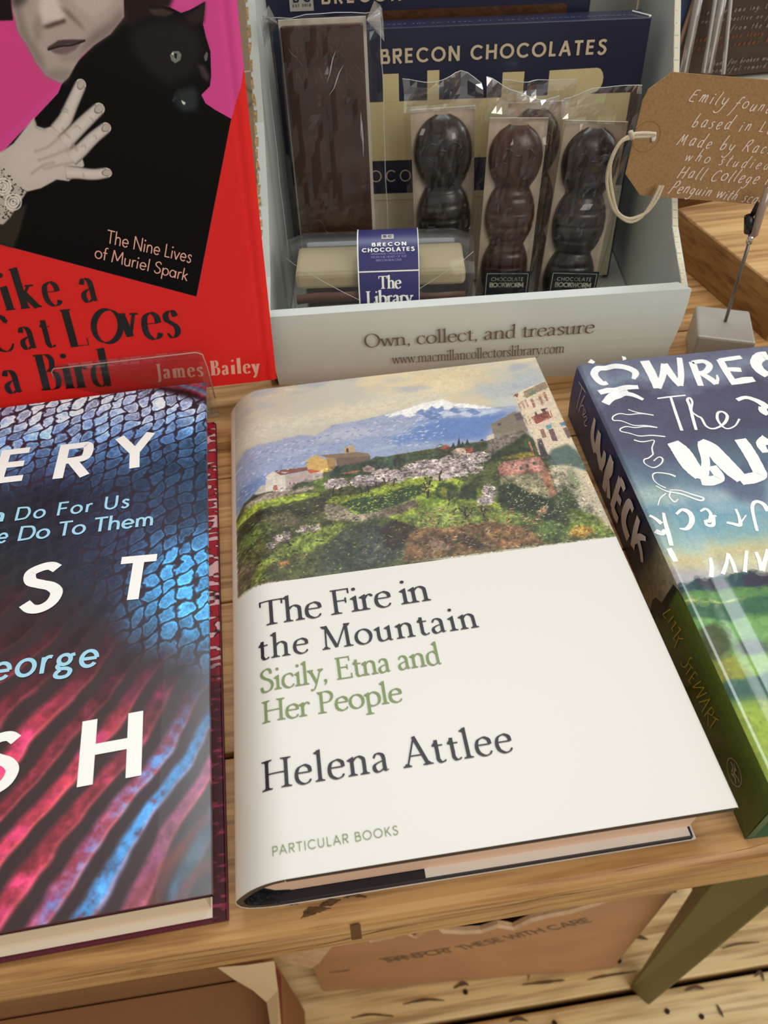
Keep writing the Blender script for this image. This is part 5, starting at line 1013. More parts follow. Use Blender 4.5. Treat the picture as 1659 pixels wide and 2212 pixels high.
RP(zr(272, 280, 340, 235, 400, 230, 498, 232, 460, 256, 380, 262, 300, 290), (72, 56, 56), 2)
RP(zr(290, 290, 380, 265, 470, 250, 440, 290, 380, 322, 320, 312), (112, 92, 92), 3)
crd.line(zr(278, 290, 350, 270, 420, 262, 495, 236), 5, (44, 32, 34), 1)
RP(zr(330, 330, 420, 310, 470, 290, 430, 350, 360, 360), (140, 128, 122), 8, .8)
RP(zr(70, -60, 72, 30, 90, 44, 150, 20, 160, -20), (70, 62, 60), 8, .9)
RP(zr(-100, -60, 60, -60, 68, 40, 78, 118, 0, 122, -100, 130), (24, 14, 12), 2)
# hand
sk = (188, 178, 170)
RP(zr(-40, 880, 10, 880, 80, 830, 150, 740, 200, 680, 215, 730, 260, 745, 330, 720, 380, 740, 440, 720, 410, 800, 480, 920, 490, 960, 400, 1050, 330, 1040, 240, 1090, 160, 1110, 100, 1080, 40, 1040, 0, 980), sk, 2)
def finger(pts, w0, w1):
    a = np.array([p for p in pts], float); P = cat_rom(zr(*a), 6); t = np.linspace(0, 1, len(P)); q = crd.T(P); s = crd.ppm/5600
    hw = (w0+(w1-w0)*t)/2*1.0*s/2.676*1.0
    Rb = ribbon(q, hw); o = [r[0] for r in Rb]+[Rb[-1][3], Rb[-1][2]]+[r[1] for r in Rb[::-1]]; crd.poly(o, (92, 84, 80), 2, raw=True)
    Rb = ribbon(q, hw*.86); o = [r[0] for r in Rb]+[Rb[-1][3], Rb[-1][2]]+[r[1] for r in Rb[::-1]]; crd.poly(o, sk, 3, raw=True)
    Rb = ribbon(q, hw*.4); o = [r[0] for r in Rb]+[Rb[-1][3], Rb[-1][2]]+[r[1] for r in Rb[::-1]]; crd.poly(o, (212, 203, 194), 6, alpha=.7, raw=True)
    e = q[-1]; d = (q[-1]-q[-4]); d /= np.linalg.norm(d); n = np.array([-d[1], d[0]]); r = hw[-1]
    crd.poly([e+n*r*math.cos(x)*.95+d*r*math.sin(x)*1.0 for x in np.linspace(0, math.pi, 9)], sk, 1, raw=True)
    e2 = e-d*r*.1; crd.poly([e2+n*r*.6*math.cos(x)+d*r*.95*math.sin(x) for x in np.linspace(0, 2*math.pi, 14)], (132, 120, 114), 1, raw=True)
    e2 = e+d*r*.02; crd.poly([e2+n*r*.5*math.cos(x)+d*r*.8*math.sin(x) for x in np.linspace(0, 2*math.pi, 14)], (178, 166, 158), 1, raw=True)
finger((330, 760, 380, 690, 420, 600, 470, 490), 86, 62)
finger((370, 830, 420, 780, 500, 700, 575, 630), 92, 68)
finger((410, 920, 470, 870, 540, 800, 615, 740), 86, 62)
finger((380, 1000, 440, 1000, 540, 1010, 620, 1000), 80, 62)
RP(zr(60, 900, 150, 800, 240, 760, 330, 770, 400, 840, 430, 930, 380, 1000, 260, 1050, 140, 1060, 60, 990), (196, 186, 177), 12, .8)
for q in [(200, 880, 280, 850, 350, 790), (220, 930, 310, 900, 400, 860), (250, 980, 330, 960, 430, 940), (360, 740, 380, 770, 410, 800), (420, 830, 440, 850, 450, 880), (180, 1010, 250, 960, 320, 940), (200, 690, 215, 740, 270, 752)]:
    crd.line(zr(*q), 8, (142, 130, 124), 3, .45)
for q in [(352, 640, 380, 630, 400, 645), (365, 650, 385, 648, 398, 660), (430, 740, 450, 730, 470, 750), (470, 850, 490, 840, 500, 860), (480, 1000, 486, 1015, 490, 1030), (520, 680, 535, 690, 540, 705), (540, 785, 556, 790, 560, 810)]:
    crd.line(zr(*q), 4, (138, 126, 120), 2, .5)
# lace cuff
RP(zr(-60, 940, 0, 950, 40, 1030, 100, 1075, 158, 1110, 120, 1170, 60, 1260, 20, 1300, -60, 1290), (176, 168, 158), 2)
Rr = np.random.RandomState(4)
for i in range(150):
    x, y = Rr.uniform(-40, 140), Rr.uniform(960, 1280)
    if y < 950+max(0, x)*1.05 or x > 150-(y-1100)*.55: continue
    r = Rr.uniform(3, 8); q = crd.T(zr(x, y))[0]; r *= crd.ppm/5600/2.676
    crd.poly([q+r*np.array([math.cos(t), math.sin(t)]) for t in np.linspace(0, 6.28, 8)], (70, 64, 58), 0, .9, raw=True)
for c0 in [(80, 1170), (20, 1080)]:
    for rr in (46, 30, 14):
        crd.line(zr(*sum([(c0[0]+rr*math.cos(t), c0[1]+rr*math.sin(t)) for t in np.linspace(0, 6.3, 12)], ())), 5, (222, 214, 204), 1, .8)
crd.a = np.clip(crd.a*1.08, 0, 1)
crd.a *= (1+.05*(fbm(crd.H, crd.W, 3, 5, 2)[..., None]-.5))
Mr = img_mat('red_jacket', crd.a, rough=.32, coat=.04, spec=.16)
RT = .010
m = MB(); g0 = -.0062                            # joint pressed into the jacket a little way from the edge
us = list(np.linspace(-RW, -.012, 8))+list(np.linspace(-.010, 0, 14))
def rbend(u): return -.0006*math.exp(-((u+.0052)/.0012)**2)-.0012*math.exp(-((u)/.0012)**2)*1.0
V_ = []; U_ = []
for j in range(5):
    for u in us: V_.append(Frd.at(u, RH*j/4, rbend(u))); U_.append(crd.uvof(u, RH*j/4))
m.add(V_, [(j*len(us)+i, j*len(us)+i+1, (j+1)*len(us)+i+1, (j+1)*len(us)+i) for j in range(4) for i in range(len(us)-1)], U_)
part('dust_jacket', m, Mr, red, smooth=True)
Mk = mat('black_board', (20, 16, 18), .5)
def rbox(x0, x1, y0, y1, z0, z1): return MB().box(x0, x1, y0, y1, z0, z1, Frd)
part('front_board', rbox(-RW, -.0008, .0003, RH, -.0034, -.0014), Mk, red)
part('back_board', rbox(-RW, -.0008, .0003, RH, -RT-.001, -RT+.0015), Mk, red)
part('page_block', rbox(-RW, -.005, .004, RH-.004, -RT+.0015, -.0036), page_mat('page_edges_dim', (214, 198, 178)), red)
bl = mat('black_ink', (14, 8, 8), .35, coat=.3); pkm = mat('pale_pink_ink', (240, 176, 156), .4)
tl = MB()
text_on(tl, Frd, 'Like a', (-42, 676), (215, 650), (-52, 592), 'display', .0003)
text_on(tl, Frd, 'Cat', (-14, 760), (121, 749), (-18, 682), 'display', .0003)
text_on(tl, Frd, 'L', (152, 750), (208, 744), (140, 668), 'display', .0003)
text_on(tl, Frd, 'v', (264, 728), (310, 726), (264, 652), 'display', .0003, capscale=1.12)
text_on(tl, Frd, 'es', (314, 734), (392, 726), (314, 662), 'display', .0003, capscale=1.28)
oc = Frd.uv((231, 701)); r_x = np.linalg.norm(Frd.uv((263, 700))-Frd.uv((200, 703)))/2*.93; r_y = np.linalg.norm(Frd.uv((232, 668))-Frd.uv((234, 741)))/2*.97
q = np.array([(oc[0]+r_x*math.cos(t)-.002*math.sin(t)*-1*.6, oc[1]-.0008+r_y*math.sin(t)) for t in np.linspace(0, 2*math.pi, 41)[:-1]])
for pl in ribbon(q, lambda n, i: .0002+.0013*abs(n[0]*.8-n[1]*.35), True): poly_on(tl, Frd, pl, .0003, local=True)
text_on(tl, Frd, 'a', (16, 850), (66, 846), (12, 770), 'display', .0003, capscale=1.0)
text_on(tl, Frd, 'Bird', (92, 843), (244, 832), (78, 766), 'display', .0003)
part('title_lettering', tl, bl, red)
tl = MB()
text_on(tl, Frd, 'The Nine Lives', (229, 524), (413, 568), (232, 495), 'sanslight', .0003); text_on(tl, Frd, 'of Muriel Spark', (203, 556), (405, 607), (209, 530), 'sanslight', .0003)
part('subtitle_lettering', tl, pkm, red)
tl = MB(); text_on(tl, Frd, 'James Bailey', (340, 818), (560, 804), (337, 786), 'displaybold', .0003); part('author_lettering', tl, pkm, red)
# clear stand that props the red book; its lip shows in front of the cover
stand = thing('acrylic_stand', 'clear acrylic book stand lip in front of the red biography', 'stand', tuple(on_z((300, 870), 0)))
Macr = clear('clear_acrylic', (.985, .985, .98), -.025, .03, .015)
yp = .2365; A = on_plane((108, 793), (0, yp, 0), np.array([0, 1., 0])); B_ = on_plane((437, 757), (0, yp, 0), np.array([0, 1., 0])); Cc = on_plane((460, 872), (0, yp, 0), np.array([0, 1., 0]))
Fpl = Frame((A[0], yp, 0), (1, 0, 0), (0, 0, 1)); wpl = B_[0]-A[0]; hA, hB = A[2], B_[2]; xr = Cc[0]-A[0]
pl = [(0, .0002), (wpl+.0003, .0002), (wpl+.0008, hB*.6), (wpl, hB-.003), (wpl-.0008, hB-.0009), (wpl-.003, hB), (.003, hA), (.0008, hA-.0009), (0, hA-.003)]
fp_ = part('front_plate', MB().prism(pl, Fpl, -.0012, .0012), Macr, stand)
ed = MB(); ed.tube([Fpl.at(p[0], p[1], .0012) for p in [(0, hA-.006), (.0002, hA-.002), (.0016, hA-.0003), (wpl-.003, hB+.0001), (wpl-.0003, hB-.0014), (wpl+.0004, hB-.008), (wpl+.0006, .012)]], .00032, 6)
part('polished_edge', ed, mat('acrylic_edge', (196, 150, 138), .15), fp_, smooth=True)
part('base_plate', MB().box(A[0]+.004, A[0]+wpl-.004, yp+.0012, yp+.014, .0002, .0135), Macr, stand)

# ================================================================== CARDBOARD DISPLAY TRAY
BO = np.array([.0200, .2550, 0]); BA = math.atan2(.2279-.2550, .2217-.02); bex = np.array([math.cos(BA), math.sin(BA), 0]); bey = np.array([-math.sin(BA), math.cos(BA), 0]); BZ = np.array([0, 0, 1.])
tray = thing('display_box', 'pale grey cardboard counter display box full of wrapped chocolates', 'box', tuple(BO), BA)
Fb = Frame(BO, bex, BZ)                          # front panel plane: u right, v up, normal towards the reader
def Bp(x, y, z): return BO+bex*x+bey*y+BZ*z      # tray-local point
Fbl = Frame(BO, bex, bey)
BWd = .2035
Mcb = mat('tray_card', (212, 217, 211), .42, var=.02, vscale=60); Mci = mat('tray_card_inner', (196, 197, 188), .5); Mcor = mat('corrugation', (176, 146, 100), .85, var=.5, vscale=900)
tl_, tr_ = .0418, .0500                          # front panel dips to the left
m = MB(); nx, nz_ = 24, 8
def bulge(a, b): return -.0028*math.sin(math.pi*b)*(.35+.65*a)
V_ = []
for j in range(nz_+1):
    for i in range(nx+1):
        a, b = i/nx, j/nz_; x = -.0005*b+(BWd+.0005*b-.0062*math.sin(math.pi*.5*(1-b))**2*.75)*a+(-.0012*b*(1-a)); V_.append(Bp(x, bulge(a, b), b*(tl_+(tr_-tl_)*a)))
F_ = [(j*(nx+1)+i, j*(nx+1)+i+1, (j+1)*(nx+1)+i+1, (j+1)*(nx+1)+i) for j in range(nz_) for i in range(nx)]
top0 = len(V_)
for i in range(nx+1):
    a = i/nx; V_.append(Bp(-.0017+(BWd+.0017-.0008)*a+.0025*(1 if i == 0 else 0)-(.0045 if i == nx else 0), .0052, (tl_+(tr_-tl_)*a)+.0006))
F_ += [(nz_*(nx+1)+i, nz_*(nx+1)+i+1, top0+i+1, top0+i) for i in range(nx)]
bk0 = len(V_)
for i in range(nx+1): a = i/nx; V_.append(Bp(.001+(BWd-.004)*a, .0054, .0005))
F_ += [(top0+i, top0+i+1, bk0+i+1, bk0+i) for i in range(nx)]
m.add(V_, F_); part('front_panel', m, Mcb, tray)
profile = [(.004, .0003), (.004, .042), (.02, .052), (.045, .076), (.07, .106), (.095, .15), (.125, .195), (.15, .205), (.165, .205), (.165, .0003)]
prR = [(.004, .0003), (.004, .049), (.015, .054), (.035, .063), (.055, .082), (.08, .112), (.105, .142), (.125, .165), (.15, .19), (.165, .19), (.165, .0003)]
for xx, pr, tk in ((-.0035, profile, .0045), (BWd-.0035, prR, .003)):
    fs = Frame(Bp(xx, 0, 0), bey, BZ)            # normal along +x
    m = MB(); m.prism(pr, fs, 0, tk); sp2_ = part('side_panel', m, Mcb, tray)
    e = MB(); tp = pr[1:8]
    for i in range(len(tp)-1):
        n_ = 7; gp = .9 if xx > 0 else R.uniform(.45, .8)
        for k in range(n_):
            a = np.array(tp[i])+(np.array(tp[i+1])-np.array(tp[i]))*(k/n_); b = np.array(tp[i])+(np.array(tp[i+1])-np.array(tp[i]))*((k+gp)/n_); j = R.uniform(-.0002, .0003)
            w0, w1 = ((-.0004, .0009) if xx < 0 else (.0002, .0022))
            e.add([fs.at(a[0], a[1], w0)+BZ*(.0003+j), fs.at(a[0], a[1], w1+R.uniform(-.0006, .0006))+BZ*.0003, fs.at(b[0], b[1], w1+R.uniform(-.0003, .0007))+BZ*.0003, fs.at(b[0], b[1], w0)+BZ*(.0004+j)], [(0, 1, 2, 3)])
    part('torn_edge', e, Mcor if xx < 0 else mat('torn_white_edge', (222, 214, 184), .8), sp2_)
# corrugated strip down the outer left corner
e = MB()
for k in range(46):
    z = .0405*k/46; dx = R.uniform(-.0012, .0002)
    e.box(-.0038+dx*.4, -.0012+(z-.04)*.02, .0005, .0042, z+.0002, z+.00075+R.uniform(0, .0002), Frame(Bp(0, 0, 0), bex, bey))
part('corner_fluting', e, mat('fluting_brown', (128, 96, 58), .9, var=.4, vscale=700), tray)
part('back_panel', MB().box(0, BWd-.004, .1655, .1685, .0003, .21, Fbl), Mci, tray)
part('bottom_panel', MB().box(.0015, BWd-.004, .006, .165, .0003, .0018, Fbl), Mci, tray)
Fbb = Frame(Bp(0, -.0008, 0), bex, BZ); Fbb.bend = lambda u: .0014+.0014*min(1, u/BWd)-.0004
tl = MB(); Mbr = mat('brown_print', (118, 100, 84), .5)
text_on(tl, Fbb, 'Own, collect, and treasure', (788, 746), (1281, 712), (788, 718), 'serif', .0006)
part('slogan_lettering', tl, Mbr, tray)
tl = MB(); text_on(tl, Fbb, 'www.macmillancollectorslibrary.com', (848, 781), (1217, 755), (848, 763), 'serif', .0006, capscale=1.18); part('address_lettering', tl, Mbr, tray)

# ------------------------------------------------------------------ navy chocolate cartons at the back of the tray
Mnv = mat('navy_carton', (24, 30, 58), .38, coat=.1); Mgold = mat('cream_foil', (214, 196, 166), .4); Mcream = mat('white_chocolate', (214, 198, 150), .45, var=.08, vscale=30)
Mfilm = clear('clear_film', (1, 1, 1), .03, .05, .03)
def carton(name, x0, x1, by, top, lean, label, kind):
    t = thing(name, label, 'chocolate box', tuple(Bp((x0+x1)/2, by, .0018)), BA, 'navy cartons of chocolates in the tray')
    s, c = math.sin(lean), math.cos(lean); up = BZ*c+bey*s; o = Bp(x0, by, .0032)
    f = Frame(o, bex, up); W_ = x1-x0; H_ = top; D_ = .021
    return t, f, W_, H_, D_
def rect_on(m, f, x0, x1, y0, y1, off): return poly_on(m, f, [(x0, y0), (x1, y0), (x1, y1), (x0, y1)], off, local=True)
lean = math.radians(6)
t, f, W_, H_, D_ = carton('chocolate_carton', .030, .1905, .090, .1322, lean, 'navy carton in front with cream chocolate showing through its skyline window', 0)
m = MB(); m.box(0, W_, 0, H_, -D_, 0, f); part('carton', m, Mnv, t, bevel=.0004)
m = MB()                                          # window: rows of book-shaped cut-outs with chocolate behind clear film
yb = f.uv((825, 347))[1]; yt = f.uv((980, 214))[1]
rect_on(m, f, .004, W_-.0045, yb, yt, .0003)
for (a, b_, c_) in [((826, 160), (861, 160), 0), ((923, 152), (949, 150), 0), ((1086, 156), (1133, 154), 0), ((1187, 152), (1290, 146), 1)]:
    p0 = f.uv(a); p1 = f.uv(b_)
    if c_:
        pts = [(p0[0], yt), (p0[0], p0[1]), (p1[0], p1[1])]+[(p1[0]+.0038*math.sin(k), p1[1]-.0055+.0055*math.cos(k)) for k in np.linspace(0, math.pi, 8)]+[(p1[0]-.002, yt)]
        poly_on(m, f, pts, .0003, local=True)
    else: rect_on(m, f, p0[0], p1[0], yt-.0001, p0[1], .0003)
part('chocolate_window', m, Mcream, t)
m = MB(); lowz = f.uv((830, 418))[1]; rect_on(m, f, .001, W_-.001, .001, lowz, .0003); part('lower_card', m, mat('cream_card', (206, 194, 168), .6), t)
m = MB(); m.tube([f.at(.002, lowz-.0035, .0004), f.at(W_-.002, lowz-.0035, .0004)], .00022, 4); part('gold_line', m, Mcor, t)
tl = MB(); text_on(tl, f, 'BRECON CHOCOLATES', (822, 138), (1308, 116), (822, 106), 'sansbold', .0006); part('maker_lettering', tl, Mgold, t); tl = MB(); text_on(tl, f, 'CHOCOLATES', (742, 394), (1010, 388), (742, 369), 'sanslight', .0006)
part('flavour_lettering', tl, Mgold, t)
ft = Frame(f.at(0, H_, 0), bex, -f.n)             # top flap, printed the other way up
tl = MB(); text_on(tl, Frame(f.at(W_-.008, H_, -.0155), -bex, f.n), 'HANDMADE CHOCOLATES FROM THE HEART OF THE BRECON BEACONS', (0, .0105), (W_-.012, .0105), (0, .0085), 'sans', .0004, local=True)
part('flap_lettering', tl, mat('slate_print', (96, 108, 140), .5), t)
m = MB(); m.tube([f.at(W_-.006, H_+.0006, -.014), f.at(W_-.0002, H_+.0004, -.0015), f.at(W_-.0012, H_+.0002, -.0004)], .00045, 5); part('worn_corner', m, mat('paper_white', (235, 232, 224), .7), t)
lean = math.radians(4)
t, f, W_, H_, D_ = carton('chocolate_carton', .0012, .1660, .122, .162, lean, 'navy carton at the back with square white logo and brown chocolate in its window', 1)
m = MB(); m.box(0, W_, 0, H_, -D_, 0, f); part('carton', m, Mnv, t, bevel=.0004)
m = MB(); p0 = f.uv((850, 22)); p1 = f.uv((1226, 6)); rect_on(m, f, .05, p1[0], .09, p1[1], .0003)
part('chocolate_window', m, mat('milk_chocolate', (78, 46, 26), .3, var=.25, vscale=120, bump=.6, bscale=150), t)
ms = MB(); q0 = f.uv((627, 22)); q1 = f.uv((678, 18)); rect_on(ms, f, q0[0], q1[0], q0[1]-.0005, q0[1]+(q1[0]-q0[0]), .0006); lp_ = part('logo_patch', ms, mat('silver_print', (176, 174, 166), .4), t)
tl = MB(); text_on(tl, f, 'EST 2018', (633, 15), (672, 12.5), (633, 9), 'sansbold', .0009); text_on(tl, f, 'BC', (634, 5), (671, 3), (634, -14), 'heavy', .0009); part('logo_lettering', tl, Mnv, lp_)
tl = MB(); text_on(tl, f, 'BRECON CHOCOLATES', (695, 9), (1190, -16), (695, -22), 'sansbold', .0006); part('maker_lettering', tl, Mgold, t)

# ------------------------------------------------------------------ wrapped chocolate bar
Mch = mat('dark_milk_chocolate', (66, 35, 21), .3, var=.12, vscale=60, bump=.25, bscale=60, coat=.15)
Mdk = mat('dark_chocolate', (34, 21, 15), .28, var=.15, vscale=60, bump=.3, bscale=90, coat=.2)
Mwr = clear('cellophane', (.99, .99, .99), .012, .08, .004)
def crumple(f, x0, x1, y0, y1, dz, seed, amp=.0016, nu=22, nv=44, pinch=0.0, side=.004, lip=0.0):
    """a bag of thin film pulled around something: bulging middle, sharp creases"""
    Rr = np.random.RandomState(seed); m = MB()
    N1 = vnoise(nv+2, nu+2, 3.2, seed, 2.6); N2 = vnoise(nv+2, nu+2, 1.7, seed+5, 1.6); A_ = np.abs(N1-.5)*2
    def fn(a, b):
        i, j = int(round(a*nu)), int(round(b*nv)); e = min(a, 1-a)*2; bul = min(1, (e*(x1-x0)/2)/side)
        bul = math.sin(bul*math.pi/2); tp = 1 if b < .93 or not lip else max(.0, (1-b)/.07)
        z = dz*bul*(tp*.75+.25)+(A_[j, i]*amp+(N2[j, i]-.5)*amp*.6)*min(1, e*4)
        x = x0+(x1-x0)*a+(N2[j, i]-.5)*.0012*(1 if b > .85 else .35)
        if pinch: x = x+((x0+x1)/2-x)*pinch*math.exp(-((b-.9)/.06)**2)
        return f.at(x, y0+(y1-y0)*b+(N1[j, i]-.5)*.003*(b > .9), z)
    m.grid(fn, nu, nv); return m
Msm = mat('film_seam', (206, 208, 208), .15, coat=.5)
def seams(t, f, x0, x1, y0, y1, dz, seed, creases=5):
    """welded edges of the bag and the sharpest folds, as thin raised lines of film"""
    Rr = np.random.RandomState(seed); m = MB()
    for x in (x0, x1):
        m.tube([f.at(x+Rr.normal()*.00025, y0+(y1-y0)*k/10, .0012+Rr.normal()*.0003) for k in range(11)], .00016, 4)
    m.tube([f.at(x0+(x1-x0)*k/8, y1+Rr.normal()*.0004, .002+Rr.normal()*.0004) for k in range(9)], .00018, 4)
    part('bag_seam', m, Msm, t)
    for k in range(creases):
        m = MB(); xa = x0+(x1-x0)*Rr.uniform(.2, .85); ya = y1-(y1-y0)*Rr.uniform(0, .5)**1.4; pts = []
        L_ = Rr.uniform(.006, .020); a = Rr.uniform(-2.2, -.9)
        for i in range(5): pts.append(f.at(xa+L_*i/4*math.cos(a)+Rr.normal()*.0003, ya+L_*i/4*math.sin(a), dz*1.05+.0012))
        m.tube(pts, [.00004, .00020, .00026, .00016, .00004], 4); part('bag_crease', m, Msm, t)
def itemframe(px_bl, by, lean, roll):
    s, c = math.sin(lean), math.cos(lean); up = BZ*c+bey*s; o = Bp(px_bl, by, .002); ex = bex*math.cos(roll)+up*math.sin(roll); return Frame(o, ex, up*math.cos(roll)-bex*math.sin(roll))
t = thing('wrapped_chocolate_bar', 'tall milk chocolate bookmark bar in crinkled clear wrap at tray left', 'chocolate bar', tuple(Bp(.04, .05, .002)), BA)
lb = math.radians(10)
f = itemframe(.0165, .060, lb, math.radians(.2))
tl0 = f.uv((606, 44)); tr0 = f.uv((797, 34)); bl0 = f.uv((660, 500)); br0 = f.uv((803, 495))
top = (tl0[1]+tr0[1])/2; x0, x1 = (tl0[0]+bl0[0]-.002)/2, (tr0[0]+br0[0])/2
part('backing_card', MB().box(x0-.0012, x1+.0002, .001, top, -.0016, -.0002, f), mat('backing_white', (222, 214, 196), .6), t)
m = MB(); m.box(x0, x1-.0012, .002, top-.0022, 0, .0052, f); part('chocolate_bar', m, Mch, t, bevel=.0009)
tl = MB(); Memb = mat('embossed_chocolate', (92, 54, 34), .25, coat=.2)
text_on(tl, f, 'BOOK', (642, 128), (748, 122), (642, 98), 'serif', .0054); text_on(tl, f, 'MARK', (640, 180), (770, 174), (640, 146), 'serif', .0054)
part('embossed_lettering', tl, Memb, t)
m = MB(); Rr = random.Random(5)
for k in range(17):
    cx_, cy_ = Rr.uniform(x0+.003, x1-.004), Rr.uniform(.03, top-.006); a0 = Rr.uniform(0, 6); r0 = Rr.uniform(.005, .010); pts = []
    for i in range(9):
        a = a0+i*.27; rr = r0*(1+.12*math.sin(i*1.3+k)); x = cx_+rr*math.cos(a); y = cy_+rr*math.sin(a)
        if x0+.001 < x < x1-.002 and .01 < y < top-.003: pts.append(f.at(x, y, .0053))
    if len(pts) > 3: m.tube(pts, .00013, 4)
part('scale_ridges', m, Memb, t)
part('clear_wrap', crumple(f, x0-.0085, x1+.0070, .0005, top+.0015, .0078, 21, amp=.0022, side=.0075, lip=1), Mwr, t)
seams(t, f, x0-.0085, x1+.0070, .0005, top+.0015, .0078, 3, 4)
for (cx_, sgn) in ((x0-.0035, -1), (x1+.0035, 1)):
    m = MB()                                       # twisted ears of film at the two top corners
    for k in range(4):
        a = f.at(cx_+sgn*.0048*Rr.random(), top+.0045-.003*k*.5, .004+.002*Rr.random()); b = f.at(cx_-sgn*.003, top-.001, .006); c = f.at(cx_+sgn*.005, top-.004-.002*k, .002+.003*Rr.random()); d = f.at(cx_+sgn*.001, top+.006, .001)
        m.add([a, b, c, d], [(0, 1, 2), (0, 1, 3)])
    part('wrap_corner', m, clear('crinkled_film', (1, 1, 1), .22, .07, .02), t)

# ------------------------------------------------------------------ chocolate bookworms
def worm(t, f, cw_, H_, lobes, dark, seed, label_y=None, wrap=True):
    part('backing_card', MB().box(-cw_/2, cw_/2, .0006, H_, -.0012, 0, f), MATS['backing_white'] if 0 else mat('worm_card', (214, 196, 172), .6), t)
    n = 110; ys_ = np.linspace(0.004, H_-.0025, n); hw = np.zeros(n)
    for i, y in enumerate(ys_):
        v = [math.sqrt(max(0, 1-((y-c)/(r_y_*(1.0 if (q == 0 and y > c) else 1.22)))**2))*r_x_ for q, (c, r_x_, r_y_) in enumerate(lobes)]; hw[i] = max(v+[.0])
    hw = np.convolve(np.pad(hw, 1, 'edge'), [.25, .5, .25], 'valid'); hw[0] *= .9; hw[ys_ > lobes[0][0]+lobes[0][2]*.995] = .0002
    for i in range(n):
        if ys_[i] < lobes[-1][0]: hw[i] = max(hw[i], lobes[-1][1]*.93)
    k = 18
    def fn(a, b):
        i = min(n-1, int(round(b*(n-1)))); w2 = max(hw[i], .0003); ang = math.pi*a; x = -math.cos(ang)*w2; z = math.sin(ang)**.8*w2*.62
        lo_ = -1
        ridge = .00075*max(0, math.cos(ys_[i]*2*math.pi/.0068+.5*math.cos(ang)))**6 if ys_[i] < H_-cw_*1.15 else 0
        return f.at(x, ys_[i], z-ridge+.0001)
    m = MB(); m.grid(fn, k, n-1); part('chocolate_worm', m, Mdk if dark else Mch, t, smooth=True)
    hx, hy, hr = 0, lobes[0][0], lobes[0][1]          # moulded face
    m = MB()
    for sx in (-1, 1):
        m.tube([f.at(sx*hr*.38+hr*.23*math.cos(a), hy+hr*.12+hr*.26*math.sin(a), hr*.56) for a in np.linspace(0, 6.28, 12)], .0005, 5)
    m.tube([f.at(-hr*.15, hy+hr*.15, hr*.62), f.at(hr*.15, hy+hr*.15, hr*.62)], .0005, 5)
    part('moulded_face', m, Mdk if dark else Mch, t, smooth=True)
    if wrap:
        part('clear_wrap', crumple(f, -cw_/2-.0032, cw_/2+.0032, .0005, H_+.0035, max(l[1] for l in lobes)*.66, seed, amp=.0034, side=.0075), Mwr, t)
        m = MB(); Rr = random.Random(seed)            # loose flap of film above the card
        nv_ = vnoise(8, 16, 3.1, seed+3); tv_ = vnoise(2, 16, 4.5, seed+4); tl2_ = .004*(((seed*37) % 10)/10-.5)
        def flap(a, b):
            i, j = int(round(a*12)), int(round(b*5)); hh = .0125+(tv_[0, i]-.5)*.009+tl2_*(a-.5)*2
            return f.at(-cw_/2-.003+(cw_+.006)*a+(nv_[j, i]-.5)*.0015, H_-.0008+hh*b, .0015+(nv_[j, i]-.35)*.0075*(.35+b))
        m.grid(flap, 12, 5); ft_ = MB(); ft_.tube([flap(k/12, 1) for k in range(13)], .00016, 4); part('flap_edge', ft_, Msm, t)
        part('wrap_flap', m, MATS['crinkled_film'], t)
Mlab = mat('black_label', (22, 26, 26), .35); Mlt = mat('label_grey_print', (168, 166, 150), .5)
def wlabel(t, f, cw_, y0, y1, off):
    lab_ = part('label', MB().box(-cw_*.40, cw_*.44, y0, y1, off, off+.0004, f), Mlab, t)
    m = MB()
    for (a, b_, c_, d_) in ((-.37, .41, y1-.0012, y1-.0009), (-.37, -.36, y0, y1-.001), (.40, .41, y0, y1-.001)): rect_on(m, f, cw_*a, cw_*b_, c_, d_, off+.0006)
    text_on(m, f, 'CHOCOLATE', (-cw_*.28, y1-.0050), (cw_*.33, y1-.0050), (-cw_*.28, y1-.0030), 'sans', off+.0006, local=True)
    text_on(m, f, 'BOOKWORM', (-cw_*.30, y1-.0084), (cw_*.34, y1-.0084), (-cw_*.30, y1-.0058), 'heavy', off+.0006, local=True)
    part('label_lettering', m, Mlt, lab_)
LW = math.radians(8)
def wplace(tlp, trp, by, lean, roll, name, label, dark, lobes, seed, lab=True, front=True):
    s, c = math.sin(lean), math.cos(lean); up = BZ*c+bey*s; f0 = Frame(Bp(0, by, .002), bex, up); a = f0.uv(tlp); b = f0.uv(trp); cx_ = (a[0]+b[0])/2; H_ = (a[1]+b[1])/2/math.cos(roll)
    o = f0.at(cx_-H_*math.sin(roll), 0); f = Frame(o, bex*math.cos(roll)-up*math.sin(roll), up*math.cos(roll)+bex*math.sin(roll)); cw_ = b[0]-a[0]
    t = thing(name, label, 'chocolate', tuple(o), BA, 'wrapped chocolate bookworms in the tray')
    L = [(H_+l[0]*cw_, l[1]*cw_, l[2]*cw_) for l in lobes]
    worm(t, f, cw_, H_, L, dark, seed)
    if lab: wlabel(t, f, cw_, .0235, .0405, .0098)
    return t, f, cw_, H_
lobA = [(-.62, .465, .55), (-1.72, .45, .60), (-2.75, .46, .60), (-3.7, .47, .6)]
wplace((1098, 224), (1222, 217), .068, LW, 0, 'chocolate_bookworm', 'milk chocolate bookworm half hidden behind the middle wrapped one', False, lobA, 31, lab=False)
wplace((886, 237), (1026, 230), .061, LW, math.radians(-1.5), 'chocolate_bookworm', 'dark chocolate bookworm behind the clear curved pack, leftmost of the row', True, lobA, 32, lab=False)
wplace((1058, 258), (1186, 252), .036, LW, math.radians(2.0), 'chocolate_bookworm', 'milk chocolate bookworm in middle of the row with a black label', False, [(-.60, .47, .53), (-1.62, .45, .55), (-2.62, .44, .56), (-3.6, .47, .58)], 33)
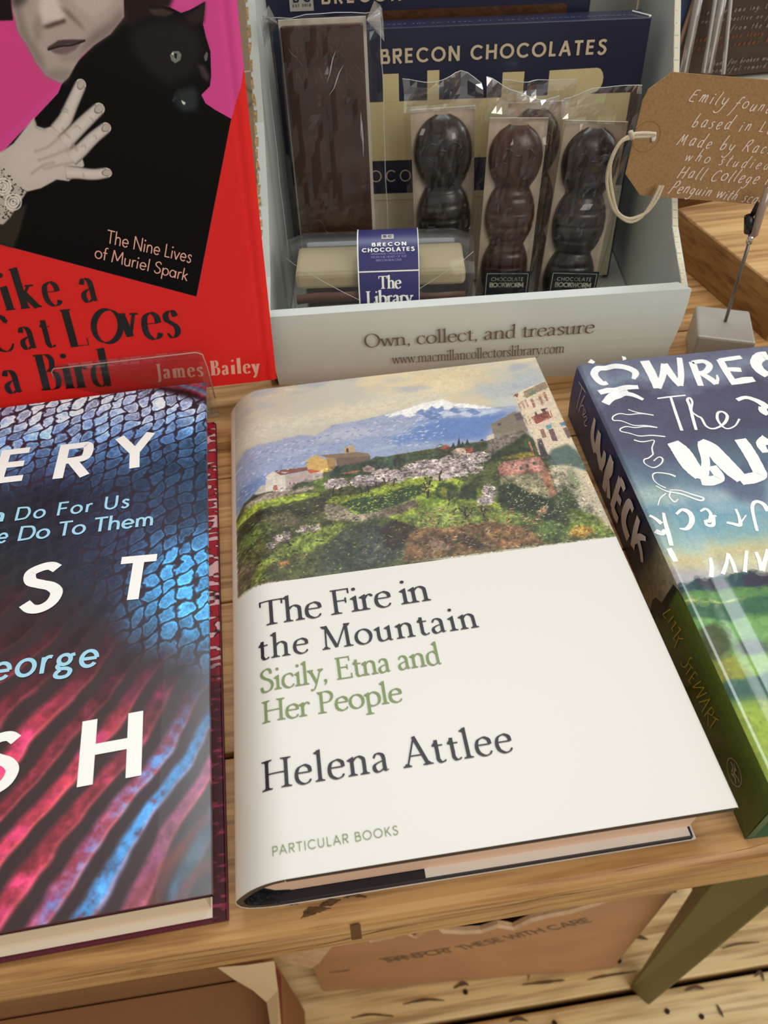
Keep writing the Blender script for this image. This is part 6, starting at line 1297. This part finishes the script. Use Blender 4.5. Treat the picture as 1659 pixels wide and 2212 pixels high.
wplace((1222, 262), (1358, 262), .034, LW, math.radians(3.5), 'chocolate_bookworm', 'dark chocolate bookworm beside the brown gift tag and string', True, [(-.60, .46, .53), (-1.6, .45, .55), (-2.6, .45, .55), (-3.6, .47, .58)], 34)

# ------------------------------------------------------------------ curved clear pack with the navy label
t = thing('chocolate_pack', 'curved clear pack of chocolates with a navy paper label lying behind the tray front', 'chocolate pack', tuple(Bp(.057, .02, .002)), BA)
PA = .0095; PB_ = .1015
def pk_at(a, ph, r=1.0):                          # half cylinder along the tray's width
    w2 = .0225*r; cyy = .0285; czz = .034
    taper = 1.0-.10*max(0, (abs(a-.5)*2-.8)/.2)
    return Bp(PA+(PB_-PA)*a, cyy-w2*math.cos(ph)*taper, czz+.0340*r*math.sin(ph)*taper*(1 if ph >= 0 else 1))
m = MB(); m.grid(lambda a, b: pk_at(a, -.55+b*3.4), 20, 28); part('clear_shell', m, clear('pack_plastic', (.96, .95, .92), -.02, .10, .03), t, smooth=True)
m = MB(); m.grid(lambda a, b: pk_at(.03+.94*a, .05+b*3.0, .90), 6, 14)
fl_ = MB()
for (xa, xb, s) in ((PA+.0005, PA+.044, 1), (PB_-.0005, PB_-.044, -1)):   # folded triangular end flaps
    pts = [pk_at((xa-PA)/(PB_-PA), 1.3, .985), pk_at((xa-PA)/(PB_-PA), .0, .985)]
    nseg = 10; 
    for i in range(nseg):
        u0_, u1_ = i/nseg, (i+1)/nseg
        P0 = pk_at(((xa+(xb-xa)*u0_)-PA)/(PB_-PA), 1.15-.95*u0_**.7, .982); P1 = pk_at(((xa+(xb-xa)*u1_)-PA)/(PB_-PA), 1.15-.95*u1_**.7, .982)
        fl_.tube([P0, P1], .00016, 4)
part('flap_seams', fl_, mat('plastic_edge', (214, 212, 204), .2), t)
m = MB(); m.box(PA+.004, PB_-.004, .0160, .044, .0462, .0545, Fbl); part('cream_layer', m, mat('cream_chocolate', (186, 174, 138), .5), t, bevel=.002)
ch = MB()
for i in range(6):
    z = .0105+i*.0058
    ch.grid(lambda a, b, z=z, i=i: Bp(PA+.004+(PB_-PA-.008)*a, .0118+i*.0004-.0015*math.sin(b*3.14)+.0004*math.sin(a*23+i), z+.0055*b+.0011*math.sin(a*5+i*1.3)), 18, 4)
part('wavy_chocolate', ch, mat('striped_chocolate', (96, 56, 42), .35, var=.3, vscale=60, coat=.2, stretch=(.2, 1, 6)), t, smooth=True)
# label wrapped round the pack
xa_, xb_ = None, None
def unp(pt): 
    best = None
    for ph in np.linspace(.1, 1.75, 60):
        q_ = pk_at(.5, ph, 1.01); nn = np.array(bey)*-math.cos(ph)+BZ*math.sin(ph); P_ = on_plane(pt, q_, nn); e = abs((P_-q_)@np.cross(bex, nn))
        if best is None or e < best[0]: best = (e, ((P_-BO)@bex-PA)/(PB_-PA), ph)
    return best[1], best[2]
l0, l1 = unp((772, 560))[0], unp((905, 552))[0]
m = MB(); m.grid(lambda a, b: pk_at(l0+(l1-l0)*a, -.55+b*2.45, 1.012), 8, 26); nlab_ = part('label', m, mat('navy_label', (44, 44, 104), .4), t, smooth=True)
ln = MB()
for (a0, a1) in ((l0, l0+.006), (l1-.004, l1)): ln.grid(lambda a, b, a0=a0, a1=a1: pk_at(a0+(a1-a0)*a, -.55+b*2.45, 1.018), 1, 26)
pline = unp((838, 588))[1]; ln.grid(lambda a, b: pk_at(l0+(l1-l0)*a, pline+.02*b, 1.018), 6, 1)
part('label_border', ln, wt, nlab_)
class CylF:                                        # lets a line of text follow the curved label
    n = None
def text_cyl(s, phv, caph, sty, a0, a1, mb):
    L = (a1-a0)*(PB_-PA); tmp = MB(); fr = Frame((0, 0, 0), (1, 0, 0), (0, 1, 0)); text_on(tmp, fr, s, (0, 0), (L, 0), (0, caph), sty, 0, local=True)
    rad_ = .030
    V = [pk_at(a0+v[0]/(PB_-PA), phv+v[1]/rad_, 1.022) for v in tmp.v]; mb.add(V, tmp.f)
tl = MB(); lm = lambda k: l0+(l1-l0)*k
def phof(x, y): return unp((x, y))[1]
text_cyl('BRECON', phof(838, 532), .0024, 'heavy', lm(.24), lm(.80), tl); text_cyl('CHOCOLATES', phof(838, 545), .0024, 'heavy', lm(.08), lm(.93), tl)
text_cyl('The', phof(845, 624), .0056, 'serifbold', lm(.33), lm(.70), tl); text_cyl('Library', phof(845, 655), .0058, 'serifbold', lm(.12), lm(.88), tl)
part('label_lettering', tl, wt, nlab_)
tl = MB()
for s, y, a, b_ in (('HANDMADE CHOCOLATES', 552, .22, .78), ('FROM THE HEART OF THE', 557.5, .22, .8), ('BRECON BEACONS', 563.5, .3, .72)): text_cyl(s, phof(840, y), .0011, 'sans', lm(a), lm(b_), tl)
part('small_print', tl, mat('faint_print', (140, 140, 190), .5), nlab_)
m = MB(); pa, pb = phof(838, 518), phof(838, 507); m.grid(lambda a, b: pk_at(lm(.40+.2*a), pa+(pb-pa)*b, 1.018), 4, 4); part('logo_patch', m, mat('silver_print', (190, 190, 200), .4), nlab_)
tl = MB(); text_cyl('BC', pa+(pb-pa)*.3, .0020, 'heavy', lm(.43), lm(.57), tl); 
part('logo_lettering', tl, MATS['navy_label'], nlab_)

# ================================================================== PHOTO CLIP, TAG, RISER
cx = np.array([(0.2443+.2691+.2598+.2337)/4, (0.2574+.2468+.2187+.2297)/4]); HZ = .020
TL, TR, BR_, BL_ = [on_z(q, HZ) for q in ((1503, 658), (1620, 671), (1634, 741), (1508, 726))]
clipt = thing('card_holder', 'brushed metal block holder with a thin rod and clip gripping the tag', 'card holder', ((TL[0]+BR_[0])/2, (TL[1]+BR_[1])/2, 0))
m = MB(); V = []
ce = (TL+TR+BR_+BL_)/4
for z, k in ((0.0002, 1.02), (HZ, 1.0)):
    for q in (BL_, BR_, TR, TL): V.append((ce[0]+(q[0]-ce[0])*k, ce[1]+(q[1]-ce[1])*k, z))
m.add(V, [(3, 2, 1, 0), (4, 5, 6, 7)]+[(i, (i+1) % 4, 4+(i+1) % 4, 4+i) for i in range(4)])
part('base_block', m, mat('satin_metal', (172, 166, 156), .45, .35, bump=.08, bscale=900), clipt, bevel=.0012)
r0 = on_z((1567, 694), HZ); yr = r0[1]; r1 = on_plane((1622, 512), (0, yr, 0), np.array([0, 1., 0]))
m = MB(); m.tube([r0-np.array([0, 0, .002]), r0+(r1-r0)*.5+np.array([0, 0, 0]), r1], .00085, 8); part('rod', m, mat('grey_rod', (120, 118, 112), .3, .8), clipt, smooth=True)
Mcl = clear('clip_clear', (.9, .9, .9), .12, .06, .12); Mbk = mat('black_plastic', (14, 14, 15), .3)
m = MB(); pA = on_plane((1628, 506), (0, yr, 0), np.array([0, 1., 0])); pB = on_plane((1664, 392), (0, yr, 0), np.array([0, 1., 0])); dA = pB-pA
m.tube([pA-dA*.05, pA, pA+dA*.9], [.0012, .0022, .0018], 10); part('clear_jaw', m, mat('clip_resin', (150, 128, 112), .12, coat=.6, spec=.8), clipt, smooth=True)
m = MB(); q1 = on_plane((1627, 503), (0, yr, 0), np.array([0, 1., 0])); q2 = on_plane((1625, 470), (0, yr, 0), np.array([0, 1., 0])); q3 = on_plane((1638, 452), (0, yr, 0), np.array([0, 1., 0]))
m.tube([q1+np.array([-.0012, .0015, 0]), q2+np.array([-.001, .0015, 0])], [.0024, .0020], 10); m.tube([q2+np.array([.0008, .002, 0]), q3+np.array([.0005, .002, .002])], [.0011, .0012], 8); part('black_jaw', m, Mbk, clipt, smooth=True)
m = MB(); m.tube([r1-np.array([0, 0, .003]), r1+np.array([0, 0, .001])], .0015, 10); part('ferrule', m, mat('chrome', (210, 205, 196), .12, 1.0), clipt, smooth=True)
# tag
yt_ = yr+.0015; Ftg = Frame((0, yt_, 0), (1, 0, 0), (0, 0, 1)); Ftg = Frame(Ftg.at(0, 0, 0), (1, 0, 0), (0, .10, 1))
tag = thing('gift_tag', 'brown card tag with white handwriting held over the tray corner', 'tag', tuple(on_plane((1412, 293), Ftg.o, Ftg.n)))
hole = Ftg.uv((1412, 293)); outer = [Ftg.uv(q) for q in ((1350, 375), (1387, 217), (1400, 192), (1452, 155), (1660, 172), (1900, 196), (1900, 470), (1652, 442), (1382, 421))]
hr = .0013; m = MB(); no = len(outer)
# ring of vertices round the punched hole bridged to the outline
def ray_hit(a):
    d = np.array([math.cos(a), math.sin(a)]); best = 9
    for i in range(no):
        p, q_ = outer[i], outer[(i+1) % no]; e = q_-p; M_ = np.array([[d[0], -e[0]], [d[1], -e[1]]])
        if abs(np.linalg.det(M_)) < 1e-12: continue
        s_, t2 = np.linalg.solve(M_, p-hole)
        if s_ > 0 and -1e-9 <= t2 <= 1+1e-9 and s_ < best: best = s_
    return hole+d*best
angs = sorted(set([math.atan2(*(o_-hole)[::-1]) for o_ in outer]+list(np.linspace(-math.pi, math.pi, 25)[:-1])))
na = len(angs); inn = [hole+hr*np.array([math.cos(a), math.sin(a)]) for a in angs]; out = [ray_hit(a) for a in angs]
V = [Ftg.at(p[0], p[1], z) for z in (0, .0006) for p in inn+out]; F = []
for i in range(na):
    j = (i+1) % na; F += [(i, j, na+j, na+i), (2*na+i, 3*na+i, 3*na+j, 2*na+j), (na+i, na+j, 3*na+j, 3*na+i), (i, 2*na+i, 2*na+j, j)]
m.add(V, F); part('card', m, mat('kraft_card', (158, 122, 80), .85, var=.16, vscale=900, bump=.25, bscale=1400), tag)
m = MB(); m.tube([Ftg.at(hole[0]-.0035+.0062*math.cos(a), hole[1]+.0062*math.sin(a), .0006) for a in np.linspace(0, 6.2832, 33)], .00016, 5, cap=False); part('punch_ring', m, mat('kraft_ring', (140, 104, 66), .8), tag)
tl = MB()
for s, a, b_, c_ in [('Emily found', (1486, 216), (1661, 244), (1489, 193)), ('based in Lu', (1491, 272), (1664, 288), (1494, 250)), ('Made by Rachel', (1459, 312), (1694, 334), (1462, 290)), ('who studied at', (1475, 346), (1700, 370), (1478, 327)), ('Hall College in', (1460, 382), (1668, 400), (1463, 360)), ('Penguin with scarf', (1444, 413), (1652, 440), (1447, 393))]:
    text_on(tl, Ftg, s, a, b_, c_, 'hand', .0008, jit=.08, capscale=1.15)
part('handwriting', tl, mat('white_gel_ink', (226, 206, 190), .5), tag)
def tp(x, y, dy=0.0): return on_plane((x, y), (0, yt_-.001-dy, 0), np.array([0, 1., 0]))
m = MB(); Rr = random.Random(2)
for off in (0, 1):
    pts = [tp(1416, 290), tp(1404, 288+off*6), tp(1385, 288+off*7, .001), tp(1366, 291+off*6, .002), tp(1340, 308, .003), tp(1320-off*0, 345+off*4, .003), tp(1311+off*7, 385, .002), tp(1316+off*8, 425, .002), tp(1330+off*4, 458, .001), tp(1356, 478-off*6, -.001), tp(1378, 474-off*6, -.002), tp(1396+off*3, 456, -.003), tp(1412+off*7, 430, -.004), tp(1426+off*6, 400, -.006)]
    m.tube(cat_rom(pts, 5), .00075, 7)
m.tube([tp(1362, 284, .0025), tp(1366, 300, .0025)], .0011, 6)
part('string', m, mat('cotton_string', (232, 216, 184), .8, bump=1, bscale=2500), tag, smooth=True)
m = MB(); ec = hole+np.array([-.0004, 0]); m.tube([Ftg.at(ec[0]+.0004*math.cos(a), ec[1]+.0016*math.sin(a), .0012) for a in np.linspace(0, 6.2832, 12)], .0007, 6, cap=False); part('string_knot', m, mat('knot_white', (222, 222, 214), .4), tag, smooth=True)

riser = thing('wooden_riser', 'low oak display riser behind the metal card holder', 'riser', (.33, .30, 0))
rz_ = .029; A = on_z((1657, 735), 0.0003); Bq = on_z((1462, 450), rz_); dd = np.array([A[0]-Bq[0], A[1]-Bq[1]]); dl = np.linalg.norm(dd); dn = dd/dl; sx = np.array([-dn[1], dn[0]])
if sx[0] < 0: sx = -sx
Fri = Frame((Bq[0], Bq[1], 0), (*sx, 0), (*(-dn), 0))
Moak = wood('oak_riser', (212, 172, 118), (192, 150, 98), (150, 108, 64), across=45, knots=.1, rough=.5)
m = MB(); m.box(0, .16, -dl, 0, .0002, rz_, Fri); part('block', m, Moak, riser, bevel=.0008)
m = MB(); m.box(-.0006, 0, -dl, 0, .0004, rz_-.0008, Fri); part('side_face', m, wood('oak_side', (176, 132, 82), (150, 108, 62), (110, 74, 42), across=60, knots=.1, along='Y'), riser)
m = MB(); m.box(.004, .15, .008, .05, .0002, .034, Fri)
o = part('wooden_block', m, wood('dark_oak', (150, 106, 64), (130, 90, 54), (90, 60, 36), across=40, knots=.1), None, bevel=.0008); tagm(o, 'darker wooden block just behind the oak riser', 'block')
m = MB(); bs = Fri.at(.016, .004, rz_)
for k in range(3): m.tube([Fri.at(.014+k*.003, .0035+.002*k, .0345+.0018), Fri.at(.03+k*.002, .004+.001*k, .0345+.0018)], .0016, 6)
o = part('cord_coil', m, mat('pale_cord', (206, 190, 160), .8), None, smooth=True); tagm(o, 'pale coiled cord lying beyond the riser under the tag', 'cord')

# ================================================================== BACKGROUND, upper right: books on clear stands
YB = .43
def bp_(x, y, Y=YB): return on_plane((x, y), (0, Y, 0), np.array([0, 1., 0]))
def board(name, quad, Y, th2, m, lab, cat, parent=None):
    P_ = [bp_(*q, Y=Y) for q in quad]; n = len(P_); V = P_+[p+np.array([0, th2, 0]) for p in P_]
    mb = MB().add(V, [tuple(range(n)), tuple(range(2*n-1, n-1, -1))]+[(i, n+i, n+(i+1) % n, (i+1) % n) for i in range(n)])
    return mb
zt = lambda *L: [(1340+L[i]/5.2, L[i+1]/5.2) for i in range(0, len(L), 2)]
zb = bp_(1659, 162)[2]
pl_ = thing('display_plinth', 'white display block under the dark book at upper right', 'plinth', (.46, .5, 0))
m = MB(); m.box(.285, .62, .425, .56, .0002, zb-.0005); part('block', m, mat('white_plinth', (206, 202, 190), .6), pl_, bevel=.001)
# dark back-cover book
db = thing('paperback_book', 'dark grey book back with rows of handwritten praise at upper right', 'book', (.42, YB, zb))
quad = zt(900, -900, 560, 810, 600, 830, 1180, 860, 2300, 760, 2300, -900)
m = board('cover', zt(960, -1300, 575, 815, 1200, 850, 2400, 740, 2400, -1300), YB, .018, None, '', '')
part('cover', m, mat('charcoal_cover', (62, 54, 52), .35, coat=.3), db)
Fdb = Frame((0, YB-.0006, 0), (1, 0, 0), (0, 0, 1)); tl = MB(); tl2 = MB()
for s, a, b_, c_, w_ in [('Genuine, amazing. Lucid', (930, 168), (1800, 75), (930, 118), 0), ('our perspective on fa', (900, 262), (1700, 190), (900, 215), 0), ('from the book', (1240, 335), (1800, 290), (1240, 285), 0), ('thank for broken wonder', (1000, 740), (1800, 655), (1000, 690), 0), ('powerful reward', (1010, 815), (1620, 755), (1010, 770), 0), ('and one more story told', (840, 470), (1800, 370), (840, 425), 1), ('for each reader here', (810, 570), (1800, 455), (810, 525), 1)]:
    text_on(tl2 if w_ else tl, Fdb, s, *[zt(*q)[0] for q in (a, b_, c_)], 'hand', .0004)
part('praise_lettering', tl, mat('grey_hand_print', (168, 160, 154), .5), db); part('orange_lettering', tl2, mat('orange_print', (176, 96, 56), .5), db)
# blue book leaning beside it
bb = thing('paperback_book', 'blue book with pink cloud pattern leaning left of the acrylic rods', 'book', (.33, YB-.01, .0))
Yb2 = YB-.012; Fbb2 = Frame((0, Yb2, 0), (1, 0, 0), (0, 0, 1))
q_ = zt(470, -120, 240, 600, 200, 1100, 380, 1100, 560, 800, 860, -120)
P2 = [Fbb2.uv(p) for p in (q_[0], q_[1], q_[4], q_[5])]
def down(a, b): return (a[0]+(b[0]-a[0])*(a[1]-.0004)/(a[1]-b[1]), .0004)
lo1, lo2 = down(P2[0], P2[1]), down(P2[3], P2[2])
m = MB().prism([lo1, lo2, P2[3], P2[0]], Fbb2, -.009, 0)
part('cover', m, mat('deep_blue_cover', (44, 62, 98), .4, var=.2, vscale=20), bb)
m = MB(); poly_on(m, Fbb2, zt(480, -100, 700, -100, 660, 60, 550, 130, 520, 200, 430, 330, 400, 300, 360, 240), .0005)
poly_on(m, Fbb2, zt(360, 360, 420, 400, 440, 440, 470, 450, 450, 520, 470, 550, 440, 600, 490, 660, 470, 700, 400, 710, 350, 760, 330, 840, 300, 940, 290, 700, 300, 560), .0005)
part('cloud_print', m, mat('dusty_pink_print', (172, 148, 146), .5, var=.15, vscale=40), bb)
m = MB(); m.tube([bp_(*p, Y=Yb2-.0015) for p in zt(870, -120, 545, 830)], .0013, 6); part('page_edge', m, mat('tan_edge', (146, 120, 96), .6), bb)
# acrylic rods of the stand
st = thing('acrylic_stand', 'clear acrylic stand of thin upright rods in front of the dark book', 'stand', (.38, YB-.02, .0))
Mrod = clear('rod_acrylic', (.88, .88, .88), .16, .05, .22)
for (a, b_, r_) in [((900, -120), (715, 810), .0026), ((1085, -120), (930, 815), .0012), ((1165, -120), (985, 815), .0026), ((1250, -120), (1155, 830), .0011)]:
    m = MB(); m.tube([bp_(*zt(*a)[0], Y=YB-.016), bp_(*zt(*b_)[0], Y=YB-.016)], r_, 10); part('rod', m, Mrod, st, smooth=True)
    m = MB(); m.tube([bp_(zt(*a)[0][0]+2, zt(*a)[0][1], Y=YB-.019), bp_(zt(*b_)[0][0]+2, zt(*b_)[0][1], Y=YB-.019)], .0006, 5); part('painted_rod_glint', m, mat('painted_glint_grey', (214, 216, 216), .1), st)  # pale tube beside each rod: its bright glint put in as colour
m = MB(); m.box(.30, .46, YB-.03, YB-.006, .0003, .003); part('foot_plate', m, Mrod, st)
m = MB(); m.tube([bp_(*p, Y=YB-.002) for p in zt(440, -120, 270, 420)], .0022, 8); m.tube([bp_(*p, Y=YB-.002) for p in zt(380, -120, 250, 300)], .0010, 8); part('side_rod', m, Mrod, st)
# paper card between the red book and the tray
cdn = thing('paper_card', 'white paper card with a pale green swirl between red book and tray', 'card', (.01, .50, .0))
Yc = .50; Fc = Frame((0, Yc, 0), (1, 0, 0), (0, 0, 1)); zs = lambda *L: [(480+L[i]/6.9125, L[i+1]/6.9125) for i in range(0, len(L), 2)]
a_ = bp_(*zs(200, 1085)[0], Y=Yc); b2 = bp_(*zs(560, 1085)[0], Y=Yc); lowz = bp_(*zs(450, 2140)[0], Y=Yc)[2]
m = MB(); m.box(-.055, .05, Yc, Yc+.001, .0005, a_[2]); part('card', m, mat('card_white', (206, 194, 180), .7), cdn)
m = MB(); brush_on(m, Fc, [(480+x/6.9125, y/6.9125, 4) for x, y in ((320, 1260), (380, 1340), (450, 1380), (480, 1440), (440, 1540), (380, 1600))], .0006); part('swirl_print', m, mat('pale_green_print', (150, 162, 144), .6), cdn)

# ================================================================== UNDER THE TABLE: two cardboard boxes
Mkb = mat('brown_cardboard', (196, 150, 108), .8, var=.08, vscale=14); Mkd = mat('torn_cardboard_edge', (222, 188, 150), .9, var=.15, vscale=90)
torn = thing('cardboard_box', 'torn cardboard shipping box on the floorboards with books inside', 'box', (.125, .2, FZ))
fA = on_z((700, 2142), FZ); fB = on_z((1322, 2092), FZ); fx_ = (fB-fA)/np.linalg.norm(fB-fA); Lb = np.linalg.norm(fB-fA); fy_ = np.cross([0, 0, 1.], fx_)
Fto = Frame(fA, fx_, [0, 0, 1.])
edge_px = [(672, 1998), (700, 1985), (745, 1988), (785, 2010), (800, 2030), (850, 2020), (872, 2010), (900, 2022), (935, 1992), (955, 2010), (1000, 2012), (1040, 2010), (1075, 1998), (1110, 2004), (1150, 1985), (1190, 1975), (1230, 1968), (1290, 1950), (1350, 1925), (1366, 1930), (1352, 1990)]
ed_ = [Fto.uv(q) for q in edge_px]; ed_[0] = np.array([0, ed_[0][1]]); ed_[-1] = np.array([Lb, ed_[-1][1]]); ed_ = [np.array([min(max(p[0], 0), Lb), p[1]]) for p in ed_]; ed_[-2] = np.array([Lb*.999, ed_[-2][1]])
m = MB(); m.prism([(0, 0.0005), (Lb, 0.0005)]+[tuple(p) for p in ed_[::-1]], Fto, -.004, 0); part('front_panel', m, Mkb, torn)
e = MB(); e.tube([Fto.at(p[0], p[1], -.001) for p in ed_[:-1]], .0035, 5); part('torn_edge', e, Mkd, torn)
Hb = .15; D2 = .26
for a in (0, Lb-.004): part('side_panel', MB().box(a, a+.004, 0, Hb, -D2, -.0045, Fto), Mkb, torn)
m = MB(); m.box(.0045, Lb-.0045, 0, Hb, -D2-.004, -D2, Fto); part('back_panel', m, Mkb, torn)
m = MB(); m.box(.0045, Lb-.0045, .0003, .003, -D2+.001, -.0045, Fto); part('bottom_panel', m, Mkb, torn)
# crumpled flap folded over the left corner
m = MB(); fq = [(566, 2012), (604, 2002), (672, 1996), (720, 2040), (690, 2080), (672, 2092), (610, 2078)]
Ff2 = Frame(Fto.at(0, 0, .012), fx_, [0, 0, 1.])
pts = [Ff2.uv(q) for q in fq]; m.prism([tuple(p) for p in pts][::-1] , Ff2, -.003, 0); part('crumpled_flap', m, Mkd, torn)
tl = MB(); text_on(tl, Fto, 'TRANSPORT', (832, 2080), (985, 2055), (832, 2069), 'sans', .0003); text_on(tl, Fto, 'THESE WITH CARE', (1000, 2052), (1282, 1990), (1000, 2041), 'sans', .0003); part('box_lettering', tl, mat('grey_box_print', (120, 96, 74), .7), torn)
m = MB(); brush_on(m, Fto, [(712, 2099, 4), (740, 2097, 5), (756, 2094, 4)], .0008); part('box_mark', m, MATS['grey_box_print'], torn)
for (x, w2, h2, col, lab) in [(.06, .045, .135, (60, 44, 34), 'dark brown book spine inside the torn box at left'), (.115, .05, .145, (150, 130, 110), 'grey beige book inside the torn box'), (.168, .03, .142, (24, 70, 48), 'dark green book inside the torn box'), (.20, .04, .15, (130, 120, 30), 'olive yellow book inside the torn box'), (.243, .035, .147, (130, 20, 28), 'dark red book inside the torn box')]:
    t = thing('boxed_book', lab, 'book', tuple(Fto.at(x+w2/2, 0, -.1)), 0, 'books packed in the torn box')
    m = MB(); m.box(x, x+w2-.002, .0035, h2, -.20, -.03, Fto); part('cover', m, mat('cover_%d' % int(x*1000), col, .4), t, bevel=.002)
    m = MB(); m.box(x+.003, x+w2-.005, h2, h2+.001, -.196, -.034, Fto); part('page_block', m, mat('page_top', (200, 186, 160), .8), t)
lb_ = thing('cardboard_box', 'open brown cardboard box at lower left beneath the table edge', 'box', (-.25, .0, FZ))
zt_ = -.50; cR = on_z((600, 2078), zt_); cR2 = on_z((606, 2300), zt_); Mk2 = mat('dark_cardboard', (158, 112, 70), .8, var=.06, vscale=10)
x1_, yb_ = cR[0]-.004, cR[1]
def wb(m, *a): return m.box(*a)
m = MB(); m.box(x1_-.42, x1_, yb_-.0, yb_+.004, FZ+.0005, zt_+.0); part('back_panel', m, Mk2, lb_)
m = MB(); m.box(x1_-.004, x1_, yb_-.30, yb_-.0002, FZ+.0005, zt_-.004); part('side_panel', m, Mk2, lb_)
m = MB(); m.box(x1_-.42, x1_-.416, yb_-.30, yb_-.0002, FZ+.0005, zt_-.002); part('side_panel', m, Mk2, lb_)
m = MB(); m.box(x1_-.416, x1_-.0042, yb_-.30, yb_-.296, FZ+.0005, zt_-.002); part('front_panel', m, Mk2, lb_)
m = MB(); m.box(x1_-.415, x1_-.0045, yb_-.295, yb_-.0005, FZ+.0005, FZ+.004); part('bottom_panel', m, Mk2, lb_)
# pale flap standing up on the right, with its torn slanted edge
P_ = [on_z(q, zt_+dz) for q, dz in (((470, 2090), .03), ((530, 2085), .03), ((592, 2076), .03), ((600, 2140), .01), ((606, 2212), .0), ((600, 2330), -.0), ((588, 2240), -.0), ((576, 2165), .0), ((545, 2138), .01), ((505, 2115), .02))]
m = MB(); n = len(P_); V = P_+[p-np.array([0, 0, .004]) for p in P_]; m.add(V, [tuple(range(n)), tuple(range(2*n-1, n-1, -1))]+[(i, n+i, n+(i+1) % n, (i+1) % n) for i in range(n)])
part('pale_flap', m, mat('pale_cardboard', (224, 196, 150), .8, var=.05, vscale=20), lb_)
m = MB(); m.box(x1_-.415, x1_-.006, yb_-.10, yb_-.002, zt_-.040, zt_-.036); part('inner_flap', m, Mk2, lb_)
m = MB(); a = on_z((598, 2085), zt_-.005); b_ = on_z((604, 2250), zt_-.005)
m.box(x1_+.0006, x1_+.0026, b_[1]-.05, yb_-.004, zt_-.030, zt_-.003); part('red_edge', m, mat('red_cloth_board', (120, 34, 28), .5), lb_)
